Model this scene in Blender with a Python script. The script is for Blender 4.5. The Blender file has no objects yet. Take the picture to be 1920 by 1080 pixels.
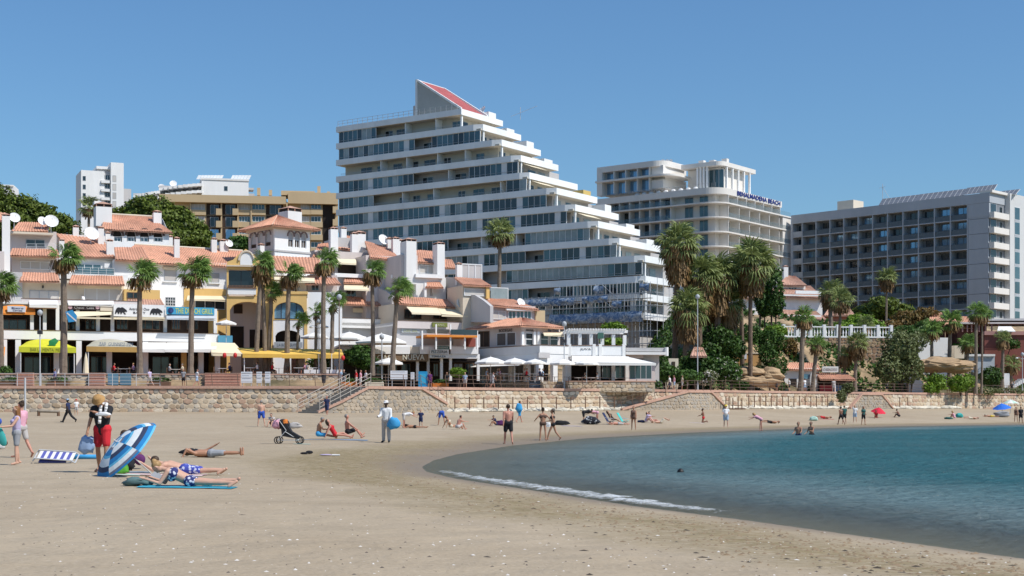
import bpy, math, random
import numpy as np
from mathutils import Vector, Matrix, noise as mnoise
R = math.radians
rng = random.Random(7)
S = bpy.context.scene
COL = S.collection

# ------------------------------------------------------------------ camera, sky, sun, exposure
FP, CX, HY, CH = 2667.0, 960.0, 765.0, 1.70     # focal length in photo pixels, principal column, horizon row, eye height
cam = bpy.data.cameras.new('camera'); camo = bpy.data.objects.new('camera', cam); COL.objects.link(camo)
camo.location = (0, 0, CH); camo.rotation_euler = (R(90), 0, 0)
cam.sensor_width = 36; cam.lens = FP / 1920 * 36; cam.shift_y = (HY - 540) / 1920
cam.clip_start = 0.3; cam.clip_end = 6000
S.camera = camo
SUN_EL, SUN_AZ = 52.0, 119.0                    # azimuth clockwise from +Y
world = bpy.data.worlds.new('World'); S.world = world; world.use_nodes = True
wn = world.node_tree; wn.nodes.clear()
wo = wn.nodes.new('ShaderNodeOutputWorld'); wb = wn.nodes.new('ShaderNodeBackground'); sk = wn.nodes.new('ShaderNodeTexSky')
sk.sky_type = 'NISHITA'; sk.sun_disc = False; sk.sun_elevation = R(SUN_EL); sk.sun_rotation = R(SUN_AZ)
sk.altitude = 0; sk.air_density = 1.25; sk.dust_density = 0.6; sk.ozone_density = 2.6
wb.inputs['Strength'].default_value = 0.091
tint = wn.nodes.new('ShaderNodeVectorMath'); tint.operation = 'MULTIPLY'; tint.inputs[1].default_value = (.71, 1.02, 1.31)      # white balance of the sky
wn.links.new(sk.outputs[0], tint.inputs[0]); wn.links.new(tint.outputs[0], wb.inputs[0]); wn.links.new(wb.outputs[0], wo.inputs[0])
sl = bpy.data.lights.new('sun', 'SUN'); sl.energy = 4.55; sl.angle = R(0.53); sl.color = (1.0, 0.955, 0.89)
so = bpy.data.objects.new('sun', sl); COL.objects.link(so)
az, el = R(SUN_AZ), R(SUN_EL)
sv = Vector((math.sin(az) * math.cos(el), math.cos(az) * math.cos(el), math.sin(el)))
so.rotation_euler = (-sv).to_track_quat('-Z', 'Y').to_euler(); so.location = (60, -40, 90)
S.view_settings.view_transform = 'Standard'; S.view_settings.look = 'None'
S.view_settings.exposure = 0.0; S.view_settings.gamma = 1.0; S.view_settings.use_curve_mapping = False
S.render.engine = 'CYCLES'; S.cycles.max_bounces = 8; S.cycles.transparent_max_bounces = 12
S.cycles.caustics_reflective = False; S.cycles.caustics_refractive = False
S.render.film_transparent = False

# ------------------------------------------------------------------ materials
def lin(h):
    h = h.lstrip('#'); o = []
    for i in (0, 2, 4):
        v = int(h[i:i + 2], 16) / 255
        o.append(v / 12.92 if v <= .04045 else ((v + .055) / 1.055) ** 2.4)
    return o
MATS = {}
def mat(name, col, rough=.8, var=.10, scale=.6, bump=0.0, bscale=8.0, spec=.4, metal=0, rand=0.0, fine=0.0, streak=False):
    if name in MATS: return MATS[name]
    c = lin(col) if isinstance(col, str) else list(col)
    m = bpy.data.materials.new(name); m.use_nodes = True; nt = m.node_tree; N = nt.nodes; L = nt.links
    b = N['Principled BSDF']; b.inputs['Roughness'].default_value = rough; b.inputs['Metallic'].default_value = metal
    b.inputs['Specular IOR Level'].default_value = spec
    m.diffuse_color = (*c, 1)
    geo = N.new('ShaderNodeNewGeometry')
    src = geo.outputs['Position']
    if streak:
        mp = N.new('ShaderNodeMapping'); mp.inputs['Scale'].default_value = (1, 1, .18); L.new(src, mp.inputs[0]); src2 = mp.outputs[0]
    else: src2 = src
    n1 = N.new('ShaderNodeTexNoise'); n1.inputs['Scale'].default_value = scale; n1.inputs['Detail'].default_value = 6; n1.inputs['Roughness'].default_value = .65
    L.new(src2, n1.inputs['Vector'])
    rmp = N.new('ShaderNodeMapRange'); rmp.inputs['From Min'].default_value = .3; rmp.inputs['From Max'].default_value = .7
    rmp.inputs['To Min'].default_value = 1 - var; rmp.inputs['To Max'].default_value = 1 + var
    L.new(n1.outputs['Fac'], rmp.inputs['Value'])
    last = rmp.outputs[0]
    def mul(a, bsock):
        mm = N.new('ShaderNodeMath'); mm.operation = 'MULTIPLY'; L.new(a, mm.inputs[0]); L.new(bsock, mm.inputs[1]); return mm.outputs[0]
    if fine:
        n2 = N.new('ShaderNodeTexNoise'); n2.inputs['Scale'].default_value = scale * 14; n2.inputs['Detail'].default_value = 3; L.new(src, n2.inputs['Vector'])
        r2 = N.new('ShaderNodeMapRange'); r2.inputs['From Min'].default_value = .3; r2.inputs['From Max'].default_value = .7
        r2.inputs['To Min'].default_value = 1 - fine; r2.inputs['To Max'].default_value = 1 + fine
        L.new(n2.outputs['Fac'], r2.inputs['Value']); last = mul(last, r2.outputs[0])
    if rand:
        oi = N.new('ShaderNodeObjectInfo'); r3 = N.new('ShaderNodeMapRange'); r3.inputs['To Min'].default_value = 1 - rand; r3.inputs['To Max'].default_value = 1 + rand
        L.new(oi.outputs['Random'], r3.inputs['Value']); last = mul(last, r3.outputs[0])
    vm = N.new('ShaderNodeVectorMath'); vm.operation = 'SCALE'; vm.inputs[0].default_value = c; L.new(last, vm.inputs['Scale'])
    L.new(vm.outputs[0], b.inputs['Base Color'])
    if bump:
        nb = N.new('ShaderNodeTexNoise'); nb.inputs['Scale'].default_value = bscale; nb.inputs['Detail'].default_value = 5; L.new(src, nb.inputs['Vector'])
        bp = N.new('ShaderNodeBump'); bp.inputs['Strength'].default_value = bump; bp.inputs['Distance'].default_value = .05
        L.new(nb.outputs['Fac'], bp.inputs['Height']); L.new(bp.outputs[0], b.inputs['Normal'])
    MATS[name] = m; return m
def leafmat(name, col, col2, rand=.15, trans=.25):
    if name in MATS: return MATS[name]
    m = bpy.data.materials.new(name); m.use_nodes = True; nt = m.node_tree; N = nt.nodes; L = nt.links
    b = N['Principled BSDF']; b.inputs['Roughness'].default_value = .55; b.inputs['Specular IOR Level'].default_value = .3
    geo = N.new('ShaderNodeNewGeometry')
    n1 = N.new('ShaderNodeTexNoise'); n1.inputs['Scale'].default_value = .9; n1.inputs['Detail'].default_value = 4; L.new(geo.outputs['Position'], n1.inputs['Vector'])
    oi = N.new('ShaderNodeObjectInfo')
    ad = N.new('ShaderNodeMath'); ad.operation = 'MULTIPLY_ADD'; L.new(geo.outputs['Random Per Island'], ad.inputs[0]); ad.inputs[1].default_value = .5; L.new(n1.outputs['Fac'], ad.inputs[2])
    ad2 = N.new('ShaderNodeMath'); ad2.operation = 'MULTIPLY_ADD'; L.new(oi.outputs['Random'], ad2.inputs[0]); ad2.inputs[1].default_value = rand; L.new(ad.outputs[0], ad2.inputs[2])
    rp = N.new('ShaderNodeMapRange'); rp.inputs['From Min'].default_value = .35; rp.inputs['From Max'].default_value = 1.05; L.new(ad2.outputs[0], rp.inputs['Value'])
    mx = N.new('ShaderNodeMix'); mx.data_type = 'RGBA'
    mx.inputs['A'].default_value = (*lin(col), 1); mx.inputs['B'].default_value = (*lin(col2), 1); L.new(rp.outputs[0], mx.inputs['Factor'])
    L.new(mx.outputs['Result'], b.inputs['Base Color'])
    if trans:
        tr = N.new('ShaderNodeBsdfTranslucent'); L.new(mx.outputs['Result'], tr.inputs['Color'])
        ms = N.new('ShaderNodeMixShader'); ms.inputs[0].default_value = trans
        L.new(b.outputs[0], ms.inputs[1]); L.new(tr.outputs[0], ms.inputs[2]); L.new(ms.outputs[0], N['Material Output'].inputs[0])
    MATS[name] = m; return m

def patterned_noise(name, a, b, sc=1.9):
    m = bpy.data.materials.new(name); m.use_nodes = True; N = m.node_tree.nodes; L = m.node_tree.links; p = N['Principled BSDF']; p.inputs['Roughness'].default_value = .6
    g = N.new('ShaderNodeNewGeometry'); n = N.new('ShaderNodeTexNoise'); n.inputs['Scale'].default_value = sc; n.inputs['Detail'].default_value = 5; n.inputs['Distortion'].default_value = 1.2; L.new(g.outputs['Position'], n.inputs['Vector'])
    r = N.new('ShaderNodeMapRange'); r.inputs['From Min'].default_value = .42; r.inputs['From Max'].default_value = .62; L.new(n.outputs['Fac'], r.inputs['Value'])
    x = N.new('ShaderNodeMix'); x.data_type = 'RGBA'; x.inputs['A'].default_value = (*a, 1); x.inputs['B'].default_value = (*b, 1); L.new(r.outputs[0], x.inputs['Factor']); L.new(x.outputs['Result'], p.inputs['Base Color']); return m
WHITE = mat('white_paint', (.78, .765, .74), .75, .07, .35, .1, streak=True)
WHITE2 = mat('bright_white_paint', (.83, .82, .80), .7, .05, .3, .05, streak=True)
CREAM = mat('cream_paint', (.66, .57, .45), .8, .08, .3, .1)
PINKISH = mat('pinkish_and_shade_render', (.60, .53, .50), .85, .09, .3, .1, streak=True)  # also on faces turned from the sun, with shade put into the colour
GREYW = mat('grey_and_shade_render', (.50, .48, .47), .85, .09, .3, .1, streak=True)  # also on shaded party walls, whose shade is put into this grey
OCHRE = mat('ochre_render', (.70, .46, .17), .85, .10, .4, .1, streak=True)
BEIGE = mat('beige_render', (.56, .42, .25), .85, .06, .2, .05, streak=True)
TOWERW = mat('tower_concrete', (.84, .845, .83), .7, .10, .25, .05, streak=True)
SOFFIT = mat('soffit_render', (.58, .54, .46), .85, .06, .3)
HOTELW = mat('hotel_white', (.75, .71, .655), .7, .08, .2, streak=True)
HOTELG = mat('hotel_grey', (.42, .445, .475), .75, .08, .2, streak=True)
TILE = mat('terracotta_tile', (.56, .29, .19), .85, .22, .5, .3, 5, fine=.25)
TILED = mat('terracotta_weathered', (.47, .28, .205), .85, .25, .6, .3, 5, fine=.25)
BRICKRED = mat('red_brown_render', (.20, .065, .05), .85, .12, .3)
PAVER = mat('red_paver', (.42, .22, .16), .9, .15, .5, .2, fine=.15)
COPING = mat('pink_coping', (.50, .31, .23), .9, .15, .5, .2, fine=.12)
MORTAR = mat('wall_mortar', (.43, .35, .255), .95, .15, .5, .4)
WOODB = mat('brown_wood', (.16, .09, .055), .8, .2, 2.0)
WOODG = mat('weathered_wood', (.32, .27, .21), .85, .2, 2.0)
RAILBR = mat('rail_brown', (.17, .115, .085), .6, .1, 2)
RAILG = mat('rail_grey', (.50, .50, .50), .5, .1, 2)
STEEL = mat('galvanised_steel', (.50, .51, .52), .45, .1, 2)
DARKM = mat('dark_metal', (.035, .035, .04), .5, .1, 2)
DARKIN = mat('shop_interior', (.03, .022, .018), .9, .5, .4)  # near black: the shade inside the shops is put into the colour
BROWNIN = mat('brown_interior', (.05, .032, .023), .9, .4, .4)  # brown darkened to stand in for the shade of deep interiors
BLACK = mat('black_cloth', (.014, .014, .016), .85, .15, 6)
AWHITE = mat('white_awning', (.78, .76, .72), .85, .05, .5)
ACREAM = mat('cream_awning', (.76, .66, .47), .85, .06, .5)
AYEL = mat('yellow_awning', (.80, .50, .10), .8, .08, .6)
ALIME = mat('lime_awning', (.62, .60, .03), .8, .08, .6)
AGREY = mat('grey_green_awning', (.42, .40, .32), .8, .08, .6)
AORANGE = mat('orange_awning', (.72, .25, .04), .8, .08, .6)
GLASSD = mat('dark_window_glass', (.022, .035, .043), .08, .3, .25, spec=.7, rand=.35)
GLASST = mat('teal_window_glass', (.06, .115, .135), .08, .3, .3, spec=.8, rand=.35, metal=.15)
GLASSB = mat('blue_window_glass', (.20, .36, .52), .06, .2, .3, spec=.9, rand=.25, metal=.5)
CURTAIN = mat('curtained_glass', (.27, .31, .31), .18, .2, .8, spec=.7, rand=.2)
SHUTTER = mat('closed_shutter', (.52, .49, .45), .6, .06, .8, rand=.12)
FRAMEW = mat('window_frame_white', (.70, .71, .71), .5, .04, 1)
FRAMEG = mat('window_frame_grey', (.40, .42, .44), .5, .05, 1)

# ------------------------------------------------------------------ mesh builder
CUBE_F = ((0, 3, 2, 1), (4, 5, 6, 7), (0, 1, 5, 4), (1, 2, 6, 5), (2, 3, 7, 6), (3, 0, 4, 7))
class MB:
    def __init__(s): s.v = []; s.f = []; s.mi = []; s.m = 0
    def add(s, vs, fs):
        o = len(s.v); s.v += [tuple(p) for p in vs]
        for f in fs: s.f.append(tuple(i + o for i in f)); s.mi.append(s.m)
        return s
    def box(s, x0, y0, z0, x1, y1, z1):
        if x1 < x0: x0, x1 = x1, x0
        if y1 < y0: y0, y1 = y1, y0
        if z1 < z0: z0, z1 = z1, z0
        return s.add([(x0, y0, z0), (x1, y0, z0), (x1, y1, z0), (x0, y1, z0), (x0, y0, z1), (x1, y0, z1), (x1, y1, z1), (x0, y1, z1)], CUBE_F)
    def quad(s, a, b, c, d): return s.add([a, b, c, d], [(0, 1, 2, 3)])
    def sheet(s, a, b, c, d, t):          # a slab below the quad a b c d
        n = (Vector(b) - Vector(a)).cross(Vector(d) - Vector(a)); n.normalize(); n *= t
        lo = [tuple(Vector(p) - n) for p in (a, b, c, d)]
        return s.add(lo + [a, b, c, d], CUBE_F)
    def prism(s, poly, fn0, fn1):         # poly of (a, b); fn0/fn1 map it to the near and far cap
        n = len(poly); vs = [fn0(*p) for p in poly] + [fn1(*p) for p in poly]
        fs = [tuple(range(n)), tuple(range(2 * n - 1, n - 1, -1))] + [(i, i + n, (i + 1) % n + n, (i + 1) % n) for i in range(n)]
        return s.add(vs, fs)
    def tube(s, a, b, r0, r1=None, n=6, cap=True):
        r1 = r0 if r1 is None else r1
        a = Vector(a); b = Vector(b); d = (b - a)
        if d.length < 1e-6: return s
        d.normalize(); x = d.orthogonal().normalized(); y = d.cross(x)
        vs = []
        for p, r in ((a, r0), (b, r1)):
            for i in range(n):
                t = 2 * math.pi * i / n; vs.append(p + x * (math.cos(t) * r) + y * (math.sin(t) * r))
        fs = [(i, (i + 1) % n, (i + 1) % n + n, i + n) for i in range(n)]
        if cap: fs += [tuple(range(n - 1, -1, -1)), tuple(range(n, 2 * n))]
        return s.add(vs, fs)
    def path(s, pts, r, n=6):
        for i in range(len(pts) - 1): s.tube(pts[i], pts[i + 1], r, r, n)
        return s
    def ell(s, c, rx, ry, rz, n=10, m=6, M=None):
        vs = []; fs = []
        for j in range(m + 1):
            ph = math.pi * j / m
            for i in range(n):
                t = 2 * math.pi * i / n
                p = Vector((rx * math.sin(ph) * math.cos(t), ry * math.sin(ph) * math.sin(t), rz * math.cos(ph)))
                if M: p = M @ p
                vs.append((c[0] + p.x, c[1] + p.y, c[2] + p.z))
        for j in range(m):
            for i in range(n):
                fs.append((j * n + i, (j + 1) * n + i, (j + 1) * n + (i + 1) % n, j * n + (i + 1) % n))
        return s.add(vs, fs)
    def lathe(s, c, prof, n=12):
        vs = []; fs = []; m = len(prof)
        for r, z in prof:
            for i in range(n):
                t = 2 * math.pi * i / n; vs.append((c[0] + r * math.cos(t), c[1] + r * math.sin(t), c[2] + z))
        for j in range(m - 1):
            for i in range(n): fs.append((j * n + i, j * n + (i + 1) % n, (j + 1) * n + (i + 1) % n, (j + 1) * n + i))
        return s.add(vs, fs)
    def tile(s, bl, br, tr, tl, pitch=.30, amp=.09, th=.14):     # ribbed barrel-tile sheet over a quad
        bl, br, tr, tl = map(Vector, (bl, br, tr, tl))
        n = max(2, int((br - bl).length / pitch)); nrm = (br - bl).cross((tl + tr) * .5 - bl).normalized()
        if nrm.z < 0: nrm = -nrm
        K = 2 * n; rows = 4
        vs = []; fs = []
        for j in range(rows + 1):
            q = j / rows
            for i in range(K + 1):
                t = i / K
                p = bl.lerp(br, t).lerp(tl.lerp(tr, t), q)
                vs.append(p + nrm * (amp * (i % 2) + .035 * (math.sin(i * 12.9 + j * 7.7) * .5)))
        for j in range(rows):
            for i in range(K):
                a = j * (K + 1) + i; fs.append((a, a + 1, a + K + 2, a + K + 1))
        s.add(vs, fs)
        s.sheet(bl - nrm * .03, br - nrm * .03, tr - nrm * .03, tl - nrm * .03, th)
        return s
    def build(s, name, m, parent=None, kind=None, smooth=False, link=True):
        me = bpy.data.meshes.new(name); me.from_pydata(s.v, [], s.f)
        ms = m if isinstance(m, (list, tuple)) else [m]
        for x in ms: me.materials.append(x)
        if len(ms) > 1: me.polygons.foreach_set('material_index', s.mi)
        if smooth: me.polygons.foreach_set('use_smooth', [True] * len(me.polygons))
        me.update()
        return put(name, me, parent, kind)
def put(name, me, parent=None, kind=None, M=None):
    o = bpy.data.objects.new(name, me); COL.objects.link(o)
    if parent is not None: o.parent = parent
    if M is not None: o.matrix_local = M
    if kind: o['kind'] = kind
    return o
def npmesh(name, v, f, m, smooth=False):
    me = bpy.data.meshes.new(name); v = np.asarray(v, np.float32); f = np.asarray(f, np.int32); k = f.shape[1]
    me.vertices.add(len(v)); me.vertices.foreach_set('co', v.ravel())
    me.loops.add(f.size); me.loops.foreach_set('vertex_index', f.ravel())
    me.polygons.add(len(f)); me.polygons.foreach_set('loop_start', np.arange(0, f.size, k, dtype=np.int32))
    if smooth: me.polygons.foreach_set('use_smooth', np.ones(len(f), bool))
    me.materials.append(m); me.update(calc_edges=True); return me
def tag(o, label, cat, group=None):
    o['label'] = label; o['category'] = cat
    if group: o['group'] = group
    return o
def thing(name, label, cat, loc=(0, 0, 0), yaw=0.0, group=None):
    o = bpy.data.objects.new(name, None); COL.objects.link(o); o.location = loc; o.rotation_euler = (0, 0, yaw)
    o.empty_display_size = .3
    return tag(o, label, cat, group)
def W(px, py, Y): return Vector(((px - CX) / FP * Y, Y, CH - (py - HY) / FP * Y))
def XY(px, Y): return (px - CX) / FP * Y

# ------------------------------------------------------------------ a frame standing in the world (u along the front, v to the back)
class Bld:
    def __init__(s, name, label, cat, px, Y, yaw, zb=0.0, group=None):
        a = R(yaw); s.ox, s.oy, s.zb = XY(px, Y), Y, zb
        s.ux, s.uy = math.cos(a), math.sin(a); s.vx, s.vy = -s.uy, s.ux
        s.o = thing(name, label, cat, (s.ox, s.oy, zb), a, group); s.acc = {}
    def u(s, px, v=0.0):
        k = (px - CX) / FP
        return (k * (s.oy + v * s.vy) - s.ox - v * s.vx) / (s.ux - k * s.uy)
    def v(s, px, u):
        k = (px - CX) / FP
        return (k * (s.oy + u * s.uy) - s.ox - u * s.ux) / (s.vx - k * s.vy)
    def z(s, py, u, v=0.0):
        return CH - (py - HY) / FP * (s.oy + u * s.uy + v * s.vy) - s.zb
    def p(s, px, py, v=0.0):
        u = s.u(px, v); return (u, v, s.z(py, u, v))
    def mb(s, part, m):
        k = (part, m.name)
        if k not in s.acc: s.acc[k] = (MB(), m)
        return s.acc[k][0]
    def rect(s, px0, py0, px1, py1, v):
        u0, u1 = s.u(px0, v), s.u(px1, v); um = (u0 + u1) / 2
        return u0, s.z(py1, um, v), u1, s.z(py0, um, v)
    def box(s, part, m, px0, py0, px1, py1, v0, v1, z0=None):
        u0, a, u1, b = s.rect(px0, py0, px1, py1, v0)
        s.mb(part, m).box(u0, v0, a if z0 is None else z0, u1, v1, b); return u0, a, u1, b
    def one(s, part, m, px0, py0, px1, py1, v0, v1, parent=None):
        u0, a, u1, b = s.rect(px0, py0, px1, py1, v0)
        return MB().box(u0, v0, a, u1, v1, b).build(part, m, parent or s.o)
    def roof(s, q, m=None, part='roof', amp=.09, sep=True, pitch=.3):       # q: bl br tr tl as (px, py, v)
        ps = [s.p(*c) for c in q]
        if sep: return MB().tile(*ps, pitch=pitch, amp=amp).build(part, m or TILE, s.o)
        s.mb(part, m or TILE).tile(*ps, pitch=pitch, amp=amp)
    def awning(s, q, m, val=.25, part='awning', t=.04):   # front-left, front-right, back-right, back-left
        a, b, c, d = [s.p(*k) for k in q]; mb = MB().sheet(a, b, c, d, t)
        if val: mb.box(a[0], a[1] - .03, min(a[2], b[2]) - val, b[0], a[1] - .005, min(a[2], b[2]) - .012)
        return mb.build(part, m, s.o)
    def side(s, part, m, cpx, cv, poly, du):              # polygon (px, py) on the plane u = u(cpx, cv), extruded by du
        u = s.u(cpx, cv); pts = []
        for px, py in poly:
            v = s.v(px, u); pts.append((v, s.z(py, u, v)))
        s.mb(part, m).prism(pts, lambda v, z: (u, v, z), lambda v, z: (u + du, v, z))
    def win(s, px0, py0, px1, py1, v, cols=2, rows=1, glass=None, frame=None, fw=.07, part='window', proud=.05, axis='u'):
        u0, z0, u1, z1 = s.rect(px0, py0, px1, py1, v)
        return s.win_uv(u0, z0, u1, z1, v, cols, rows, glass, frame, fw, part, proud)
    def win_uv(s, u0, z0, u1, z1, v, cols=2, rows=1, glass=None, frame=None, fw=.07, part='window', proud=.05):
        w = MB(); f = fw
        w.box(u0, v - proud, z0, u1, v + .02, z0 + f); w.box(u0, v - proud, z1 - f, u1, v + .02, z1)
        for i in range(cols + 1):
            c = u0 + (u1 - u0 - f) * i / cols; w.box(c, v - proud + .001, z0 + f, c + f, v + .02, z1 - f)
        for j in range(1, rows):
            c = z0 + (z1 - z0) * j / rows; w.box(u0 + f, v - proud + .004, c - f / 2, u1 - f, v + .02, c + f / 2)
        wo_ = w.build(part, frame or FRAMEW, s.o)
        MB().box(u0 + .02, v - .015, z0 + .02, u1 - .02, v + .015, z1 - .02).build('pane', glass or GLASSD, wo_)
        return wo_
    def swin(s, u, v0, z0, v1, z1, cols=2, glass=None, frame=None, fw=.07, part='window'):   # a window on the -u face
        w = MB(); f = fw
        w.box(u - .05, v0, z0, u + .02, v1, z0 + f); w.box(u - .05, v0, z1 - f, u + .02, v1, z1)
        for i in range(cols + 1):
            c = v0 + (v1 - v0 - f) * i / cols; w.box(u - .049, c, z0 + f, u + .02, c + f, z1 - f)
        wo_ = w.build(part, frame or FRAMEW, s.o)
        MB().box(u - .015, v0 + .02, z0 + .02, u + .015, v1 - .02, z1 - .02).build('pane', glass or GLASSD, wo_); return wo_
    def chimney(s, px0, px1, pyt, pyb, v, d=None, cap=True, m=None):
        u0, z0, u1, z1 = s.rect(px0, pyt, px1, pyb, v); d = d or (u1 - u0) * .8; h = max(.35, (u1 - u0) * .4)
        c = MB().box(u0, v, z0 - .6, u1, v + d, z1 - h).build('chimney', m or WHITE, s.o)
        k = MB(); g = .07
        k.m = 1; k.box(u0 + .08, v + .08, z1 - h, u1 - .08, v + d - .08, z1 - h * .55); k.m = 0
        for x in (u0, (u0 + u1) / 2 - .05, u1 - .1): k.box(x, v, z1 - h + .001, x + .1, v + .075, z1 - h * .55)
        a, b, e, f = (u0 - g, v - g, z1 - h * .55), (u1 + g, v - g, z1 - h * .55), (u1 + g, v + d + g, z1 - h * .55), (u0 - g, v + d + g, z1 - h * .55)
        top = ((u0 + u1) / 2, v + d / 2, z1)
        k.add([a, b, e, f, top], [(0, 3, 2, 1), (0, 1, 4), (1, 2, 4), (2, 3, 4), (3, 0, 4)])
        k.build('chimney_cap', [WHITE if not cap else TILED, DARKIN], c); return c
    def dish(s, px, py, v, r, yaw=0.0, m=None):
        p = Vector(s.p(px, py, v)); d = MB(); M = Matrix.Rotation(R(65), 3, 'X')
        Mz = Matrix.Rotation(yaw, 3, 'Z')
        prof = [(r * t, .28 * r * t * t) for t in (0.02, .35, .65, .85, 1)]; n = 14; vs = []
        for side in (0, 1):
            for q, z in prof:
                for i in range(n):
                    t = 2 * math.pi * i / n; vs.append(tuple(p + Mz @ (M @ Vector((q * math.cos(t), q * math.sin(t), z - side * .03)))))
        fs = []
        for side in (0, 1):
            b0 = side * len(prof) * n
            for j in range(len(prof) - 1):
                for i in range(n): fs.append((b0 + j * n + i, b0 + j * n + (i + 1) % n, b0 + (j + 1) * n + (i + 1) % n, b0 + (j + 1) * n + i))
        d.add(vs, fs)
        ax = Mz @ (M @ Vector((0, 0, 1)))
        d.tube(p + ax * (r * .9), p - Vector((0, 0, r * .8)), .02, .02, 4); d.ell(tuple(p + ax * (r * .9)), .07, .07, .07, 6, 4)
        d.tube(p - ax * .03, p - ax * .15 + Vector((0, .15, -r - .6)), .05, .05, 5)
        return d.build('satellite_dish', m or WHITE2, s.o, smooth=False)
    def rail(s, a, b, h=1.0, step=1.2, m=None, part='railing', r=.025, nr=3, lean=0.0):   # a, b local points at the foot
        a = Vector(a); b = Vector(b); n = max(1, round((b - a).length / step)); k = MB()
        for i in range(n + 1):
            p = a.lerp(b, i / n); k.tube(p, p + Vector((0, 0, h)), r, r, 4)
        for j in range(nr):
            z = Vector((0, 0, h * (1 - j / nr))); k.tube(a + z, b + z, r * .8, r * .8, 4)
        return k.build(part, m or RAILG, s.o)
    def text(s, txt, px0, py0, px1, py1, v, m, parent=None, part='lettering', align_h=None, bold=0.0):
        u0, z0, u1, z1 = s.rect(px0, py0, px1, py1, v)
        return text_uv(txt, u0, z0, u1, z1, v, m, parent or s.o, part, bold)
    def done(s):
        for (part, _), (mb, m) in s.acc.items(): mb.build(part, m, s.o)
        s.acc = {}; return s.o
def text_uv(txt, u0, z0, u1, z1, v, m, parent, part='lettering', bold=0.0):
    cu = bpy.data.curves.new(part, 'FONT'); cu.body = txt; cu.extrude = .02; cu.size = 1; cu.resolution_u = 2; cu.offset = bold
    tmp = bpy.data.objects.new(part, cu); COL.objects.link(tmp)
    dg = bpy.context.evaluated_depsgraph_get(); me = bpy.data.meshes.new_from_object(tmp.evaluated_get(dg))
    bpy.data.objects.remove(tmp); bpy.data.curves.remove(cu)
    n = len(me.vertices); co = np.empty(n * 3, np.float32); me.vertices.foreach_get('co', co); co = co.reshape(-1, 3)
    lo, hi = co.min(0), co.max(0); out = np.empty_like(co)
    out[:, 0] = u0 + (co[:, 0] - lo[0]) / (hi[0] - lo[0]) * (u1 - u0)
    out[:, 2] = z0 + (co[:, 1] - lo[1]) / (hi[1] - lo[1]) * (z1 - z0)
    out[:, 1] = v - co[:, 2]
    me.vertices.foreach_set('co', out.ravel()); me.materials.clear(); me.materials.append(m); me.update()
    return put(part, me, parent)
def arch_wall(mb, u0, u1, z0, z1, ops, v0, v1, n=12):
    """wall from u0 to u1 with arched openings ops = (ua, ub, zbottom, zspring, rise), thickness v0..v1"""
    cur = u0
    for ua, ub, zb, zs, rise in sorted(ops):
        if ua > cur + 1e-4: mb.box(cur, v0, z0, ua, v1, z1)
        if zb > z0 + 1e-4: mb.box(ua, v0, z0, ub, v1, zb)
        prev = None
        for i in range(n + 1):
            t = i / n; u = ua + (ub - ua) * t; z = zs + rise * math.sqrt(max(0, 1 - (2 * t - 1) ** 2))
            if prev:
                a, za = prev
                mb.add([(a, v0, za), (u, v0, z), (u, v0, z1), (a, v0, z1), (a, v1, za), (u, v1, z), (u, v1, z1), (a, v1, z1)],
                       [(0, 1, 2, 3), (7, 6, 5, 4), (0, 4, 5, 1), (3, 2, 6, 7)])
            prev = (u, z)
        cur = ub
    if u1 > cur + 1e-4: mb.box(cur, v0, z0, u1, v1, z1)
# ------------------------------------------------------------------ ground heights
def interp(x, tab):
    if x <= tab[0][0]: return tab[0][1]
    for (a, b), (c, d) in zip(tab, tab[1:]):
        if x <= c: return b + (d - b) * (x - a) / (c - a)
    return tab[-1][1]
WALLY = [(-1500, 124), (-300, 130), (0, 131.5), (400, 132.5), (700, 134), (1000, 147), (1300, 160), (1500, 175), (1700, 188), (1920, 203), (2300, 225), (4000, 300)]
ZP = 3.7                                            # promenade level
def wall_y(px): return interp(px, WALLY)
SH = [(1920, 1047), (1640, 1008), (1400, 975), (1200, 950), (1000, 919), (860, 898), (805, 885), (795, 876), (815, 864), (860, 852), (960, 836), (1100, 822), (1300, 811), (1500, 804), (1700, 799), (1920, 796)]
SHW = [((px - CX) / FP * (CH * FP / (py - HY)), CH * FP / (py - HY)) for px, py in SH]
SHW = [(30.0, 5.0), (14.0, 11.0)] + SHW + [(90, 185), (200, 260), (700, 500)]
A_ = np.array(SHW[:-1]); B_ = np.array(SHW[1:]); D_ = B_ - A_; LL = (D_ ** 2).sum(1)
def shore_d(P):                                     # signed distance to the waterline, + on the sand
    P = np.atleast_2d(P); best = np.full(len(P), 1e9); sgn = np.ones(len(P))
    for a, d, l in zip(A_, D_, LL):
        t = np.clip(((P - a) @ d) / l, 0, 1); q = a + t[:, None] * d; e = P - q; ds = np.hypot(e[:, 0], e[:, 1])
        best = np.minimum(best, ds)
    poly = np.vstack([SHW, [(900, 500), (900, -200), (60, -60)]]); n = len(poly); ins = np.zeros(len(P), bool); j = n - 1
    for i in range(n):
        xi, yi = poly[i]; xj, yj = poly[j]
        c = ((yi > P[:, 1]) != (yj > P[:, 1])) & (P[:, 0] < (xj - xi) * (P[:, 1] - yi) / (yj - yi + 1e-12) + xi)
        ins ^= c; j = i
    return np.where(ins, -best, best)
def sand_z(P):
    P = np.atleast_2d(np.asarray(P, float)); d = shore_d(P)
    px = P[:, 0] / np.maximum(P[:, 1], 1) * FP + CX
    wy = np.interp(px, [a for a, _ in WALLY], [b for _, b in WALLY]); dw = wy - P[:, 1]
    z = .24 * np.clip(d / 8, 0, 1) ** .8 + (1.1 + .3 * np.clip((px - 900) / 500, 0, 1)) * np.clip(1 - dw / 45, 0, 1)
    z = np.where(d < 0, np.maximum(d * .075, -2.6), z)
    return z
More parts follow.
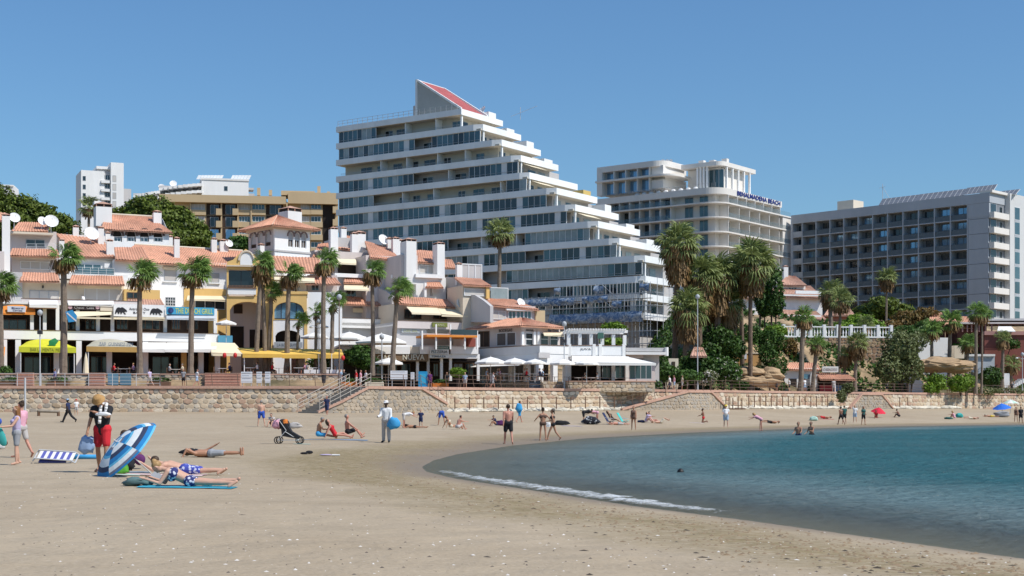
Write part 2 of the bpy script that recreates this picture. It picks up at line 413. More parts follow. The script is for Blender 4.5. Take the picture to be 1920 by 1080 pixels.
def sand_full(P):
    z = sand_z(P); r = np.array([mnoise.noise((x * .55, y * .55, 3.3)) * .016 + mnoise.noise((x * .16, y * .22, 9.3)) * .035 for x, y in P])
    d = shore_d(P); px = P[:, 0] / P[:, 1] * FP + CX; wy = np.interp(px, [a for a, _ in WALLY], [b for _, b in WALLY])
    z = z + r * np.clip((d - .6) / 3, 0, 1)
    return np.where(P[:, 1] > wy + 1.5, .4, z)
def sz(x, y): return float(sand_full(np.array([(x, y)]))[0])
def on_sand(px, py):                                # point of the sand under a pixel
    lo, hi = 6.0, 260.0
    for _ in range(40):
        m = (lo + hi) / 2; p = W(px, py, m)
        if p.z > sz(p.x, p.y): lo = m
        else: hi = m
    p = W(px, py, (lo + hi) / 2); return Vector((p.x, p.y, sz(p.x, p.y)))
def land_z(x, y):
    px = x / max(y, 1) * FP + CX; dw = y - wall_y(px)
    s = lambda a, b, t: (lambda q: q * q * (3 - 2 * q))(min(1, max(0, (t - a) / (b - a))))
    left = ZP + 1.3 * (s(6.0, 6.6, dw) if px < 645 else s(22, 26, dw)) + 5.2 * s(46, 80, dw) + 6 * s(120, 170, dw) + 14 * s(170, 290, dw)
    right = ZP + 7.2 * s(8, 24, dw) + 6.5 * s(26, 70, dw) + 3 * s(80, 130, dw)
    t = s(1175, 1290, px); return left * (1 - t) + right * t

# ------------------------------------------------------------------ sand
def sand_material():
    m = bpy.data.materials.new('sand'); m.use_nodes = True; nt = m.node_tree; N = nt.nodes; L = nt.links
    b = N['Principled BSDF']; b.inputs['Specular IOR Level'].default_value = .25
    geo = N.new('ShaderNodeNewGeometry'); at = N.new('ShaderNodeAttribute'); at.attribute_name = 'wet'
    def noi(sc, det=5, mp=None, rough=.6):
        n = N.new('ShaderNodeTexNoise'); n.inputs['Scale'].default_value = sc; n.inputs['Detail'].default_value = det; n.inputs['Roughness'].default_value = rough
        if mp:
            q = N.new('ShaderNodeMapping'); q.inputs['Scale'].default_value = mp; L.new(geo.outputs['Position'], q.inputs[0]); L.new(q.outputs[0], n.inputs['Vector'])
        else: L.new(geo.outputs['Position'], n.inputs['Vector'])
        return n.outputs['Fac']
    def rng_(s, a, b_, c, d):
        r = N.new('ShaderNodeMapRange'); L.new(s, r.inputs['Value'])
        for k, v in zip(('From Min', 'From Max', 'To Min', 'To Max'), (a, b_, c, d)): r.inputs[k].default_value = v
        return r.outputs[0]
    def mixc(f, a, c):
        x = N.new('ShaderNodeMix'); x.data_type = 'RGBA'; L.new(f, x.inputs['Factor'])
        for s, k in ((a, 'A'), (c, 'B')):
            if isinstance(s, tuple): x.inputs[k].default_value = (*s, 1)
            else: L.new(s, x.inputs[k])
        return x.outputs['Result']
    big = noi(.12, 5, (1, .6, 1)); mid = noi(1.1, 6); fine = noi(16, 4); streak = noi(.5, 6, (.25, 1.4, 1))
    c = mixc(rng_(big, .35, .65, 0, 1), (.372, .292, .198), (.425, .345, .243))
    c = mixc(rng_(streak, .5, .72, 0, .55), c, (.31, .245, .165))
    c = mixc(rng_(mid, .55, .8, 0, .5), c, (.325, .258, .175))
    c = mixc(rng_(fine, .56, .72, 0, .6), c, (.25, .198, .135))
    c = mixc(rng_(fine, .30, .42, .45, 0), c, (.53, .45, .345))
    # line of weed and coarse grit along the tide mark, then the wet band
    peb = noi(5.5, 6, (1, 1.6, 1))
    gd = N.new('ShaderNodeAttribute'); gd.attribute_name = 'grit'
    mm = N.new('ShaderNodeMath'); mm.operation = 'MULTIPLY'; L.new(gd.outputs['Fac'], mm.inputs[0]); L.new(rng_(peb, .33, .58, .1, .95), mm.inputs[1])
    c = mixc(mm.outputs[0], c, (.215, .165, .075))
    c = mixc(at.outputs['Fac'], c, (.235, .182, .125))
    L.new(c, b.inputs['Base Color'])
    L.new(rng_(at.outputs['Fac'], 0, 1, .92, .55), b.inputs['Roughness'])
    foot = N.new('ShaderNodeTexVoronoi'); foot.inputs['Scale'].default_value = 1.5; foot.feature = 'SMOOTH_F1'; L.new(geo.outputs['Position'], foot.inputs['Vector'])
    ad = N.new('ShaderNodeMath'); ad.operation = 'MULTIPLY_ADD'; L.new(fine, ad.inputs[0]); ad.inputs[1].default_value = .22; L.new(foot.outputs['Distance'], ad.inputs[2])
    ad2 = N.new('ShaderNodeMath'); ad2.operation = 'MULTIPLY_ADD'; L.new(mid, ad2.inputs[0]); ad2.inputs[1].default_value = 1.3; L.new(ad.outputs[0], ad2.inputs[2])
    bp = N.new('ShaderNodeBump'); bp.inputs['Distance'].default_value = .07
    L.new(rng_(at.outputs['Fac'], 0, .5, .85, .06), bp.inputs['Strength'])
    L.new(ad2.outputs[0], bp.inputs['Height']); L.new(bp.outputs[0], b.inputs['Normal'])
    return m
SAND = sand_material()
def grid_mesh(name, ys, ks, zf, m, smooth=True):
    P = np.array([(k * y, y) for y in ys for k in ks]); z = zf(P)
    v = np.column_stack([P, z]); n = len(ks); f = []
    ii = np.arange((len(ys) - 1) * n).reshape(len(ys) - 1, n)[:, :-1].ravel()
    f = np.column_stack([ii, ii + 1, ii + n + 1, ii + n]); return npmesh(name, v, f, m, smooth), P
ys = np.concatenate([np.geomspace(2.5, 30, 110), np.geomspace(30.4, 260, 150)]); ks = np.linspace(-1.15, 1.15, 300)
me, P = grid_mesh('sand', ys, ks, sand_full, SAND)
d = shore_d(P)
nz = np.array([mnoise.noise((x * .3, y * .3, 1.0)) for x, y in P])
far = np.clip((P[:, 1] - 30) / 40, 0, 1)
wet = np.clip(1 - (d - .1 + nz * .7) / (1.0 + 3.6 * far), 0, 1)
wet = wet * wet * (3 - 2 * wet)
grit = np.clip(1 - np.abs(d - 2.3 - nz * 1.1) / (2.3 + 1.2 * far), 0, 1) ** .7
tip = np.exp(-(((P[:, 0] + 4) / 5) ** 2 + ((P[:, 1] - 46) / 9) ** 2)); grit = np.clip(grit + .6 * tip * (d > 0), 0, 1)
for nm, arr in (('wet', wet), ('grit', grit)):
    a = me.attributes.new(nm, 'FLOAT', 'POINT'); a.data.foreach_set('value', arr.astype(np.float32))
sand = put('sand', me, kind='structure')

# ------------------------------------------------------------------ sea
def sea_material():
    m = bpy.data.materials.new('sea_water'); m.use_nodes = True; nt = m.node_tree; N = nt.nodes; L = nt.links
    out = N['Material Output']; N.remove(N['Principled BSDF'])
    geo = N.new('ShaderNodeNewGeometry'); dp = N.new('ShaderNodeAttribute'); dp.attribute_name = 'depth'
    def noi(sc, det, mp):
        q = N.new('ShaderNodeMapping'); q.inputs['Scale'].default_value = mp; q.inputs['Rotation'].default_value = (0, 0, R(-12)); L.new(geo.outputs['Position'], q.inputs[0])
        n = N.new('ShaderNodeTexNoise'); n.inputs['Scale'].default_value = sc; n.inputs['Detail'].default_value = det; n.inputs['Roughness'].default_value = .6; L.new(q.outputs[0], n.inputs['Vector']); return n.outputs['Fac']
    w1 = noi(4.2, 5, (.5, 1, 1)); w2 = noi(.16, 4, (.35, 1, 1))
    ad = N.new('ShaderNodeMath'); ad.operation = 'MULTIPLY_ADD'; L.new(w2, ad.inputs[0]); ad.inputs[1].default_value = 1.4; L.new(w1, ad.inputs[2])
    bp = N.new('ShaderNodeBump'); bp.inputs['Strength'].default_value = 1.0; bp.inputs['Distance'].default_value = .38; L.new(ad.outputs[0], bp.inputs['Height'])
    dif = N.new('ShaderNodeBsdfDiffuse'); L.new(bp.outputs[0], dif.inputs['Normal'])
    mx = N.new('ShaderNodeMix'); mx.data_type = 'RGBA'; mx.inputs['A'].default_value = (.21, .27, .275, 1); mx.inputs['B'].default_value = (.044, .142, .164, 1)
    r1 = N.new('ShaderNodeMapRange'); r1.inputs['From Min'].default_value = .1; r1.inputs['From Max'].default_value = .85; L.new(dp.outputs['Fac'], r1.inputs['Value'])
    L.new(r1.outputs[0], mx.inputs['Factor'])
    mv = N.new('ShaderNodeMapRange'); mv.inputs['From Min'].default_value = .35; mv.inputs['From Max'].default_value = .68; mv.inputs['To Min'].default_value = .78; mv.inputs['To Max'].default_value = 1.2; 
    ws = N.new('ShaderNodeMath'); ws.operation = 'MULTIPLY_ADD'; L.new(w1, ws.inputs[0]); ws.inputs[1].default_value = .8; L.new(w2, ws.inputs[2]); wt = N.new('ShaderNodeMath'); wt.operation = 'MULTIPLY'; L.new(ws.outputs[0], wt.inputs[0]); wt.inputs[1].default_value = .556; L.new(wt.outputs[0], mv.inputs['Value'])
    sc = N.new('ShaderNodeVectorMath'); sc.operation = 'SCALE'; L.new(mx.outputs['Result'], sc.inputs[0]); L.new(mv.outputs[0], sc.inputs['Scale'])  # ripple light and dark put into the diffuse water colour
    L.new(sc.outputs[0], dif.inputs['Color'])
    tr = N.new('ShaderNodeBsdfTransparent'); tr.inputs[0].default_value = (.80, .88, .86, 1)
    r2 = N.new('ShaderNodeMapRange'); r2.inputs['From Min'].default_value = 0; r2.inputs['From Max'].default_value = .42; r2.inputs['To Min'].default_value = .10; r2.inputs['To Max'].default_value = 1; L.new(dp.outputs['Fac'], r2.inputs['Value'])
    m1 = N.new('ShaderNodeMixShader'); L.new(r2.outputs[0], m1.inputs[0]); L.new(tr.outputs[0], m1.inputs[1]); L.new(dif.outputs[0], m1.inputs[2])
    gl = N.new('ShaderNodeBsdfGlossy'); gl.inputs['Roughness'].default_value = .07; L.new(bp.outputs[0], gl.inputs['Normal'])
    fr = N.new('ShaderNodeFresnel'); fr.inputs['IOR'].default_value = 1.33; L.new(bp.outputs[0], fr.inputs['Normal'])
    r3 = N.new('ShaderNodeMapRange'); r3.inputs['From Max'].default_value = 1; r3.inputs['To Min'].default_value = 0; r3.inputs['To Max'].default_value = .46; L.new(fr.outputs[0], r3.inputs['Value'])
    m2 = N.new('ShaderNodeMixShader'); L.new(r3.outputs[0], m2.inputs[0]); L.new(m1.outputs[0], m2.inputs[1]); L.new(gl.outputs[0], m2.inputs[2])
    L.new(m2.outputs[0], out.inputs[0]); return m
SEA = sea_material()
ysw = np.concatenate([np.geomspace(9, 40, 150), np.geomspace(40.3, 190, 150), np.geomspace(192, 3000, 30)]); ksw = np.linspace(-.09, 1.2, 260)
def sea_z(P):
    d = shore_d(P); a = np.clip(-d / 6, 0, 1) * .06
    ph = np.array([mnoise.noise((x * .22, y * .5, 0.5)) + .6 * mnoise.noise((x * .6, y * 1.5, 4.5)) + .3 * mnoise.noise((x * 1.7, y * 4.2, 8.5)) for x, y in P])
    return np.where(P[:, 1] < 200, ph * a, 0) + .004
me, P = grid_mesh('sea', ysw, ksw, sea_z, SEA)
d = shore_d(P); dep = np.where(d < 0, np.minimum(-d * .075, 2.6), -.05)
a = me.attributes.new('depth', 'FLOAT', 'POINT'); a.data.foreach_set('value', dep.astype(np.float32))
keep = d < 1.2
import bmesh
bm = bmesh.new(); bm.from_mesh(me); bm.verts.ensure_lookup_table()
bmesh.ops.delete(bm, geom=[v for v in bm.verts if not keep[v.index]], context='VERTS'); bm.to_mesh(me); bm.free()
put('sea', me, kind='structure')
# breaking edge of foam along the near shore
def foam_material():
    m = bpy.data.materials.new('sea_foam'); m.use_nodes = True; N = m.node_tree.nodes; L = m.node_tree.links; p = N['Principled BSDF']; p.inputs['Base Color'].default_value = (.66, .69, .70, 1); p.inputs['Roughness'].default_value = .8
    a = N.new('ShaderNodeAttribute'); a.attribute_name = 'edge'; g = N.new('ShaderNodeNewGeometry'); n = N.new('ShaderNodeTexNoise'); n.inputs['Scale'].default_value = 7; n.inputs['Detail'].default_value = 6; n.inputs['Roughness'].default_value = .75; L.new(g.outputs['Position'], n.inputs['Vector'])
    s = N.new('ShaderNodeMath'); s.operation = 'ADD'; L.new(n.outputs['Fac'], s.inputs[0]); L.new(a.outputs['Fac'], s.inputs[1]); r = N.new('ShaderNodeMapRange'); r.inputs['From Min'].default_value = .78; r.inputs['From Max'].default_value = 1.25; r.inputs['To Max'].default_value = .92; L.new(s.outputs[0], r.inputs['Value']); L.new(r.outputs[0], p.inputs['Alpha']); return m
FOAM = foam_material()
def strip_along(pxs, wfun, name, zoff, m, off=0.0):
    cols = []
    for px in pxs:
        best = None
        pyy = interp(px, sorted([(a, b) for a, b in SH[:8]])); y = CH * FP / (pyy - HY); cols.append(Vector((XY(px, y), y, 0)))
    vs = []; fs = []; K = 8
    for i, p in enumerate(cols):
        t = (cols[min(i + 1, len(cols) - 1)] - cols[max(i - 1, 0)]).normalized(); n = Vector((-t.y, t.x, 0))
        if n.y < 0: n = -n
        w = wfun(i / (len(cols) - 1)); j = mnoise.noise((i * .21, 3, 1)) * .28
        for k in range(K + 1):
            q = k / K; e = (q - .5) * w + j + off + mnoise.noise((i * .5, k * .9, 7)) * .12 * w
            vs.append(p + n * e + Vector((0, 0, zoff + .075 * math.sin(math.pi * q) * (.4 + .9 * abs(mnoise.noise((i * .37, k, 2)))))))
    for i in range(len(cols) - 1):
        for k in range(K):
            if mnoise.noise((i * .19, k * 1.7, 5)) > -2: a = i * (K + 1) + k; fs.append((a, a + 1, a + K + 2, a + K + 1))
    o = npmesh(name, vs, fs, m, True); at = o.attributes.new('edge', 'FLOAT', 'POINT'); at.data.foreach_set('value', np.array([.75 * math.sin(math.pi * (i % (K + 1)) / K) ** .7 * (.5 + .5 * min(1, 6 * (1 - i / len(vs)))) * (.55 + .6 * abs(mnoise.noise((i // (K + 1) * .11, 2, 2)))) for i in range(len(vs))], np.float32)); return put(name, o, kind='stuff')
strip_along(np.linspace(808, 1360, 260), lambda t: .35 + .85 * math.sin(math.pi * min(1, t * 1.12)) ** .7 * (.55 + .7 * abs(mnoise.noise((t * 14, 1, 1)))), 'shore_foam', .015, FOAM, .30)
# shells, pebbles and dry weed scattered on the near sand
def scatter(name, n, m, smin, smax, seed, box, flat=.45, near=None):
    r = np.random.default_rng(seed); V = []; Fc = []
    base = np.array([(1, 0, 0), (.5, .87, 0), (-.5, .87, 0), (-1, 0, 0), (-.5, -.87, 0), (.5, -.87, 0), (0, 0, 1)]); fb = np.array([(i, (i + 1) % 6, 6) for i in range(6)])
    pts = []
    while len(pts) < n:
        y = box[0] * (box[1] / box[0]) ** r.random(4000); px = r.uniform(box[2], box[3], 4000); x = (px - CX) / FP * y
        P = np.column_stack([x, y]); dd = shore_d(P); ok = dd > .25
        if near is not None: ok &= (r.random(len(P)) < np.exp(-((dd - near[0]) / near[1]) ** 2))
        pts += list(P[ok])
    P = np.array(pts[:n]); Z = sand_full(P)
    for i, ((x, y), z) in enumerate(zip(P, Z)):
        s = smin + (smax - smin) * r.random() ** 3; t = r.random() * 6.28; q = base * (s * r.uniform(.6, 1.5), s * r.uniform(.5, 1), s * flat * r.uniform(.6, 1.4))
        c, sn = math.cos(t), math.sin(t); q = np.column_stack([q[:, 0] * c - q[:, 1] * sn, q[:, 0] * sn + q[:, 1] * c, q[:, 2]])
        V.append(q + (x, y, z - .004)); Fc.append(fb + 7 * i)
    put(name, npmesh(name, np.vstack(V), np.vstack(Fc), m), kind='stuff')
scatter('shell', 1400, mat('shell_white', (.70, .66, .60), .7, .15, 5), .008, .032, 1, (11.5, 34, -100, 1950))
scatter('pebble', 2300, mat('pebble_dark', (.10, .08, .065), .9, .3, 5), .008, .030, 2, (11.5, 40, -100, 1950))
scatter('tide_pebble', 5200, mat('pebble_ochre', (.24, .17, .10), .9, .3, 5), .012, .05, 3, (13, 75, 600, 2000), near=(1.9, 1.3))
scatter('dry_weed', 500, mat('dry_weed', (.06, .045, .03), .95, .3, 5), .015, .07, 4, (12, 50, 300, 2000), .25, near=(2.8, 1.8))

# ------------------------------------------------------------------ hill and promenade
def terrain_material():
    m = bpy.data.materials.new('dry_slope'); m.use_nodes = True; nt = m.node_tree; N = nt.nodes; L = nt.links; b = N['Principled BSDF']; b.inputs['Roughness'].default_value = .95
    geo = N.new('ShaderNodeNewGeometry'); n = N.new('ShaderNodeTexNoise'); n.inputs['Scale'].default_value = .35; n.inputs['Detail'].default_value = 7; L.new(geo.outputs['Position'], n.inputs['Vector'])
    cr = N.new('ShaderNodeValToRGB'); e = cr.color_ramp.elements; e[0].position = .36; e[0].color = (.10, .085, .04, 1); e[1].position = .62; e[1].color = (.42, .30, .17, 1)
    k = cr.color_ramp.elements.new(.5); k.color = (.30, .21, .12, 1)
    L.new(n.outputs['Fac'], cr.inputs[0]); L.new(cr.outputs[0], b.inputs['Base Color'])
    bp = N.new('ShaderNodeBump'); bp.inputs['Distance'].default_value = .4; L.new(n.outputs['Fac'], bp.inputs['Height']); L.new(bp.outputs[0], b.inputs['Normal']); return m
DRY = terrain_material()
vs = []; fs = []; pxs = np.linspace(-1600, 3600, 261); dws = list(np.linspace(.0, 60, 61)) + list(np.geomspace(62, 3500, 50))
for px in pxs:
    for dw in dws:
        y = wall_y(px) + .35 + dw; x = XY(px, y); rough = 0 if dw < 8.5 else min(1, (dw - 8.5) / 4)
        vs.append((x, y, land_z(x, y) - .02 + rough * (.55 if px > 1240 else .1) * mnoise.noise((x * .25, y * .25, 1))))
n = len(dws)
for i in range(len(pxs) - 1):
    for j in range(n - 1): a = i * n + j; fs.append((a, a + n, a + n + 1, a + 1))
put('hillside', npmesh('hillside', vs, fs, DRY, True), kind='structure')
PROM = mat('promenade_paving', (.42, .30, .23), .9, .12, .5, .1, fine=.12)
def ribbon(name, pxs, d0, d1, z, m, kind='structure'):
    vs = []; fs = []
    for px in pxs:
        for dd in (d0, d1): y = wall_y(px) + dd; vs.append((XY(px, y), y, z))
    for i in range(len(pxs) - 1): a = 2 * i; fs.append((a, a + 2, a + 3, a + 1))
    return put(name, npmesh(name, vs, fs, m), kind=kind)
ribbon('promenade', np.linspace(-400, 2300, 90), .6, 8.2, ZP + .004, PROM)

# ------------------------------------------------------------------ the stone sea wall
STONEM = [mat('stone_cream', (.56, .45, .32), .9, .12, 3, .4, 9, rand=.15), mat('stone_tan', (.44, .33, .22), .9, .12, 3, .4, 9, rand=.18), mat('stone_grey', (.40, .35, .29), .9, .12, 3, .4, 9, rand=.15),
          mat('stone_pink', (.46, .31, .22), .9, .12, 3, .4, 9, rand=.15), mat('stone_pale', (.64, .55, .43), .9, .1, 3, .4, 9, rand=.1)]
STONED = [mat('stone_brown', (.30, .19, .12), .9, .12, 3, .4, 9, rand=.2), mat('stone_rust', (.36, .22, .13), .9, .12, 3, .4, 9, rand=.2), mat('stone_ochre', (.42, .29, .17), .9, .12, 3, .4, 9, rand=.2)]
def stone_shape(r, n=7):                            # unit stone in the plane x, z with its face at y = -1
    a = sorted((i + r.uniform(-.28, .28)) * 2 * math.pi / n for i in range(n))
    ring = [(math.cos(t) * r.uniform(.45, .57), math.sin(t) * r.uniform(.45, .57)) for t in a]
    v = [(x, 0, z) for x, z in ring] + [(x * .91, -.85, z * .91) for x, z in ring] + [(0, -1, 0)]
    f = [(i, (i + 1) % n, (i + 1) % n + n, i + n) for i in range(n)] + [(i + n, (i + 1) % n + n, 2 * n) for i in range(n)]
    return v, f
SHAPES = [stone_shape(rng) for _ in range(10)]
STONE_ME = {}
def stone_mesh(k, m):
    if (k, m.name) not in STONE_ME:
        v, f = SHAPES[k]; mb = MB(); mb.add(v, f); me = bpy.data.meshes.new('stone'); me.from_pydata(mb.v, [], mb.f); me.materials.append(m); me.update(); STONE_ME[(k, m.name)] = me
    return STONE_ME[(k, m.name)]
def stones(path, z0f, z1f, sw, sh, parent, mats, singles=0, depth=.045, seed=1, face=1, clip=None):
    """stones laid in rough courses on the vertical face that runs along path (world xy); the outside is on the right of the walk when face=1"""
    r = random.Random(seed); segs = []; tot = 0
    for a, b in zip(path, path[1:]):
        a, b = Vector((*a, 0)), Vector((*b, 0)); l = (b - a).length; segs.append((a, b, tot, l)); tot += l
    cells = []
    s = 0
    zmax = max(z1f(t / 20) for t in range(21)); zmin = min(z0f(t / 20) for t in range(21))
    rows = max(1, round((zmax - zmin) / sh))
    for j in range(rows):
        s = -r.random() * sw * .8
        while s < tot:
            w = sw * r.uniform(.65, 1.5); c = s + w / 2; s += w
            if not 0 < c < tot: continue
            t = c / tot; lo, hi = z0f(t), z1f(t); z = zmin + (j + .5) * (zmax - zmin) / rows + r.uniform(-.12, .12) * sh
            if z - sh * .45 < lo - sh * .3 or z + sh * .42 > hi: continue
            cells.append((c, z, w, sh * r.uniform(.85, 1.2), j))
    if singles: cells.sort(key=lambda c: c[0] * (1 if singles > 0 else -1))
    joined = {}
    for i, (c, z, w, h, j) in enumerate(cells):
        for a, b, t0, l in segs:
            if t0 <= c <= t0 + l: break
        dr = (b - a).normalized(); p = a + dr * (c - t0); nrm = Vector((dr.y, -dr.x, 0)) * face
        q = r.uniform(-.25, .25); k = r.randrange(len(SHAPES)); m = mats[r.randrange(len(mats))]; cq, sq = math.cos(q), math.sin(q)
        dx = dr * w; dz = Vector((0, 0, h)); X = dx * cq + dz * sq * w / h * (h / w) ; Z = dz * cq - dx * sq * h / w
        dd = depth * r.uniform(.5, 1.4)
        Mx = Matrix(((X.x, -nrm.x * dd, Z.x, p.x), (X.y, -nrm.y * dd, Z.y, p.y), (X.z, 0, Z.z, z), (0, 0, 0, 1)))
        if i < abs(singles):
            put('stone', stone_mesh(k, m), parent, M=Mx)
        else:
            mb = joined.setdefault(m.name, (MB(), m))[0]; v, f = SHAPES[k]; mb.add([tuple(Mx @ Vector(t)) for t in v], f)
    for nm, (mb, m) in joined.items(): mb.build('stone_facing', m, parent, kind='stuff')
def wp(px, dd=0.0): y = wall_y(px) + dd; return (XY(px, y), y)
wall = thing('sea_wall', 'long stone sea wall with pink coping along the back of the beach', 'wall')
pxs = np.linspace(-400, 2300, 120)
vs = []; fs = []
for px in pxs:
    x, y = wp(px); x1, y1 = wp(px, .5)
    vs += [(x, y, .2), (x, y, ZP - .2), (x1, y1, ZP - .2), (x1, y1, .2)]
for i in range(len(pxs) - 1):
    a = 4 * i
    for k in range(3): fs.append((a + k, a + k + 4, a + k + 5, a + k + 1))
put('wall_core', npmesh('wall_core', vs, fs, MORTAR), wall)
cp = MB()
for a, b in zip(pxs, pxs[1:]):
    p, q = wp(a, -.14), wp(b, -.14); p2, q2 = wp(a, .62), wp(b, .62)
    cp.add([(*p, ZP - .2), (*q, ZP - .2), (*q2, ZP - .2), (*p2, ZP - .2), (*p, ZP + .06), (*q, ZP + .06), (*q2, ZP + .06), (*p2, ZP + .06)], [(0, 3, 2, 1), (4, 5, 6, 7), (0, 1, 5, 4), (2, 3, 7, 6)])
cp.build('coping', COPING, wall)
zb_ = lambda a, b: (lambda t: max(.35, sz(*wp(a + (b - a) * t, -.2)) - .1))
stones([wp(p) for p in np.linspace(-20, 660, 20)], zb_(-20, 660), lambda t: ZP - .22, .60, .42, wall, STONEM, singles=300, seed=3)
stones([wp(p) for p in np.linspace(660, 1330, 20)], zb_(660, 1330), lambda t: ZP - .22, .62, .42, wall, STONEM[:2] + STONEM[3:] + STONEM[4:], seed=4)
stones([wp(p) for p in np.linspace(1330, 1960, 20)], zb_(1330, 1960), lambda t: ZP - .22, .62, .46, wall, STONEM[:2] + STONEM[3:], seed=5)

# footing of pale rocks along the right part of the wall
rock_m = [mat('footing_rock', (.62, .57, .47), .9, .15, 1.5, .6, 5, rand=.2), mat('boulder_grey', (.26, .25, .23), .9, .2, 1.5, .6, 5, rand=.2)]
def rock(name, px, py, r, m, label=None, sq=(1, 1, .6), parent=None, loc=None, seed=0):
    p = loc or on_sand(px, py); mb = MB(); g = (28, 18) if r > 1.2 else (9, 6); mb.ell((0, 0, 0), r * sq[0], r * sq[1], r * sq[2], *g)
    mb.v = [tuple(Vector(v) * (1 + .32 * mnoise.noise(Vector(v) / r * 1.1 + Vector((seed * 3.1, 0, 0))) + (.26 * mnoise.noise(Vector((v[0] * .8, v[1] * .8, v[2] * 3.5 + seed))) if r > 1.2 else 0))) for v in mb.v]
    o = mb.build(name, m, parent); o.location = p + Vector((0, 0, r * sq[2] * .25)); return o
foot = thing('rock_footing', 'pale strip of rocks and concrete footing along the base of the right sea wall', 'rocks')
r_ = random.Random(12)
for i, px in enumerate(np.linspace(835, 1790, 150)):
    x, y = wp(px + r_.uniform(-3, 3), -r_.uniform(.5, 1.3)); s = r_.uniform(.35, .62)
    rock('rock', 0, 0, s, rock_m[0], sq=(1.6, .9, .55), parent=foot, loc=Vector((x, y, sz(x, y))), seed=i)
BLAB = ['small dark boulder right of the long grey one below the bastion', 'long low grey boulder in front of the bastion', 'grey boulder left of the long one below the bastion', 'grey boulder behind the person bending in black', 'grey boulder between the two people bending over the cart', 'small grey boulder right of the person bending in pink',
    'pale flat rock directly below the foot of the ramp wall', 'small grey boulder at the lower end of the ramp wall', 'small grey boulder lying in front of the ramp wall', 'lone grey boulder by the walkway rail behind the two bikini women', 'small grey boulder behind the bending person in white', 'pale flat rock just right of the person at the stairs foot', 'pale flat rock between stairs foot and long grey boulder']
for i, (px, py, s) in enumerate([(722, 771, .6), (700, 771, 1.0), (688, 770, .8), (1070, 762, .7), (1105, 763, .9), (1120, 766, .6), (1150, 764, .8), (1165, 762, .6), (1183, 767, .5), (1035, 768, .5), (750, 773, .45), (642, 770, .5), (667, 771, .4)]):
    tag(rock('boulder', px, py, s, rock_m[1] if i not in (6, 11, 12) else rock_m[0], sq=(1.5, .9, .5), seed=40 + i), BLAB[i], 'boulder')
# ------------------------------------------------------------------ bastions, stairs and ramps against the sea wall
RUB = [mat('rubble_beige', (.40, .33, .25), .9, .12, 3, .4, 9, rand=.15), mat('rubble_grey', (.34, .30, .25), .9, .12, 3, .4, 9, rand=.15)]
def bastion(name, label, pts, seed, floor_m, sw=.5):       # pts: (px, dd, ztop or None for the sand)
    t = thing(name, label, 'wall'); P = []
    for px, dd, z in pts:
        x, y = wp(px, dd); P.append(Vector((x, y, z if z else sz(x, y) + .15)))
    core = MB(); cap = MB(); fl = MB()
    for k in range(len(P) - 1):
        a, b = P[k], P[k + 1]; pa, pb = pts[k][0], pts[k + 1][0]
        core.quad((a.x, a.y, .2), (b.x, b.y, .2), b, a)
        dr = (b - a); n = Vector((dr.y, -dr.x, 0)).normalized(); up = Vector((0, 0, .14)); e = n * .14; i_ = -n * .32
        cap.add([a + e - up, b + e - up, b + i_ - up, a + i_ - up, a + e + up * .5, b + e + up * .5, b + i_ + up * .5, a + i_ + up * .5], CUBE_F)
        wa, wb_ = wp(pa, .1), wp(pb, .1)
        fl.quad(a - Vector((0, 0, .03)), b - Vector((0, 0, .03)), (*wb_, b.z - .03), (*wa, a.z - .03))
        L_ = (Vector((b.x - a.x, b.y - a.y, 0))).length
        stones([(a.x, a.y), (b.x, b.y)], lambda q, a=a, b=b: max(.3, sz(a.x + (b.x - a.x) * q, a.y + (b.y - a.y) * q) - .1), lambda q, a=a, b=b: a.z + (b.z - a.z) * q - .1, sw, sw * .7, t, RUB, seed=seed + k, depth=.05)
    core.build('wall_core', MORTAR, t); cap.build('coping', COPING, t); fl.build('walkway', floor_m, t); return t, P
b1, P1 = bastion('stone_bastion', 'rubble stone bastion with pink coping beside the beach stairs', [(596, -5.6, None), (640, -4.6, 2.3), (690, -3.2, 3.6), (790, -3.0, 3.6), (838, -2.2, 2.15)], 20, PAVER)
st = thing('beach_stairs', 'grey stone stairs climbing from the sand to the promenade beside the bastion', 'stairs')
x0, y0 = wp(559, -3.3); x1, y1 = wp(596, -5.7); x2, y2 = wp(655, -.2); x3, y3 = wp(692, -3.2)
nst = 14; z0 = sz(x0, y0) - .05
for i in range(nst):
    t0, t1 = i / nst, (i + 1) / nst; z = z0 + (3.65 - z0) * t1
    a = Vector((x0 + (x2 - x0) * t0, y0 + (y2 - y0) * t0, 0)); b = Vector((x1 + (x3 - x1) * t0, y1 + (y3 - y1) * t0, 0)); c = Vector((x3, y3, 0)); d_ = Vector((x2, y2, 0))
    lo = z - (3.65 - z0) / nst - .25
    c = Vector((x1 + (x3 - x1) * min(1, t1 + .03), y1 + (y3 - y1) * min(1, t1 + .03), 0)); d_ = Vector((x0 + (x2 - x0) * min(1, t1 + .03), y0 + (y2 - y0) * min(1, t1 + .03), 0))
    MB().add([(p.x, p.y, lo) for p in (a, b, c, d_)] + [(p.x, p.y, z - .05) for p in (a, b, c, d_)], CUBE_F).build('step', mat('stair_stone', (.30, .26, .21), .9, .12, 1.5, rand=.12), st)
    MB().add([(p.x, p.y, z - .048) for p in (a, b, c, d_)] + [(p.x, p.y, z) for p in (a, b, c, d_)], CUBE_F).build('tread', mat('stair_tread', (.46, .40, .33), .9, .12, 1.5), st)
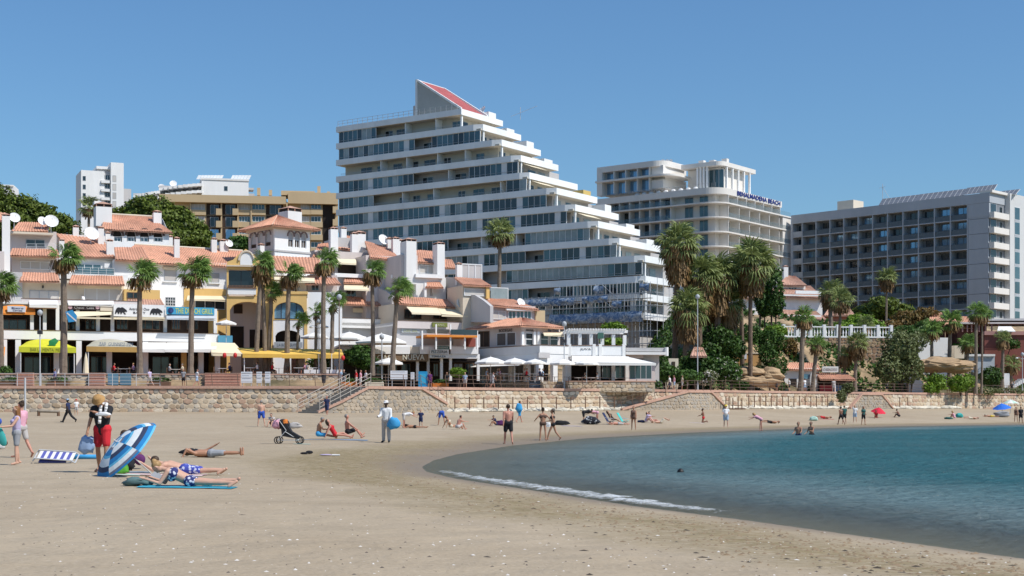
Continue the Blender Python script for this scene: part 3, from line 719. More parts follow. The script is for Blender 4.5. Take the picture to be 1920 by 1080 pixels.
for nm, (ax, ay), (bx, by) in (('handrail', (x1 + .15, y1 + .1), (x3 + .15, y3 + .1)), ('handrail', (x0, y0), (x2, y2))):
    k = MB()
    for i in range(6):
        t = i / 5; p = Vector((ax + (bx - ax) * t, ay + (by - ay) * t, z0 + .2 + (3.65 - z0) * t)); k.tube(p, p + Vector((0, 0, 1.05)), .035, .035, 5)
    for h in (1.05, .7, .35): k.tube((ax, ay, z0 + .2 + h), (bx, by, 3.65 + .2 + h), .03, .03, 5)
    k.build(nm, mat('stair_rail', (.42, .38, .33), .5, .1, 2), st)
b2, P2 = bastion('ramp_wall', 'long sloping ramp wall of grey rubble rising to the right', [(1166, -2.4, None), (1290, -2.6, 3.55), (1333, -2.6, 3.55), (1360, -2.4, 1.9)], 30, PROM)
b3, P3 = bastion('stair_wall', 'small trapezoid stone stair wall on the right of the beach', [(1594, -2.2, None), (1616, -2.2, 3.5), (1653, -2.2, 3.5), (1674, -2.2, None)], 40, PAVER)
# wooden steps from the lower walk to the sand
ws = thing('wooden_steps', 'short dark wooden steps with posts leading down to the sand', 'steps')
for k, px in enumerate((1362, 1370, 1378)):
    x, y = wp(px, -3.2 - k * .4); z = sz(x, y) + .75 - k * .27
    MB().box(x, y - .2, z - .06, x + 1.1, y + .25, z).build('tread', WOODB, ws)
for px, h in ((1361, 1.5), (1367, 1.5), (1374, 1.3), (1384, 1.5), (1391, 1.3)):
    x, y = wp(px, -3.6); z = sz(x, y); MB().box(x - .05, y - .05, z - .2, x + .05, y + .05, z + h).build('post', WOODB, ws)
x, y = wp(1362, -3.75); x2_, y2_ = wp(1392, -3.75); z = sz(x, y); MB().add([], []).box(x, y - .05, z + .02, x2_, y + .06, z + .14).build('beam', WOODB, ws)

# ------------------------------------------------------------------ railings
def railing(name, label, pts, step, h, m, rails, curve=.0, rp=.035, rr=.022, group=None):
    t = thing(name, label, 'railing', group=group)
    seg = [Vector(p) for p in pts]; out = []
    for a, b in zip(seg, seg[1:]):
        n = max(1, round((b - a).length / step))
        for i in range(n): out.append(a.lerp(b, i / n))
    out.append(seg[-1])
    for p in out:
        k = MB(); c = [p + Vector((curve * (-.55) * math.sin(q * 1.4), curve * -.8 * math.sin(q * 1.4), h * q)) for q in (0, .35, .7, 1)] if curve else [p, p + Vector((0, 0, h))]
        for u_, w_ in zip(c, c[1:]): k.tube(u_, w_, rp, rp, 5)
        k.build('post', m, t)
    for q in rails:
        k = MB(); off = Vector((curve * -.55 * math.sin(q * 1.4), curve * -.8 * math.sin(q * 1.4), h * q))
        for a, b in zip(out, out[1:]): k.tube(a + off, b + off, rr, rr, 4, False)
        k.build('rail', m, t)
    return t
def wl(px, dd=.25, z=ZP + .06): x, y = wp(px, dd); return (x, y, z)
railing('promenade_railing', 'grey railing along the left promenade above the stone wall', [wl(p) for p in np.linspace(-12, 300, 8)], 1.75, 1.15, RAILG, (1, .72, .45, .2), .0)
railing('promenade_railing', 'brown railing between the menu boards and the beach stairs', [wl(p) for p in np.linspace(302, 640, 8)], 2.0, 1.15, RAILBR, (1, .66, .33), .12)
railing('promenade_railing', 'brown railing on top of the bastion beside the stairs', [(p.x, p.y + .1, p.z + .08) for p in P1[2:4]], 1.9, 1.15, RAILBR, (1, .75, .5, .25), .12)
railing('promenade_railing', 'railing with curved brown posts in front of the white arcade restaurant', [wl(p) for p in np.linspace(838, 1196, 8)], 1.55, 1.2, RAILBR, (1, .66, .33), .3)
railing('promenade_railing', 'sloping railing along the ramp wall', [(p.x, p.y + .15, p.z + .08) for p in P2[:3]], 1.6, 1.1, RAILBR, (1, .6), .25)
railing('promenade_railing', 'thin railing along the far right promenade in front of the palms', [wl(p) for p in np.linspace(1335, 1915, 12)], 2.6, 1.1, RAILBR, (1, .66, .33), .2)
def sl_(px, dd): x, y = wp(px, dd); return (x, y, sz(x, y) + .25)
railing('walkway_railing', 'rail of brown wooden posts along the low walkway left of the ramp', [sl_(p, -1.9) for p in np.linspace(853, 1152, 12)], 1.72, 1.25, WOODB, (.9, .45), 0, .06, .03)
railing('walkway_railing', 'rail of brown wooden posts between wooden steps and the stair wall', [sl_(p, -1.5) for p in np.linspace(1404, 1552, 8)], 1.38, 1.35, WOODB, (.9, .45), 0, .06, .03)
railing('walkway_railing', 'two short wooden posts with rail right of the small stair wall', [sl_(p, -1.5) for p in (1687, 1702)], 1.1, 1.3, WOODB, (.9,), 0, .06, .03)
railing('bastion_railing', 'brown stair railing descending on the right of the bastion', [(p.x, p.y + .1, p.z + .1) for p in P1[3:5]], 1.3, 1.1, RAILBR, (1, .5), .1)

# ------------------------------------------------------------------ the raised restaurant terrace on the left and its stone front
tw = thing('terrace_wall', 'low stone wall holding up the restaurant terrace above the promenade', 'wall')
ZT = 5.0
pts = [wp(p, 6.3) for p in np.linspace(-30, 640, 20)]
vs = []; fs = []
for x, y in pts: vs += [(x, y, ZP - .1), (x, y, ZT - .06), (x, y + .35, ZT - .06), (x, y + .35, ZP - .1)]
for i in range(len(pts) - 1):
    a = 4 * i
    for k in range(3): fs.append((a + k, a + k + 4, a + k + 5, a + k + 1))
put('wall_core', npmesh('wall_core', vs, fs, MORTAR), tw)
stones(pts, lambda t: ZP - .05, lambda t: ZT - .02, .46, .33, tw, STONEM[:3], seed=9, depth=.06)
k = MB()
for (x, y), (a, b) in zip(pts, pts[1:]): k.add([(x, y - .1, ZT - .06), (a, b - .1, ZT - .06), (a, b + .5, ZT - .06), (x, y + .5, ZT - .06), (x, y - .1, ZT + .05), (a, b - .1, ZT + .05), (a, b + .5, ZT + .05), (x, y + .5, ZT + .05)], CUBE_F)
k.build('coping', COPING, tw)
TF = mat('terrace_paving', (.34, .20, .15), .9, .15, .5, .1)
vs = []; fs = []
for px in np.linspace(-400, 645, 30):
    for dd in (6.7, 30): x, y = wp(px, dd); vs.append((x, y, ZT + .006))
for i in range(29): a = 2 * i; fs.append((a, a + 2, a + 3, a + 1))
put('terrace', npmesh('terrace', vs, fs, TF), kind='structure')
def steps(px0, px1, label, m, n=6):
    t = thing('terrace_steps', label, 'steps')
    for i in range(n):
        (x, y), (a, b) = wp(px0, 6.2 - (n - i) * .32), wp(px1, 6.2 - (n - i) * .32); z = ZP + (ZT - ZP + .06) * (i + 1) / n
        MB().add([(x, y, ZP - .1), (a, b, ZP - .1), (a, b + .34, ZP - .1), (x, y + .34, ZP - .1), (x, y, z), (a, b, z), (a, b + .34, z), (x, y + .34, z)], CUBE_F).build('step', m, t)
        MB().add([(x, y - .04, z + .002), (a, b - .04, z + .002), (a, b + .34, z + .002), (x, y + .34, z + .002), (x, y - .04, z + .05), (a, b - .04, z + .05), (a, b + .34, z + .05), (x, y + .34, z + .05)], CUBE_F).build('tread', COPING, t)
    return t
steps(167, 196, 'red brick steps up to the terrace below the grey green awning', PAVER)
steps(30, 62, 'red brick steps up to the terrace below the lime yellow awning', PAVER)
steps(384, 450, 'wide dark red steps with a white edge below the cream awning', PAVER, 5)
# ------------------------------------------------------------------ the big stepped apartment tower
GL = [GLASSD, GLASST, CURTAIN]
T = Bld('apartment_tower', 'big stepped white apartment tower with a red sloping roof at the top', 'apartment building', 630, 254, -34.2, 8.0)
rg = random.Random(21)
CORN = [865, 902, 937, 973, 989, 1040, 1075, 1118, 1158, 1206, 1207, 1207, 1207]
RIGHT = [943, 977, 1014, 1047, 1083, 1120, 1160, 1200, 1238, 1262, 1264, 1264, 1264]
ZTOP = T.z(238, 0); FLH = 2.96
UU = [T.u(c) for c in CORN]; VV = [T.v(r, u) for r, u in zip(RIGHT, UU)]
VV = [min(max(v, 8), 26) for v in VV]
npane = 0; PANE_ME = {}
def pane_mesh(w, h, m):
    k = (round(w, 2), round(h, 2), m.name)
    if k not in PANE_ME:
        mb = MB().box(0, -.02, 0, w, .02, h); me = bpy.data.meshes.new('window_pane'); me.from_pydata(mb.v, [], mb.f); me.materials.append(m); me.update(); PANE_ME[k] = me
    return PANE_ME[k]
FIX = {0: [(636, 705, 'g'), (705, 865, 'o')], 1: [(636, 777, 'g'), (777, 810, 'o'), (810, 902, 'g')], 2: [(640, 660, 'o'), (660, 937, 'o')], 3: [(636, 775, 'g'), (775, 880, 'o'), (880, 973, 'd')],
       4: [(636, 700, 'g'), (700, 870, 'o'), (870, 950, 'o'), (950, 989, 'g')], 5: [(636, 905, 'g'), (905, 1024, 'd'), (1024, 1040, 'o')], 6: [(636, 905, 'g'), (905, 1062, 'd'), (1062, 1075, 'o')],
       7: [(700, 840, 'd'), (840, 985, 'o'), (985, 1105, 'c'), (1105, 1118, 'o')], 8: [(700, 950, 'g'), (950, 985, 'd'), (985, 1020, 'o'), (1020, 1158, 'g')], 9: [(840, 905, 'g'), (905, 950, 'o'), (950, 1140, 'c'), (1140, 1206, 'g')],
       10: [(940, 990, 'g'), (990, 1040, 'o'), (1040, 1206, 'd')], 11: [(960, 1206, 'd')]}
restm = {}
for k in range(13):
    u1, v1 = UU[k], VV[k]; zt = ZTOP - k * FLH; band = 1.02 if k else .98
    if k == 10: zt += -.2
    # parapet: front, right side, and the slab behind it
    u0_ = 0.0
    ch = 1.6 if k else .01                                      # chamfered corner
    pr = [(u0_, 0), (u1 - ch, 0), (u1, ch * .35), (u1, v1), (u1 - .18, v1), (u1 - .18, ch * .35 + .18), (u1 - ch - .04, .18), (u0_, .18)]
    MB().prism(pr, lambda a, b: (a, b, zt - band), lambda a, b: (a, b, zt)).build('parapet', TOWERW, T.o)
    MB().box(u0_, .181, zt - band + .02, u1 - .181, v1, zt - band + .30).build('floor_slab', SOFFIT, T.o)
    if k == 12: continue
    # storey below: recessed core with openings
    un, vn = u1 - 1.5, v1 - .6; zb_, zc = zt - FLH + .28, zt - band; h = zc - (zt - FLH) ; zlow = zt - FLH
    core = MB().box(u0_ + .4, 2.1, zlow - .95, un - .3, v1 + 3, zc + .05); core.build('wall', SOFFIT if k in (0, 2, 4) else GREYW, T.o)
    segs = FIX[k]
    fr = MB(); gr = MB()
    for a, b, kind in segs:
        ua, ub = max(u0_ + .05, T.u(a, .25)), min(T.u(b, .25), u1 - .35)
        if k >= 7: ua = max(ua, u0_ + .3)
        if kind == 'o':
            w = 0; q = ua + .6
            while q + 2.2 < ub:
                ww = rg.uniform(1.5, 2.6)
                if rg.random() < .8: T.win_uv(q, zlow, q + ww, zc - .55, 2.08, 2, 1, GLASSD if rg.random() < .75 else GLASST, FRAMEG if rg.random() < .5 else FRAMEW, .06, 'balcony_door')
                q += ww + rg.uniform(.7, 2.2)
            q = ua
            while q < ub - 4:
                q += rg.uniform(5.5, 7.5)
                if q < ub - .6: MB().box(q, .3, zlow - .9, q + .14, 2.1, zc).build('balcony_divider', TOWERW, T.o)
            gr.tube((ua, .1, zlow + .38), (ub, .1, zlow + .38), .03, .03, 4); gr.tube((ua, .1, zlow + .2), (ub, .1, zlow + .2), .02, .02, 4)
        else:
            n = max(1, round((ub - ua) / 1.12)); w = (ub - ua) / n
            for i in range(n):
                q = ua + i * w; x = rg.random()
                m = {'g': GLASSD if x < .28 else GLASST if x < .72 else CURTAIN, 'd': GLASSD if x < .75 else GLASST, 'c': CURTAIN if x < .7 else GLASST}[kind]
                if i % 7 == 6 and rg.random() < .5:
                    fr.box(q, .2, zlow, q + w, .3, zc); continue
                if npane < 300:
                    put('window_pane', pane_mesh(w - .07, zc - zlow - .1, m), T.o, M=Matrix.Translation((q + .035, .27, zlow + .05))); npane += 1
                else:
                    restm.setdefault(m.name, (MB(), m))[0].box(q + .035, .25, zlow + .05, q + w - .035, .29, zc - .05)
                fr.box(q - .035, .2, zlow, q + .035, .33, zc)
            fr.box(ub - .035, .2, zlow, ub + .035, .33, zc); fr.box(ua, .215, zc - .06, ub, .325, zc - .001); fr.box(ua, .2, zlow, ub, .33, zlow + .05); fr.build('window_frame', FRAMEW, T.o); fr = MB()
            gr.tube((ua, .1, zlow + .35), (ub, .1, zlow + .35), .03, .03, 4)
    gr.build('handrail', FRAMEG, T.o)
    # sunlit right end: windows between slabs
    if v1 > 6:
        q = 2.4
        while q + 2.6 < v1:
            ww = rg.uniform(1.4, 2.4); w_ = MB(); U = un - .28
            w_.box(U, q, zlow + .0, U + .06, q + ww, zc - .5); wo_ = w_.build('end_window', FRAMEG, T.o)
            MB().box(U + .05, q + .08, zlow + .08, U + .075, q + ww - .08, zc - .58).build('pane', rg.choice(GL), wo_); q += ww + rg.uniform(.6, 1.6)
        MB().box(u1 - .5, ch * .35 + .4, zlow - .9, u1 - .2, ch * .35 + .7, zc).build('corner_post', TOWERW, T.o)
    # hut and clutter on each step
    if k < 9 and k != 4:
        uu = u1 + .1
        MB().box(u1 - rg.uniform(2.6, 4), v1 - 3.2, zt, u1 - .8, v1 - rg.uniform(.3, 1.2), zt + rg.uniform(.6, 1.35)).build('roof_hut', mat('hut_yellow', (.66, .48, .16), .8) if k == 5 else WHITE2, T.o)
    if k in (2, 4): T.o  # awnings over two of the end terraces
for nm, (mb, m) in restm.items(): mb.build('window_glazing', m, T.o, kind='stuff')
for k in (3, 4, 6):
    zt = ZTOP - k * FLH; MB().sheet((UU[k] + .05, 1.2, zt - 1.3), (UU[k] + 1.6, 1.2, zt - 1.9), (UU[k] + 1.6, 6, zt - 1.9), (UU[k] + .05, 6, zt - 1.3), .04).build('awning', ACREAM, T.o)
# roof wedge: red slope with white edges over a pale arched gable
za = T.z(150, T.u(785, 1.2), 1.2); zr = ZTOP
ua, ub = T.u(783, 1.2), T.u(863, 1.2); vb = min(T.v(832, ua), 16)
MB().prism([(ua, zr), (ub, zr + .15), (ua + .25, za - .3), (ua, za - .3)], lambda a, b: (a, 1.2, b), lambda a, b: (a, vb, b)).build('gable_wall', mat('gable_grey', (.46, .46, .43), .85, .1, .4), T.o)
REDS = mat('red_roof_sheet', (.42, .105, .10), .7, .1, .5, fine=.1)
ev = MB(); dz = .12; n_ = 22
for i in range(n_):
    t0 = i / n_; v0_ = 1.5 + (vb - 1.7) * t0
    ev.sheet((ub, v0_, zr + .30), (ub, v0_ + (vb - 1.7) / n_ * .92, zr + .30), (ua + .35, v0_ + (vb - 1.7) / n_ * .92, za - .14), (ua + .35, v0_, za - .14), .2)
ev.build('red_roof', REDS, T.o)
for v_ in (1.05, vb):
    MB().add([(ua, v_, za - .25), (ub + .2, v_, zr + .1), (ub + .2, v_ + .4, zr + .1), (ua, v_ + .4, za - .25), (ua, v_, za + .12), (ub + .2, v_, zr + .5), (ub + .2, v_ + .4, zr + .5), (ua, v_ + .4, za + .12)], CUBE_F).build('roof_edge', WHITE2, T.o)
MB().box(ua - .35, 1.0, zr, ua - .003, vb + .4, za + .1).build('roof_edge', WHITE2, T.o)
MB().box(ua - 1.6, 2, zr, ua - .36, vb, zr + 2.2).build('plant_room', PINKISH, T.o)
T.rail((.2, .3, ZTOP), (ub, .3, ZTOP), 1.0, 1.15, RAILG, 'roof_railing', .04, 2)
T.dish(906, 207, min(VV[0], 10), .75, -.4)
k = MB(); p = Vector((UU[0] + 3, VV[0] + 1, ZTOP)); k.tube(p, p + Vector((0, 0, 2.2)), .04); k.tube(p + Vector((-2, 0, .8)), p + Vector((3.5, 0, 2.0)), .03); k.build('aerial', STEEL, T.o)
T.done()
MB().box(.5, 2.2, -9, UU[-1] - 2, VV[-1] + 2, ZTOP - 12 * FLH - .9).build('ground_floor', GREYW, T.o)
T.done()
# scaffolding round the lowest storeys
sc = Bld('scaffolding', 'steel scaffolding with blue tarpaulins round the foot of the stepped tower', 'scaffolding', 630, 254, -34.2, 8.0)
us = np.linspace(sc.u(985, -1.4), sc.u(1214, -1.4), 18); zt_ = sc.z(527, us[-1], -1.4)
for u in us:
    for v in (-1.5, -.5): MB().tube((u, v, -1), (u, v, zt_ - (0 if u > us[4] else 1.6)), .05, .05, 5).build('upright', STEEL, sc.o)
for z in np.arange(zt_ - 9.5, zt_ + .1, 1.95):
    for v in (-1.5, -.5): MB().tube((us[0], v, z), (us[-1] + 1, v, z), .05, .05, 4).build('ledger', STEEL, sc.o)
    MB().box(us[0], -1.4, z - .9, us[-1] + .5, -.6, z - .84).build('plank', WOODG, sc.o)
for i in (9, 10, 11):
    z = zt_ - (i - 9) * 2.2 - .2; MB().tube((us[11], -1.52, z), (us[13], -1.52, z - 2.2), .045, .045, 5).build('brace', STEEL, sc.o)
uR = us[-1] + 1.2
for v in np.linspace(-.5, 13, 8):
    MB().tube((uR, v, -1), (uR, v, zt_ + .6), .045, .045, 5).build('upright', STEEL, sc.o)
for z in np.arange(zt_ - 9.5, zt_ + .1, 1.95): MB().tube((uR, -1.4, z), (uR, 13, z), .035, .035, 4).build('ledger', STEEL, sc.o)
TARP = patterned_noise('blue_tarpaulin', (.08, .15, .28), (.42, .47, .52))
def tarp(px0, px1, py0, py1, v):
    u0, u1 = sc.u(px0, v), sc.u(px1, v); nu, nv = 40, 6; um = (u0 + u1) / 2; z1, z0 = sc.z(py0, um, v), sc.z(py1, um, v); vs = []; fs = []
    for j in range(nv + 1):
        for i in range(nu + 1):
            u = u0 + (u1 - u0) * i / nu; q = j / nv; w = mnoise.noise((u * 1.3, q * 2, z0)) * .35
            vs.append((u, v + w * .7 - .25 * math.sin(math.pi * q), z0 + (z1 - z0) * q + w * .5))
    for j in range(nv):
        for i in range(nu): a = j * (nu + 1) + i; fs.append((a, a + 1, a + nu + 2, a + nu + 1))
    put('tarpaulin', npmesh('tarpaulin', vs, fs, TARP, True), sc.o)
for a in ((990, 1078, 560, 574, -1.6), (1092, 1140, 555, 568, -1.6), (1040, 1052, 540, 553, -1.6), (1114, 1132, 536, 552, -1.6), (1148, 1166, 564, 578, -1.6), (1030, 1204, 587, 606, -1.6), (1200, 1218, 531, 546, -1.7)): tarp(*a)
sc.done()

# ------------------------------------------------------------------ the rounded hotel behind
def balustrade():
    if 'balustrade_glass' not in MATS:
        m = mat('balustrade_glass', (.16, .24, .27), .1, .1, .5, spec=.8); m.node_tree.nodes['Principled BSDF'].inputs['Alpha'].default_value = .2
    return MATS['balustrade_glass']
Hh = Bld('hotel', 'cream hotel with rounded balconies and blue lettering on its roof edge', 'hotel', 1123, 308, -37.6, 16)
def rounded(u1, v1, r, n=8, ext=0.0):                      # outline of a floor plate with a rounded front right corner
    pts = [(0 - ext, -ext)]
    for i in range(n + 1):
        a = -math.pi / 2 + math.pi / 2 * i / n; pts.append((u1 - r + (r + ext) * math.cos(a), r + (r + ext) * math.sin(a)))
    return pts + [(u1 + ext, v1)]
uC = Hh.u(1347); vC = Hh.v(1478, uC); z_sign = Hh.z(362, uC, 6)
lev = [z_sign + .6 - i * 2.98 for i in range(9)]
def plate(name, u1, v1, r, z0, z1, ext, m, vin=3.0):
    o = rounded(u1, v1, r, 10, ext); inn = [(u1 - vin, v1), (u1 - vin, vin), (-ext, vin)]
    return MB().prism(o + inn, lambda a, b: (a, b, z0), lambda a, b: (a, b, z1)).build(name, m, Hh.o)
for i, z in enumerate(lev):
    vv_ = vC if i else vC * .87
    plate('balcony_slab' if i else 'roof_edge', uC, vv_, 3.2, z - (.28 if i else 1.3), z, .9 if i else .5, HOTELW)
    if i == 0 or i > 7: continue
    # storey above this slab
    ztop = lev[i - 1] - (.28 if i > 1 else 1.3)
    MB().box(-.2, 1.6, z - .1, uC - 1.6, vC * .87, ztop + .1).build('wall', HOTELW, Hh.o)
    # left, shaded front: glass doors between fins
    qs = np.linspace(.3, uC * .62, 8)
    for a, b in zip(qs, qs[1:]):
        Hh.win_uv(a + .15, z + .02, b - .25, ztop - .05, 1.58, 2, 1, GLASSB if rg.random() < .75 else GLASSD, FRAMEG, .06, 'glass_door')
        MB().box(b - .08, -.3, z, b + .08, 1.6, ztop).build('fin', HOTELW, Hh.o)
    MB().box(.0, -.62, z + .02, uC * .62, -.60, z + 1.0).build('glass_balustrade', balustrade(), Hh.o)
    for a in (.70, .82): Hh.win_uv(uC * a, z + .02, uC * a + 2.0, ztop - .1, 1.58, 2, 1, GLASST, FRAMEG, .06, 'glass_door')
    # sunlit right front: bays between fins
    nb = 6
    for j in range(nb + 1):
        v = 3.3 + (vC * (.87 if i == 1 else 1) - 4.2) * j / nb
        MB().box(uC - 1.6, v - .08, z, uC + .55, v + .08, ztop).build('fin', HOTELW, Hh.o)
        if j < nb:
            dv = (vC * (.87 if i == 1 else 1) - 4.2) / nb
            w_ = MB().box(uC - 1.62, v + .3, z + .02, uC - 1.56, v + dv - .3, ztop - .1).build('glass_door', FRAMEG, Hh.o)
            MB().box(uC - 1.57, v + .36, z + .08, uC - 1.53, v + dv - .36, ztop - .16).build('pane', GLASST, w_)
    MB().box(uC + .78, 3, z + .02, uC + .80, vC - .4, z + .95).build('glass_balustrade', MATS['balustrade_glass'], Hh.o)
    MB().box(uC - 3, vC * .87, z, uC + .7, vC - .2, ztop).build('end_wall', HOTELW, Hh.o) if i > 1 else None
# lettering round the sunlit roof edge
lt = text_uv('BENALMADENA BEACH', 0, lev[0] - 1.0, vC * .62, lev[0] - .05, 0, mat('blue_letter', (.01, .025, .20), .5), Hh.o, 'lettering', .02)
lt.rotation_euler = (0, 0, R(90)); lt.location = (uC + .62, vC * .22, 0)
# upper storeys, set back
u_a, u_b = Hh.u(1123), Hh.u(1247, 1.0)
zt2 = Hh.z(309, 6, 0)
for j in range(2):
    zt_j = zt2 - .0 - j * 2.98
    o = rounded(u_b + (2 if j else 0), 9, 2.6, 8, .6 if j else .3)
    MB().prism(o + [(-.3, 9)], lambda a, b: (a, b, zt_j - (1.2 if j == 0 else .4)), lambda a, b: (a, b, zt_j)).build('roof_edge' if j == 0 else 'balcony_slab', HOTELW, Hh.o)
    zlo = zt_j - 2.98
    MB().box(-.2, 1.4, zlo, u_b - .2, 10, zt_j - .4).build('wall', HOTELW, Hh.o)
    qs = np.linspace(1.0, u_b - 3.2, 5)
    for a, b in zip(qs, qs[1:]):
        Hh.win_uv(a + .2, zlo + .05, b - .2, zt_j - 1.25 if j == 0 else zt_j - .5, 1.38, 2, 1, GLASSB, FRAMEG, .06, 'glass_door'); MB().box(b - .1, -.2, zlo, b + .1, 1.4, zt_j - .4).build('fin', HOTELW, Hh.o)
    MB().box(-.3, -.35, zlo - .2, 1.0, 1.4, zt_j - .3).build('end_wall', HOTELW, Hh.o)
    MB().box(u_b - 3.0, .4, zlo + .2, u_b - .1, 9, zt_j - 1.0).build('wall_panel', HOTELW, Hh.o)
# penthouse with white frames
zp1 = Hh.z(308, uC * .8, 8); zb1 = lev[0]
MB().box(u_b + 2, 7, zb1 - .3, uC - 3.5, 17, zp1 - 1.0).build('penthouse_wall', HOTELW, Hh.o)
o = rounded(uC - 2.2, 15, 1.5, 6, .1); MB().prism([(a, b) for a, b in [(u_b + 1.5, 5)] + [(x, y + 5) for x, y in o[1:]] + [(u_b + 1.5, 20)]], lambda a, b: (a, b, zp1 - .9), lambda a, b: (a, b, zp1)).build('penthouse_roof', HOTELW, Hh.o)
for v in np.linspace(7.5, 17.5, 5): MB().box(uC - 2.6, v, zb1, uC - 2.2, v + .4, zp1 - .9).build('white_post', WHITE2, Hh.o)
for u in np.linspace(u_b + 6, uC - 5, 3): Hh.win_uv(u, zb1 + .2, u + 2.4, zp1 - 1.4, 6.98, 2, 1, GLASST, FRAMEW, .07, 'glass_door')
for u in np.linspace(u_b + 6, uC - 5, 4): MB().box(u - .9, 5.2, zb1, u - .5, 5.6, zp1 - .9).build('white_post', WHITE2, Hh.o)
k = MB()
for s_ in np.linspace(8, uC - .5, 26): k.tube((s_, -.3, lev[0]), (s_, -.3, lev[0] + .9), .03, .03, 4)
k.tube((8, -.3, lev[0] + .9), (uC - 2, -.3, lev[0] + .9), .03); k.build('roof_railing', RAILG, Hh.o)
for i, s_ in enumerate(np.linspace(9, uC - 6, 9)): MB().ell((s_, 1.2, lev[0] + .35), .55, .45, .35, 8, 5).build('white_lounger', WHITE2, Hh.o)
for px in (1242, 1250, 1257): Hh.dish(px, 305, 10, .75, -.2)
for s_, v_ in ((u_b + 4, 8), (u_b + 6, 9), (u_b + 9, 9)): MB().box(s_, v_, zp1, s_ + 1.2, v_ + 1, zp1 + 1.1).build('roof_unit', HOTELW, Hh.o)
MB().box(0, .2, -12, uC - 2, vC, lev[7] - .5).build('wall_base', HOTELW, Hh.o)
Hh.done()

# ------------------------------------------------------------------ the grey slab hotel on the right
Q = Bld('hotel', 'long grey slab hotel with a grid of dark balconies and solar panels on top', 'hotel', 1485, 312, -46, 16)
zr = Q.z(404, 0); BW = [1485, 1504, 1530, 1556, 1582, 1609, 1636, 1664, 1693, 1722, 1752, 1782, 1814]; FH = 2.96
uA = [Q.u(p) for p in BW]; uE = Q.u(1855); zf = [zr - .35 - 1.6 - i * FH for i in range(9)]
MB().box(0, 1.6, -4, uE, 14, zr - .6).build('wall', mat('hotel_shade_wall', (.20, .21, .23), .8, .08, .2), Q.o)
MB().box(-.2, -.1, zr - 1.9, uE + .1, 14, zr).build('roof_edge', HOTELG, Q.o)
MB().box(-.25, -.12, -4, .25, 14, zr - 1.91).build('end_wall', HOTELG, Q.o)
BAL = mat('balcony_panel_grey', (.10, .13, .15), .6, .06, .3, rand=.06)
for i in range(1, 13): MB().box(uA[i] - .11, -.05, -4, uA[i] + .11, 1.6, zr - 1.91).build('bay_divider', HOTELG, Q.o)
for r_i in range(8):
    zt_ = zr - 1.9 - r_i * FH; zb_ = zt_ - FH
    MB().box(.26, -.02, zb_ - .06, uE, 1.6, zb_ + .12).build('balcony_slab', HOTELG, Q.o)
    for i in range(12):
        a, b = uA[i] + (.17 if i else .26), uA[i + 1] - .17
        if i == 0:
            MB().box(a, .05, zb_ + .121, b, .2, zb_ + 1.2).build('balcony_panel', HOTELG, Q.o); Q.win_uv(a + .3, zb_ + 1.25, b - .2, zt_ - .3, 1.58, 2, 1, GLASSD, FRAMEG); continue
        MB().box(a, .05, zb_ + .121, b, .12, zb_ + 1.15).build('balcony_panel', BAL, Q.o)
        w = b - a; ga = a + w * rg.uniform(.08, .2)
        Q.win_uv(ga, zb_ + .13, b - .15, zt_ - .28, 1.58, 2, 2, GLASSB if i > 9 and r_i < 3 or rg.random() < .3 else GLASSD, mat('hotel_dark_frame', (.12, .13, .14), .5), .08)
    # plain panel and corner balcony
    MB().box(uA[12] + .17, .0, zb_ + .121, uE - .2, .5, zt_ - .121).build('wall_panel', HOTELG, Q.o)
MB().box(uA[12] + .17, -.06, zr - 4.6, uE, 1.4, zr - 1.92).build('wall_panel', HOTELG, Q.o)
vA, vB = Q.v(1884, uE), Q.v(1921, uE)
for r_i in range(8):
    zt_ = zr - 1.9 - r_i * FH; zb_ = zt_ - FH
    MB().box(uE - .1, 0.05, zb_ - .12, uE + 1.0, vA - .05, zb_ + 1.05).build('corner_balcony', HOTELW, Q.o)
    w_ = MB().box(uE - .02, .4, zb_ + 1.06, uE + .04, vA * .45, zt_ - .15).build('window', FRAMEG, Q.o); MB().box(uE + .03, .5, zb_ + 1.1, uE + .06, vA * .42, zt_ - .2).build('pane', GLASSD, w_)
    w_ = MB().box(uE - .02, vA * .6, zb_ + 1.06, uE + .04, vA * .85, zt_ - .5).build('window', FRAMEG, Q.o); MB().box(uE + .03, vA * .63, zb_ + 1.1, uE + .06, vA * .82, zt_ - .55).build('pane', GLASSD, w_)
    v_a, v_b = Q.v(1902, uE + 1.1), Q.v(1912, uE + 1.1)
    w_ = MB().box(uE + 1.07, v_a, zb_ + .2, uE + 1.14, v_b, zt_ - .2).build('window', FRAMEW, Q.o); MB().box(uE + 1.13, v_a + .1, zb_ + .3, uE + 1.16, v_b - .1, zt_ - .3).build('pane', GLASST, w_)
    MB().box(uE + 1.13, v_a + .1, zb_ - .2, uE + 1.17, v_b - .1, zb_ + .15).build('spandrel', HOTELG, Q.o)
MB().box(uE - 3, vA, -4, uE + 1.1, vB, zr + .4).build('end_wall', mat('hotel_end_white', (.60, .60, .59), .75, .05, .2), Q.o)
MB().box(uE - 2, 0, zr, uE + .6, vA, zr + .5).build('roof_edge', HOTELW, Q.o)
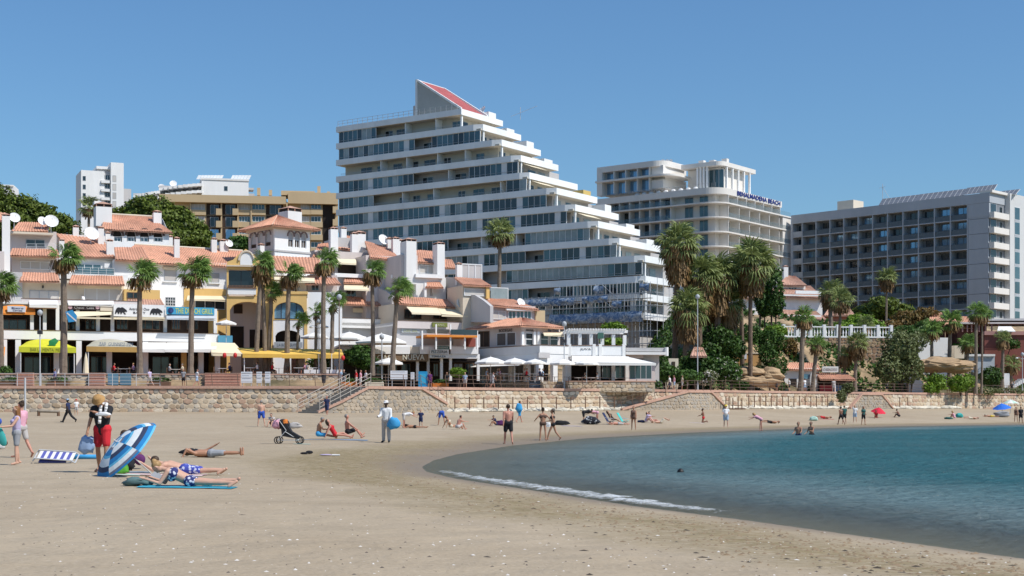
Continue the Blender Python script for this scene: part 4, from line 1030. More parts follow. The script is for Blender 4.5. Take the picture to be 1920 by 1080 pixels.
# lift hut, antenna and solar panels
ux = Q.u(1570, 5); MB().box(ux, 5, zr, Q.u(1600, 5), 9, Q.z(378, ux, 5)).build('lift_hut', CREAM, Q.o)
k = MB(); ux = Q.u(1655, 6); z_ = Q.z(385, ux, 6); k.tube((ux, 6, z_ - 2), (ux, 6, Q.z(345, ux, 6)), .06); k.tube((ux, 6, Q.z(350, ux, 6)), (ux + 3.4, 6, z_ - 1.6), .04); k.tube((ux - .9, 6, Q.z(352, ux, 6)), (ux + .7, 6, Q.z(350, ux, 6)), .03); k.build('antenna', STEEL, Q.o)
SOLAR = mat('solar_cell', (.19, .20, .22), .25, .15, 1, spec=.6)
def solar(px0, px1, py0, py1, cols, v=4):
    u0, u1 = Q.u(px0, v), Q.u(px1, v); z0, z1 = Q.z(py1, (u0 + u1) / 2, v), Q.z(py0, (u0 + u1) / 2, v); f = MB()
    f.sheet((u0, v, z0), (u1, v, z0), (u1, v + 1.8, z1), (u0, v + 1.8, z1), .08); fo = f.build('solar_panel', FRAMEW, Q.o)
    for i in range(cols):
        for j in range(2):
            a, b = u0 + (u1 - u0) * (i + .05) / cols, u0 + (u1 - u0) * (i + .95) / cols; s0, s1 = (j + .05) / 2, (j + .95) / 2
            MB().sheet((a, v - .02 + 1.8 * s0, z0 + (z1 - z0) * s0 + .03), (b, v - .02 + 1.8 * s0, z0 + (z1 - z0) * s0 + .03), (b, v - .02 + 1.8 * s1, z0 + (z1 - z0) * s1 + .03), (a, v - .02 + 1.8 * s1, z0 + (z1 - z0) * s1 + .03), .02).build('solar_cell', SOLAR, fo)
    for u in (u0 + .3, (u0 + u1) / 2, u1 - .3): MB().tube((u, v + .9, zr), (u, v + .9, (z0 + z1) / 2), .05).build('strut', STEEL, fo)
solar(1646, 1718, 367, 383, 8); solar(1716, 1808, 357, 372, 10); solar(1805, 1862, 347, 362, 7); solar(1862, 1905, 355, 366, 5, 7)
Q.done()

# ------------------------------------------------------------------ far buildings on the left
X = Bld('high_rise', 'slim white high-rise standing far behind the pine trees', 'apartment building', 152, 420, 24, 12)
X.box('wall', WHITE, 152, 320, 196, 420, 0, 12, -8); X.box('wall', WHITE, 208, 305, 232, 420, -1.0, 13, -8); X.box('wall', GREYW, 182, 313, 209, 420, .8, 10, -8); X.box('wall', GREYW, 232, 354, 246, 400, 2, 10, -8); X.box('roof_slab', WHITE2, 181, 312, 209, 317, .2, 9)
for py in range(330, 400, 16):
    X.win(155, py, 161, py + 9, 0, 1, 1, GLASSD, FRAMEG); X.win(193, py - 2, 206, py + 7, .78, 3, 1, GLASSD, FRAMEW); X.one('balcony', WHITE, 190, py + 8, 207, py + 13, -.6, .8); X.win(211, py - 1, 218, py + 11, -1.0, 1, 1, SHUTTER, FRAMEG)
X.done()
X = Bld('terraced_apartments', 'white apartment building with curved stepped balconies behind the beige block', 'apartment building', 245, 390, 14, 14)
X.box('wall', WHITE2, 378, 338, 466, 400, 0, 10, -10); X.win(420, 349, 427, 358, 0, 1, 1, GLASSD, FRAMEG); X.box('roof_edge', WHITE, 376, 334.5, 467, 338, -.2, 10)
for (a, b, py) in ((298, 379, 352), (250, 300, 366), (240, 300, 377), (290, 379, 365)):
    n_ = 9
    for i in range(n_):
        q0, q1 = i / n_, (i + 1) / n_; px0, px1 = a + (b - a) * q0, a + (b - a) * q1; lift = 9 * math.sin(q0 * 1.4)
        X.one('balcony', WHITE, px0, py - lift, px1 + .3, py - lift + 5, -2.5 * math.sin(q0 * 3), 4)
    X.box('wall', GREYW, a, py - 3, b, py + 16, 2.0, 9, -10)
    for i in range(4): px0 = a + (b - a) * (i + .35) / 4.3; X.win(px0, py + 3 - 6 * math.sin(i / 4 * 1.4), px0 + 11, py + 9 - 6 * math.sin(i / 4 * 1.4), 1.98, 2, 1, GLASSD, FRAMEG)
k = MB()
for px in list(range(368, 412, 6)) + list(range(432, 468, 6)): u = X.u(px, 3); z = X.z(336, u, 3); k.sheet((u, 3, z), (u + .8, 3, z), (u + 1.4, 3.2, z + 1.2), (u + .6, 3.2, z + 1.2), .05)
k.build('solar_panel', FRAMEW, X.o); X.dish(325, 345, 4, 1.0); X.dish(303, 351, 4, .9); X.one('balcony', GREYW, 466, 352, 476, 356, 2, 6); X.one('balcony', GREYW, 466, 363, 477, 368, 2, 6); X.done()
X = Bld('apartment_block', 'beige apartment block with dark recessed balconies behind the pyramid roofed tower', 'apartment building', 298, 300, 8, 10)
X.box('wall', BEIGE, 298, 366, 535, 500, 1.5, 12, -8); X.box('roof_edge', BEIGE, 298, 366, 536, 380, 0, 12); X.box('roof_edge', BEIGE, 540, 361, 634, 382, 1.0, 12); X.box('wall', BEIGE, 536, 380, 634, 500, 2.4, 12, -8)
BC = [(357, 386, 'c'), (386, 415, 'o'), (415, 446, 'o'), (446, 471, 's'), (471, 498, 'g'), (498, 532, 'o')]
for r_i, py in enumerate((381, 404, 427, 450)):
    for a, b, kd in BC:
        if kd == 'o':
            X.one('recess_shade', BROWNIN, a + 1, py, b - 1, py + 22, 1.45, 1.52); X.win(a + 8, py + 3, b - 5, py + 21, 1.44, 2, 1, GLASSB if r_i > 1 else GLASSD, FRAMEG)  # flat dark panel stands in for the shade of the balcony recess
            X.one('balcony', BEIGE, b - 10, py + 10, b + 1, py + 22, .2, 1.4)
        else:
            X.win(a + 2, py + 2, b - 2, py + 12, 1.4, 4, 1, {'c': SHUTTER, 's': GLASST if r_i else SHUTTER, 'g': GLASST}[kd], FRAMEW); X.one('spandrel', BEIGE, a, py + 12, b, py + 22, .9, 1.4)
for r_i, py in enumerate((381, 405, 429, 453)):
    for a, b in ((563, 582), (582, 604)): X.win(a + 1, py + 1, b - 2, py + 11, 2.3, 3, 1, GLASST if a > 570 else SHUTTER, FRAMEW); X.one('spandrel', BEIGE, a, py + 11, b + 1, py + 21, 1.6, 2.3)
    X.one('recess_shade', DARKIN, 605, py - 2, 628, py + 22, 2.3, 2.42); X.one('balcony', BEIGE, 624, py + 6, 634, py + 18, .8, 2.3)  # recess shade drawn as a flat dark panel here too
for px in (357, 415, 446, 471, 538): X.one('pilaster', BEIGE, px - 1.2, 380, px + 1.2, 480, .7, 1.45)
for px, py in ((485, 352), (507, 356), (598, 349), (616, 359)): X.one('chimney', BEIGE, px - 3, py, px + 3, 366, 4, 5)
X.one('roof_hut', BEIGE, 527, 358, 590, 366, 3, 9); X.done()
X = Bld('far_building', 'low white roof just showing above the pine trees at the left edge', 'building', -10, 380, 10, 10)
X.box('wall', WHITE, -10, 349, 26, 400, 0, 8, -12); X.box('roof_edge', WHITE2, -12, 346, 25, 349, -.3, 8); X.done()
# ------------------------------------------------------------------ terraced white houses and restaurants along the promenade
YW = 22
def parapet_line(B, px0, py0, px1, py1, h, v0, th=.25, m=WHITE, cap=COPING, z0=None):
    a, b = B.p(px0, py0, v0), B.p(px1, py1, v0); zt = (a[2] + b[2]) / 2
    B.mb('parapet', m).box(a[0], v0, zt - h, b[0], v0 + th, zt - .06); B.mb('parapet_cap', cap).box(a[0] - .02, v0 - .05, zt - .059, b[0] + .02, v0 + th + .05, zt)
    return a[0], b[0], zt
def flat(B, px, w0, w1, z, part, m, v0, v1, th=.25): B.mb(part, m).box(w0, v0, z - th, w1, v1, z)
# --- shopping gallery on two levels
A = Bld('shop_gallery', 'two storey white restaurant gallery on the left with a bear sign and awnings', 'restaurant', 0, 150, YW, ZT)
uL, uR = A.u(-60), A.u(411)
a0, a1, zq = parapet_line(A, -60, 616.5, 411, 624.5, 1.02, 0, .3, WHITE2, WOODB)
z1 = zq - 1.03
A.mb('floor_slab', WHITE).box(uL, .31, z1 - .02, uR, 9, z1 + .28)
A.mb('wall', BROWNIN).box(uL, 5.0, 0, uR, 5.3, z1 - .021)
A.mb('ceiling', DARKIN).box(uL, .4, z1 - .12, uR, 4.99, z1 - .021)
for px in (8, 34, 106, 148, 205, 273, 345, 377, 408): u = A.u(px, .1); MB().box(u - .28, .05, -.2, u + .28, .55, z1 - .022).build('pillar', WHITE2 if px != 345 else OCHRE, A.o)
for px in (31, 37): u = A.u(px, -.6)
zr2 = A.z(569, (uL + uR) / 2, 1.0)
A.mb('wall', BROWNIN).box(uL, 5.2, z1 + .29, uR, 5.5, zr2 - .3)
A.mb('roof_slab', WHITE).box(uL, .8, zr2 - .28, A.u(311), 11, zr2); A.mb('floor_slab', WHITE).box(A.u(311) + .01, 3.5, zr2 - .28, uR, 11, zr2)
for px in (60, 84, 108, 146, 184, 211, 310, 404): u = A.u(px, .5); MB().box(u - .18, .5, z1 + .29, u + .18, .86, zr2 - .281).build('pillar', WHITE2, A.o)
A.mb('side_wall', WHITE).box(uL, .4, -.3, uL + .3, 11, zr2); A.mb('side_wall', OCHRE).box(uR - .3, .6, -.3, uR, 11, zr2 - .5)
# glass partitions, planters and furniture silhouettes under the roof
for px0, px1 in ((0, 50), (120, 150), (160, 186), (218, 240), (258, 300), (322, 338), (350, 372)): A.win(px0, 598, px1, 618, 4.9, 3, 1, GLASSD, WOODB)
for px0, px1 in ((45, 95), (120, 150), (170, 200), (285, 335), (350, 372)): A.win(px0, 668, px1, 702, 4.9, 3, 1, GLASSD, WOODB)
# signs
sgn = A.one('sign_board', WHITE2, 213, 572, 309, 594, .1, .3)
BEARM = mat('sign_black', (.02, .02, .025), .7, .05, 1)
def bear(px0, px1, py0, py1):
    P = [(0, .12), (.06, .55), (.16, .86), (.32, .95), (.46, .88), (.56, .98), (.70, .90), (.80, .78), (.93, .62), (1, .42), (.93, .34), (.82, .40), (.78, .28), (.90, .04), (.80, 0), (.66, .26), (.58, .30), (.55, .05), (.45, .05), (.45, .28), (.34, .30), (.36, .08), (.26, .05), (.20, .32), (.12, .22), (.08, .04)]
    u0, z0, u1, z1_ = A.rect(px0, py0, px1, py1, .09)
    MB().prism(P, lambda a, b: (u0 + (u1 - u0) * a, .06, z0 + (z1_ - z0) * b), lambda a, b: (u0 + (u1 - u0) * a, .1, z0 + (z1_ - z0) * b)).build('bear_emblem', BEARM, sgn)
bear(215.5, 238.5, 575.5, 589.5); bear(281, 305, 577.5, 591)
A.text('Antro del Oso', 242, 577, 280, 582, .09, BEARM, sgn); A.text('BAR Y', 250, 584.5, 273, 588.5, .09, BEARM, sgn)
sgn = A.one('sign_board', mat('sign_brown', (.035, .02, .02), .6), 128, 571.5, 188, 581, .3, .5)
A.text('Chaco  Casa', 139, 574, 176, 579, .29, mat('sign_grey', (.5, .47, .45), .6), sgn)
for px in (131.5, 183):
    u, v, z = A.p(px, 576, .29); MB().tube((u, .30, z), (u, .26, z), .22, .22, 14).build('roundel', mat('roundel_pink', (.55, .36, .38), .6), sgn)
sgn = A.one('sign_board', mat('sign_blue', (.06, .33, .52), .5, .05), 312, 576, 402, 590, -.2, -.05)
A.text('THE DUTCH GRILL', 329, 578.5, 399, 588.5, -.21, mat('sign_lime', (.55, .60, .16), .5), sgn, bold=.01)
u, v, z = A.p(320, 582, -.21); MB().tube((u, -.2, z), (u, -.25, z), .32, .32, 12).tube((u, -.25, z - .25), (u, -.27, z + .1), .2, .1, 6).build('roundel', mat('sign_navy', (.03, .05, .16), .5), sgn)
A.awning(((312, 597, -1.2), (404, 597, -1.2), (404, 590, .3), (312, 590, .3)), mat('awning_pale_blue', (.50, .53, .56), .8), .12)
sgn = A.one('sign_board', mat('sign_pale', (.60, .62, .66), .6), 14, 574, 48, 585, -.35, -.2)
A.text('Bistro', 22, 576, 44, 579.5, -.36, mat('sign_navy', (.03, .05, .16), .5), sgn); A.text('Cerveza', 24, 580.5, 42, 583.5, -.36, mat('sign_navy', (.03, .05, .16), .5), sgn)
# arched orange awning
for a, b, c, d in ((-20, 0, 579, 575), (0, 22, 575, 571.5), (22, 42, 571.5, 571.5), (42, 66, 571.5, 580)): A.awning(((a, 587, -.18), (b, 587, -.18), (b, d, .3), (a, c, .3)), AORANGE, .16)
A.awning(((55, 571, -.4), (108, 571, -.4), (108, 563, .9), (55, 563, .9)), AWHITE, .3); A.one('tile_fringe', TILE, 60, 571.5, 106, 578, -.3, .2)
A.awning(((128, 571, .2), (213, 571, .2), (213, 564, .85), (128, 564, .85)), AWHITE, .1)
A.awning(((140, 594, -.9), (209, 590, -.9), (209, 584, .4), (128, 584, .4)), ACREAM, .18); A.one('fascia', CREAM, 188, 573, 213, 583, .25, .45)
A.awning(((213, 597, -.2), (309, 597, -.2), (309, 594.5, .4), (213, 594.5, .4)), ACREAM, .1)
# ground floor awnings
for a, b in ((265, 312), (313, 356), (357, 408)): A.awning(((a - 6, 655, -3.0), (b - 3, 655, -3.0), (b, 642, -.05), (a, 642, -.05)), AWHITE, .3)
A.awning(((396, 661, -4.0), (458, 663, -4.0), (440, 643, -.3), (396, 642, -.3)), ACREAM, .3)
A.awning(((-40, 668, -3.0), (8, 668, -3.0), (10, 650, -.05), (-40, 650, -.05)), AORANGE, .35)
A.one('wall_sign', mat('sign_teal', (.08, .28, .42), .6), 409, 629, 436, 646, -.2, .1)
A.done()
# lime yellow barrel awning and the grey green one beside it
def barrel(name, label, cat, px0, px1, pyt, pyb, v0, v1, m, m2, txt=None, tm=None, leaf=False):
    B = Bld(name, label, cat, 0, 150, YW, ZT)
    u0, z0, u1, z1_ = B.rect(px0, pyt, px1, pyb, v0); n = 12; vs = []; fs = []; rows = 6
    for j in range(rows + 1):
        q = j / rows; v = v0 + (v1 - v0) * q
        for i in range(n + 1):
            t = i / n; ins = .10 * q; uu = u0 + (u1 - u0) * (ins + (1 - 2 * ins) * t); e = math.sin(math.pi * t) ** .55
            vs.append((uu, v, z0 + .55 + (z1_ - z0 - .55) * (q ** .8) * (.35 + .65 * e)))
    for j in range(rows):
        for i in range(n): a = j * (n + 1) + i; fs.append((a, a + 1, a + n + 2, a + n + 1))
    put('canopy', npmesh('canopy', vs, fs, m, True), B.o)
    va = MB().box(u0, v0 - .02, z0, u1, v0 + .02, z0 + .56).build('valance', m2, B.o)
    for u in (u0 + .2, u1 - .2): MB().tube((u, v0 + .1, -.2), (u, v0 + .1, z0 + .5), .05).build('post', FRAMEW, B.o)
    if txt: text_uv(txt, u0 + (u1 - u0) * .2, z0 + .12, u1 - (u1 - u0) * .2, z0 + .45, v0 - .03, tm, va)
    if leaf:
        uc, zc = u0 + (u1 - u0) * .60, z0 + .75
        MB().add([(uc + .55 * math.cos(k * 1.2566) * (1 if k % 1 == 0 else .4), v0 + .25, zc + .45 * math.sin(k * 1.2566 + .3) + .35) for k in range(5)] + [(uc, v0 + .2, zc + .35)], [(i, (i + 1) % 5, 5) for i in range(5)]).build('leaf_emblem', mat('emblem_green', (.02, .22, .07), .6), B.o)
    B.done()
barrel('canopy_awning', 'lime yellow canopy over the bar entrance with a green emblem', 'awning', 35, 143, 633, 661, -3.2, -.1, ALIME, mat('lime_valance', (.50, .52, .03), .8), 'BAR LA MENTA  MENU', mat('sign_olive', (.22, .24, .03), .7), True)
barrel('canopy_awning', 'grey green canopy with an ochre valance between lime awning and palm', 'awning', 162, 261, 633, 660, -3.2, -.1, AGREY, mat('ochre_valance', (.42, .26, .08), .8))
sg = Bld('awning_sign', 'pale sign strip with blue letters on the grey green canopy', 'sign', 0, 150, YW, ZT)
sg.text('BAR  GUINNESS INN', 187, 642, 249, 648.5, -3.0, mat('sign_slate', (.12, .17, .25), .6)); sg.done()
# --- apartments stepping back above the gallery
Bd = Bld('terraced_house', 'stepped pink and white apartments with tiled eaves and dishes above the left restaurants', 'house', 0, 150, YW, ZT)
def eave(B, px0, px1, pyt, pyb, vf, vb, dy=0.0, m=None): return B.roof(((px0, pyb, vf), (px1, pyb + dy, vf), (px1 - 4, pyt + dy, vb), (px0 + 6, pyt, vb)), m, 'tiled_eave', pitch=.28)
zz = parapet_line(Bd, 40, 558, 258, 565, 1.1, 1.6, .25, PINKISH, WOODB)
Bd.box('wall', PINKISH, -60, 470, 8, 570, 4, 12, zr2); Bd.box('wall', CREAM, 42, 526, 232, 575, 4.6, 14, zr2); Bd.box('wall', GREYW, 8, 510, 42, 575, 4.2, 14, zr2)
Bd.win(55, 545, 110, 562, 4.58, 3, 1, SHUTTER, FRAMEG); Bd.win(158, 540, 228, 564, 4.58, 3, 1, SHUTTER, FRAMEW); Bd.one('lamp', DARKM, 79, 535, 82, 540, 4.4, 4.6)
Bd.one('awning_box', ACREAM, 145, 536, 230, 541, 4.2, 4.58)
eave(Bd, 36, 112, 511, 527, 3.2, 5.2, 1); eave(Bd, 128, 234, 516, 532, 3.2, 5.2, 2); Bd.box('eave_beam', CREAM, 40, 527, 231, 531, 3.7, 4.6)
Bd.side('party_wall', WHITE, 44, 2.0, [(44, 575), (44, 566), (38, 556), (31, 548), (24, 530), (24, 500), (18, 495), (18, 575)], .3)
Bd.side('party_wall', WHITE, 156, 2.0, [(156, 566), (154, 556), (147, 553), (143, 545), (138, 538), (138, 566)], .25)
# upper level with loggia and glazed terrace
Bd.box('wall', PINKISH, 22, 476, 108, 512, 8.0, 16, zr2); Bd.box('wall', WHITE, 108, 480, 238, 520, 9.0, 16, zr2); Bd.box('soffit', CREAM, 20, 480, 104, 484, 7.2, 8)
Bd.win(38, 490, 94, 505, 7.98, 3, 1, SHUTTER, FRAMEW); Bd.win(142, 495, 190, 515, 8.98, 3, 1, GLASST, FRAMEW); Bd.one('air_conditioner', WHITE2, 196, 494, 206, 502, 8.6, 9.0)
eave(Bd, 16, 112, 466, 479, 6.6, 8.8, 2)
u0, z0, u1, z1_ = Bd.rect(140, 502, 214, 516, 6.6); Bd.rail((u0, 6.6, z0), (u1, 6.6, z0), z1_ - z0, .9, FRAMEW, 'terrace_railing'); MB().box(u0, 6.62, z0, u1, 6.64, z1_ - .1).build('terrace_glass', GLASST, Bd.o)
Bd.box('parapet', WHITE, 112, 514, 240, 524, 6.5, 9, None)
Bd.roof(((146, 482, 8.4), (216, 482, 8.4), (192, 448, 14.5), (105, 438, 14.5))); Bd.box('wall', WHITE, 104, 441, 214, 485, 14.4, 17, zr2); Bd.box('eave_beam', CREAM, 150, 483, 216, 487, 8.6, 9.0)
Bd.box('wall', PINKISH, 18, 433, 106, 470, 12.0, 17, zr2); Bd.win(48, 449, 84, 464, 11.98, 2, 1, GLASSD, FRAMEG); Bd.one('soffit', CREAM, 20, 435, 100, 439, 10.6, 12); Bd.rail((Bd.u(50, 10.8), 10.8, Bd.z(470, Bd.u(50), 10.8)), (Bd.u(104, 10.8), 10.8, Bd.z(470, Bd.u(104), 10.8)), .8, 1.2, FRAMEW)
Bd.roof(((20, 434, 11.0), (90, 434, 11.0), (86, 417, 14), (34, 417, 14)))
Bd.roof(((-30, 414, 10.5), (5, 414, 10.5), (12, 400, 13), (-30, 396, 13)))
Bd.chimney(4, 19, 399, 520, 5.5); Bd.chimney(111, 121, 446, 476, 8.7); Bd.chimney(137, 148, 421, 448, 14.3); Bd.chimney(184, 195, 423, 458, 12.5); Bd.chimney(198, 207, 433, 450, 13); Bd.chimney(200, 212, 447, 480, 9.0); Bd.chimney(86, 92, 423, 434, 12)
Bd.dish(27, 409, 10, .62, .2); Bd.dish(79, 415, 11.6, .55, .3); Bd.dish(96, 416, 11.5, .8, .1); Bd.dish(171, 439, 12.2, .85, .25)
Bd.box('wall', WHITE, 228, 525, 262, 575, 6, 12, zr2); Bd.roof(((216, 487, 6.2), (282, 489, 6.2), (268, 464, 11), (214, 464, 11))); Bd.box('wall', WHITE, 214, 487, 262, 530, 7, 14, zr2)
Bd.box('wall', OCHRE, 233, 543, 300, 572, 3.8, 7, zr2); Bd.roof(((236, 573, 2.2), (310, 574, 2.2), (300, 558, 4.4), (240, 557, 4.4)), TILED, 'tiled_eave')
Bd.win(238, 548, 262, 560, 3.78, 2, 1, GLASSD, WOODB); Bd.done()
# --- house with arched windows
E = Bld('arched_house', 'white house with four arched windows and a tiled roof behind the left apartments', 'house', 195, 176, 25, 6)
u0, u1 = 0, E.u(317); ze = E.z(430, u0 + 2, 0); D = 8.5; zr_ = E.z(404, u0 + 3, 4.2)
ops = []
for px in (220.5, 246.5, 271, 296.5): uc = E.u(px); ops.append((uc - .55, uc + .55, E.z(453, uc), E.z(442, uc), .7))
mb = MB(); arch_wall(mb, 0, u1, -5, ze - .05, ops, 0, .3); mb.build('wall', WHITE2, E.o)
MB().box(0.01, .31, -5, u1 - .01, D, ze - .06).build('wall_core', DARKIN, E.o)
MB().prism([(0, -5), (D, -5), (D, ze), (D / 2, zr_ - .1), (0, ze)], lambda a, b: (-.02, a, b), lambda a, b: (.01, a, b)).build('gable_wall', PINKISH, E.o)  # left gable of the white house, mauve of its shade put into the colour
MB().prism([(.31, -5), (D, -5), (D, ze), (D / 2, zr_ - .1), (.31, ze)], lambda a, b: (u1 - .009, a, b), lambda a, b: (u1 + .02, a, b)).build('gable_wall', WHITE, E.o)
for (a, b, zb_, zs, rr) in ops:
    n = 10; k = MB()
    for i in range(n):
        t0, t1 = math.pi * i / n, math.pi * (i + 1) / n; c = (a + b) / 2; w = (b - a) / 2
        P = [(c + (w + e) * math.cos(t), zs + (rr + e) * math.sin(t)) for t in (t0, t1) for e in (0, .28)]
        k.add([(P[0][0], -.1, P[0][1]), (P[1][0], -.1, P[1][1]), (P[3][0], -.1, P[3][1]), (P[2][0], -.1, P[2][1]), (P[0][0], 0, P[0][1]), (P[1][0], 0, P[1][1]), (P[3][0], 0, P[3][1]), (P[2][0], 0, P[2][1])], CUBE_F)
    k.build('arch_trim', mat('arch_brown', (.15, .095, .08), .85), E.o); E.win_uv(a + .1, zb_, b - .1, zs - .2, .25, 2, 1, GLASST, FRAMEW, .08)
E.rail((E.u(212, -.8), -.8, E.z(455, 1, -.8)), (E.u(306, -.8), -.8, E.z(455, 5, -.8)), .75, 1.3, FRAMEW, nr=1)
MB().tile((-.5, -.55, ze - .15), (u1 + .4, -.55, ze - .15), (u1 - 1.4, D / 2, zr_), (.9, D / 2, zr_)).build('roof', TILE, E.o)
MB().tile((u1 + .4, D + .5, ze - .15), (-.5, D + .5, ze - .15), (.9, D / 2, zr_), (u1 - 1.4, D / 2, zr_)).build('roof', TILE, E.o)
MB().tube((.8, D / 2, zr_ + .08), (u1 - 1.3, D / 2, zr_ + .08), .14).build('roof_ridge', CREAM, E.o)
k = E.chimney(180, 210, 376, 415, 1.6, 1.9); E.chimney(288, 303, 393, 424, 2.2); E.one('chimney_vent', WHITE2, 177, 377, 190, 383, 3.2, 4.5); E.chimney(316, 324, 440, 462, 3); E.done()
# --- long tiled house
G_ = Bld('long_house', 'long white house with a wide terracotta roof left of the ochre portal', 'house', 215, 164, 25, 5)
u1 = G_.u(445); G_.box('wall', WHITE2, 246, 490, 425, 580, 0, 8, -.5); G_.box('wall', OCHRE, 345, 541, 424, 600, -.12, -.002, -.5)
G_.roof(((208, 489, -.9), (447, 501, -.9), (455, 471, 5), (252, 459, 5))); MB().tube(G_.p(252, 458.5, 5), G_.p(455, 470.5, 5), .15).build('roof_ridge', CREAM, G_.o); G_.box('eave_beam', CREAM, 246, 492, 425, 496, -.45, 0)
G_.win(308, 504, 331, 527, -.03, 1, 1, SHUTTER, FRAMEG); G_.one('sill', WHITE2, 306, 527, 333, 529, -.2, 0); G_.one('awning_box', ACREAM, 307, 501, 332, 505, -.35, -.05)
G_.win(393, 512, 411, 530, -.03, 1, 1, SHUTTER, FRAMEG); G_.one('sill', WHITE2, 391, 530, 413, 532, -.2, 0); G_.win(365, 560, 422, 580, -.2, 3, 1, GLASSD, FRAMEW); G_.win(310, 557, 329, 574, -.03, 4, 3, GLASSD, RAILG)
G_.awning(((350, 561, -1.2), (424, 562, -1.2), (424, 555, -.14), (352, 554, -.14)), ACREAM, .15)
G_.chimney(327, 337, 443, 478, 1.2); G_.chimney(397, 407, 444, 466, 3.8); G_.chimney(413, 427, 447, 466, 4.2); G_.dish(429, 457, 4.2, .5, .2); G_.done()
# --- ochre portal building with arches
O_ = Bld('portal_building', 'ochre yellow portal building with tall arches and a small gabled pediment', 'building', 425, 160, 10, ZT)
uw = O_.u(512); z_t = O_.z(497, uw / 2)
ops = [(O_.u(431), O_.u(498), 0, O_.z(582, uw / 2), O_.z(566, uw / 2) - O_.z(582, uw / 2)), ]
mb = MB(); arch_wall(mb, 0, uw, -.3, O_.z(556, uw / 2), ops, 0, .8); mb.build('arch_wall', OCHRE, O_.o)
zl0, zl1 = O_.z(541, 3), O_.z(505, 3)
for a, b in ((425, 428.5), (476, 512)): O_.box('wall', OCHRE, a, 497, b, 555.9, .02, .8)
O_.box('wall', OCHRE, 428.6, 497, 475.9, 505.5, .04, .8); O_.box('wall', PINKISH, 426, 505, 512, 700, 3.6, 6, -.3); O_.box('ceiling', CREAM, 428, 555, 511, 558, .81, 3.6)
O_.win(429, 507, 475, 540, .5, 2, 1, GLASSD, DARKM); O_.box('parapet', WHITE2, 427, 541, 480, 552, -.25, 0); O_.box('parapet_cap', WOODB, 426, 538.5, 481, 540.9, -.35, .1)
k = MB()
for px in np.linspace(428, 478, 20): u, v, z = O_.p(px, 538, -.2); k.box(u - .05, -.25, z, u + .05, -.15, z + .2)
k.build('baluster', WOODB, O_.o)
for a, b, c in ((432, 500, 'x'), ): O_.win(438, 570, 455, 588, 3.58, 1, 1, BROWNIN, WOODB)
O_.one('doorway', DARKIN, 432, 612, 457, 655, 3.5, 3.58); O_.one('doorway', DARKIN, 468, 618, 492, 655, 3.5, 3.58)
# pediment
k = MB(); P = [(426, 498), (426, 492), (437, 488), (447, 478), (461, 467), (476, 478), (486, 488), (497, 492), (497, 498)]
k.prism([(O_.u(a), O_.z(b, 3)) for a, b in P], lambda a, b: (a, -.15, b), lambda a, b: (a, .7, b)); k.build('pediment', OCHRE, O_.o)
k = MB(); cu, cz, rr = O_.u(462), O_.z(489, 3), .68
k.add([(cu + rr * math.cos(math.pi * i / 12), -.2, cz + rr * 1.3 * math.sin(math.pi * i / 12)) for i in range(13)] + [(cu - rr, -.2, cz - .5), (cu + rr, -.2, cz - .5)], [tuple(range(13)) + (13, 14)]); k.build('arch_panel', WHITE2, O_.o)
k = MB(); prev = None
for i in range(13):
    q = (cu + (rr + .15) * math.cos(math.pi * i / 12), -.22, cz + (rr * 1.3 + .15) * math.sin(math.pi * i / 12))
    if prev: k.tube(prev, q, .12, .12, 5)
    prev = q
k.build('arch_trim', CREAM, O_.o); O_.box('cornice', CREAM, 424, 497.5, 513, 500, -.3, 0); O_.done()
# right half: glazed arch over a white front
V_ = Bld('arched_restaurant', 'white restaurant front with blue glazed arches between ochre pillars', 'restaurant', 512, 159, 6, ZT)
uw = V_.u(575); uu0, uu1 = V_.u(508.5 + 3.6), V_.u(570)
mb = MB(); arch_wall(mb, 0, uw, V_.z(600, 2), V_.z(551, 2), [(.12, uu1, V_.z(599, 2), V_.z(582, 2), V_.z(566, 2) - V_.z(582, 2))], 0, .5); mb.build('arch_wall', OCHRE, V_.o)
V_.win(513, 566.5, 570, 598, .4, 4, 1, GLASSB, DARKM)
mb = MB(); arch_wall(mb, .01, uu1, -.3, V_.z(600, 2) - .01, [(V_.u(516), V_.u(563), V_.z(641, 2), V_.z(630, 2), V_.z(619, 2) - V_.z(630, 2))], .05, .6); mb.build('white_wall', WHITE2, V_.o)
V_.box('pillar', OCHRE, 570.3, 600.2, 576, 700, -.05, .7, -.3); V_.box('pillar', OCHRE, 505, 590, 511.5, 700, -.1, .8, -.3); V_.box('wall', DARKIN, 512, 600, 570, 700, 2.2, 2.6, -.3); V_.box('ceiling', WHITE, 512, 598, 570, 600, .6, 2.6)
s_ = V_.one('sign_board', mat('sign_stone', (.34, .36, .37), .7), 514, 641.5, 567, 652, -.3, -.1); V_.text('LA BODEGUITA', 520, 644, 560, 649, -.31, mat('sign_grey2', (.2, .22, .24), .7), s_)
V_.box('roof_slab', OCHRE, 512, 546, 577, 551.2, -.1, 6); V_.box('wall', WHITE, 512, 520, 575, 546, 2.5, 9); V_.win(545, 530, 560, 545, 2.48, 1, 1, SHUTTER, FRAMEG); V_.awning(((514, 524, .8), (590, 528, .8), (590, 518, 2.4), (514, 516, 2.4)), ACREAM, .15)
V_.box('wall', WHITE2, 576.3, 548, 640, 700, .2, 7, -.3); V_.win(598, 585, 606, 600, .18, 1, 1, SHUTTER, FRAMEG); V_.roof(((520, 509, 1.6), (604, 512, 1.6), (600, 484, 6), (505, 480, 6))); V_.box('wall', PINKISH, 576, 516, 632, 550, 2.6, 8); V_.win(584, 526, 598, 545, 2.58, 2, 1, GLASSD, FRAMEG)
V_.roof(((572, 532, .8), (640, 533, .8), (628, 519, 3), (576, 518, 3)), None, 'tiled_eave'); V_.done()
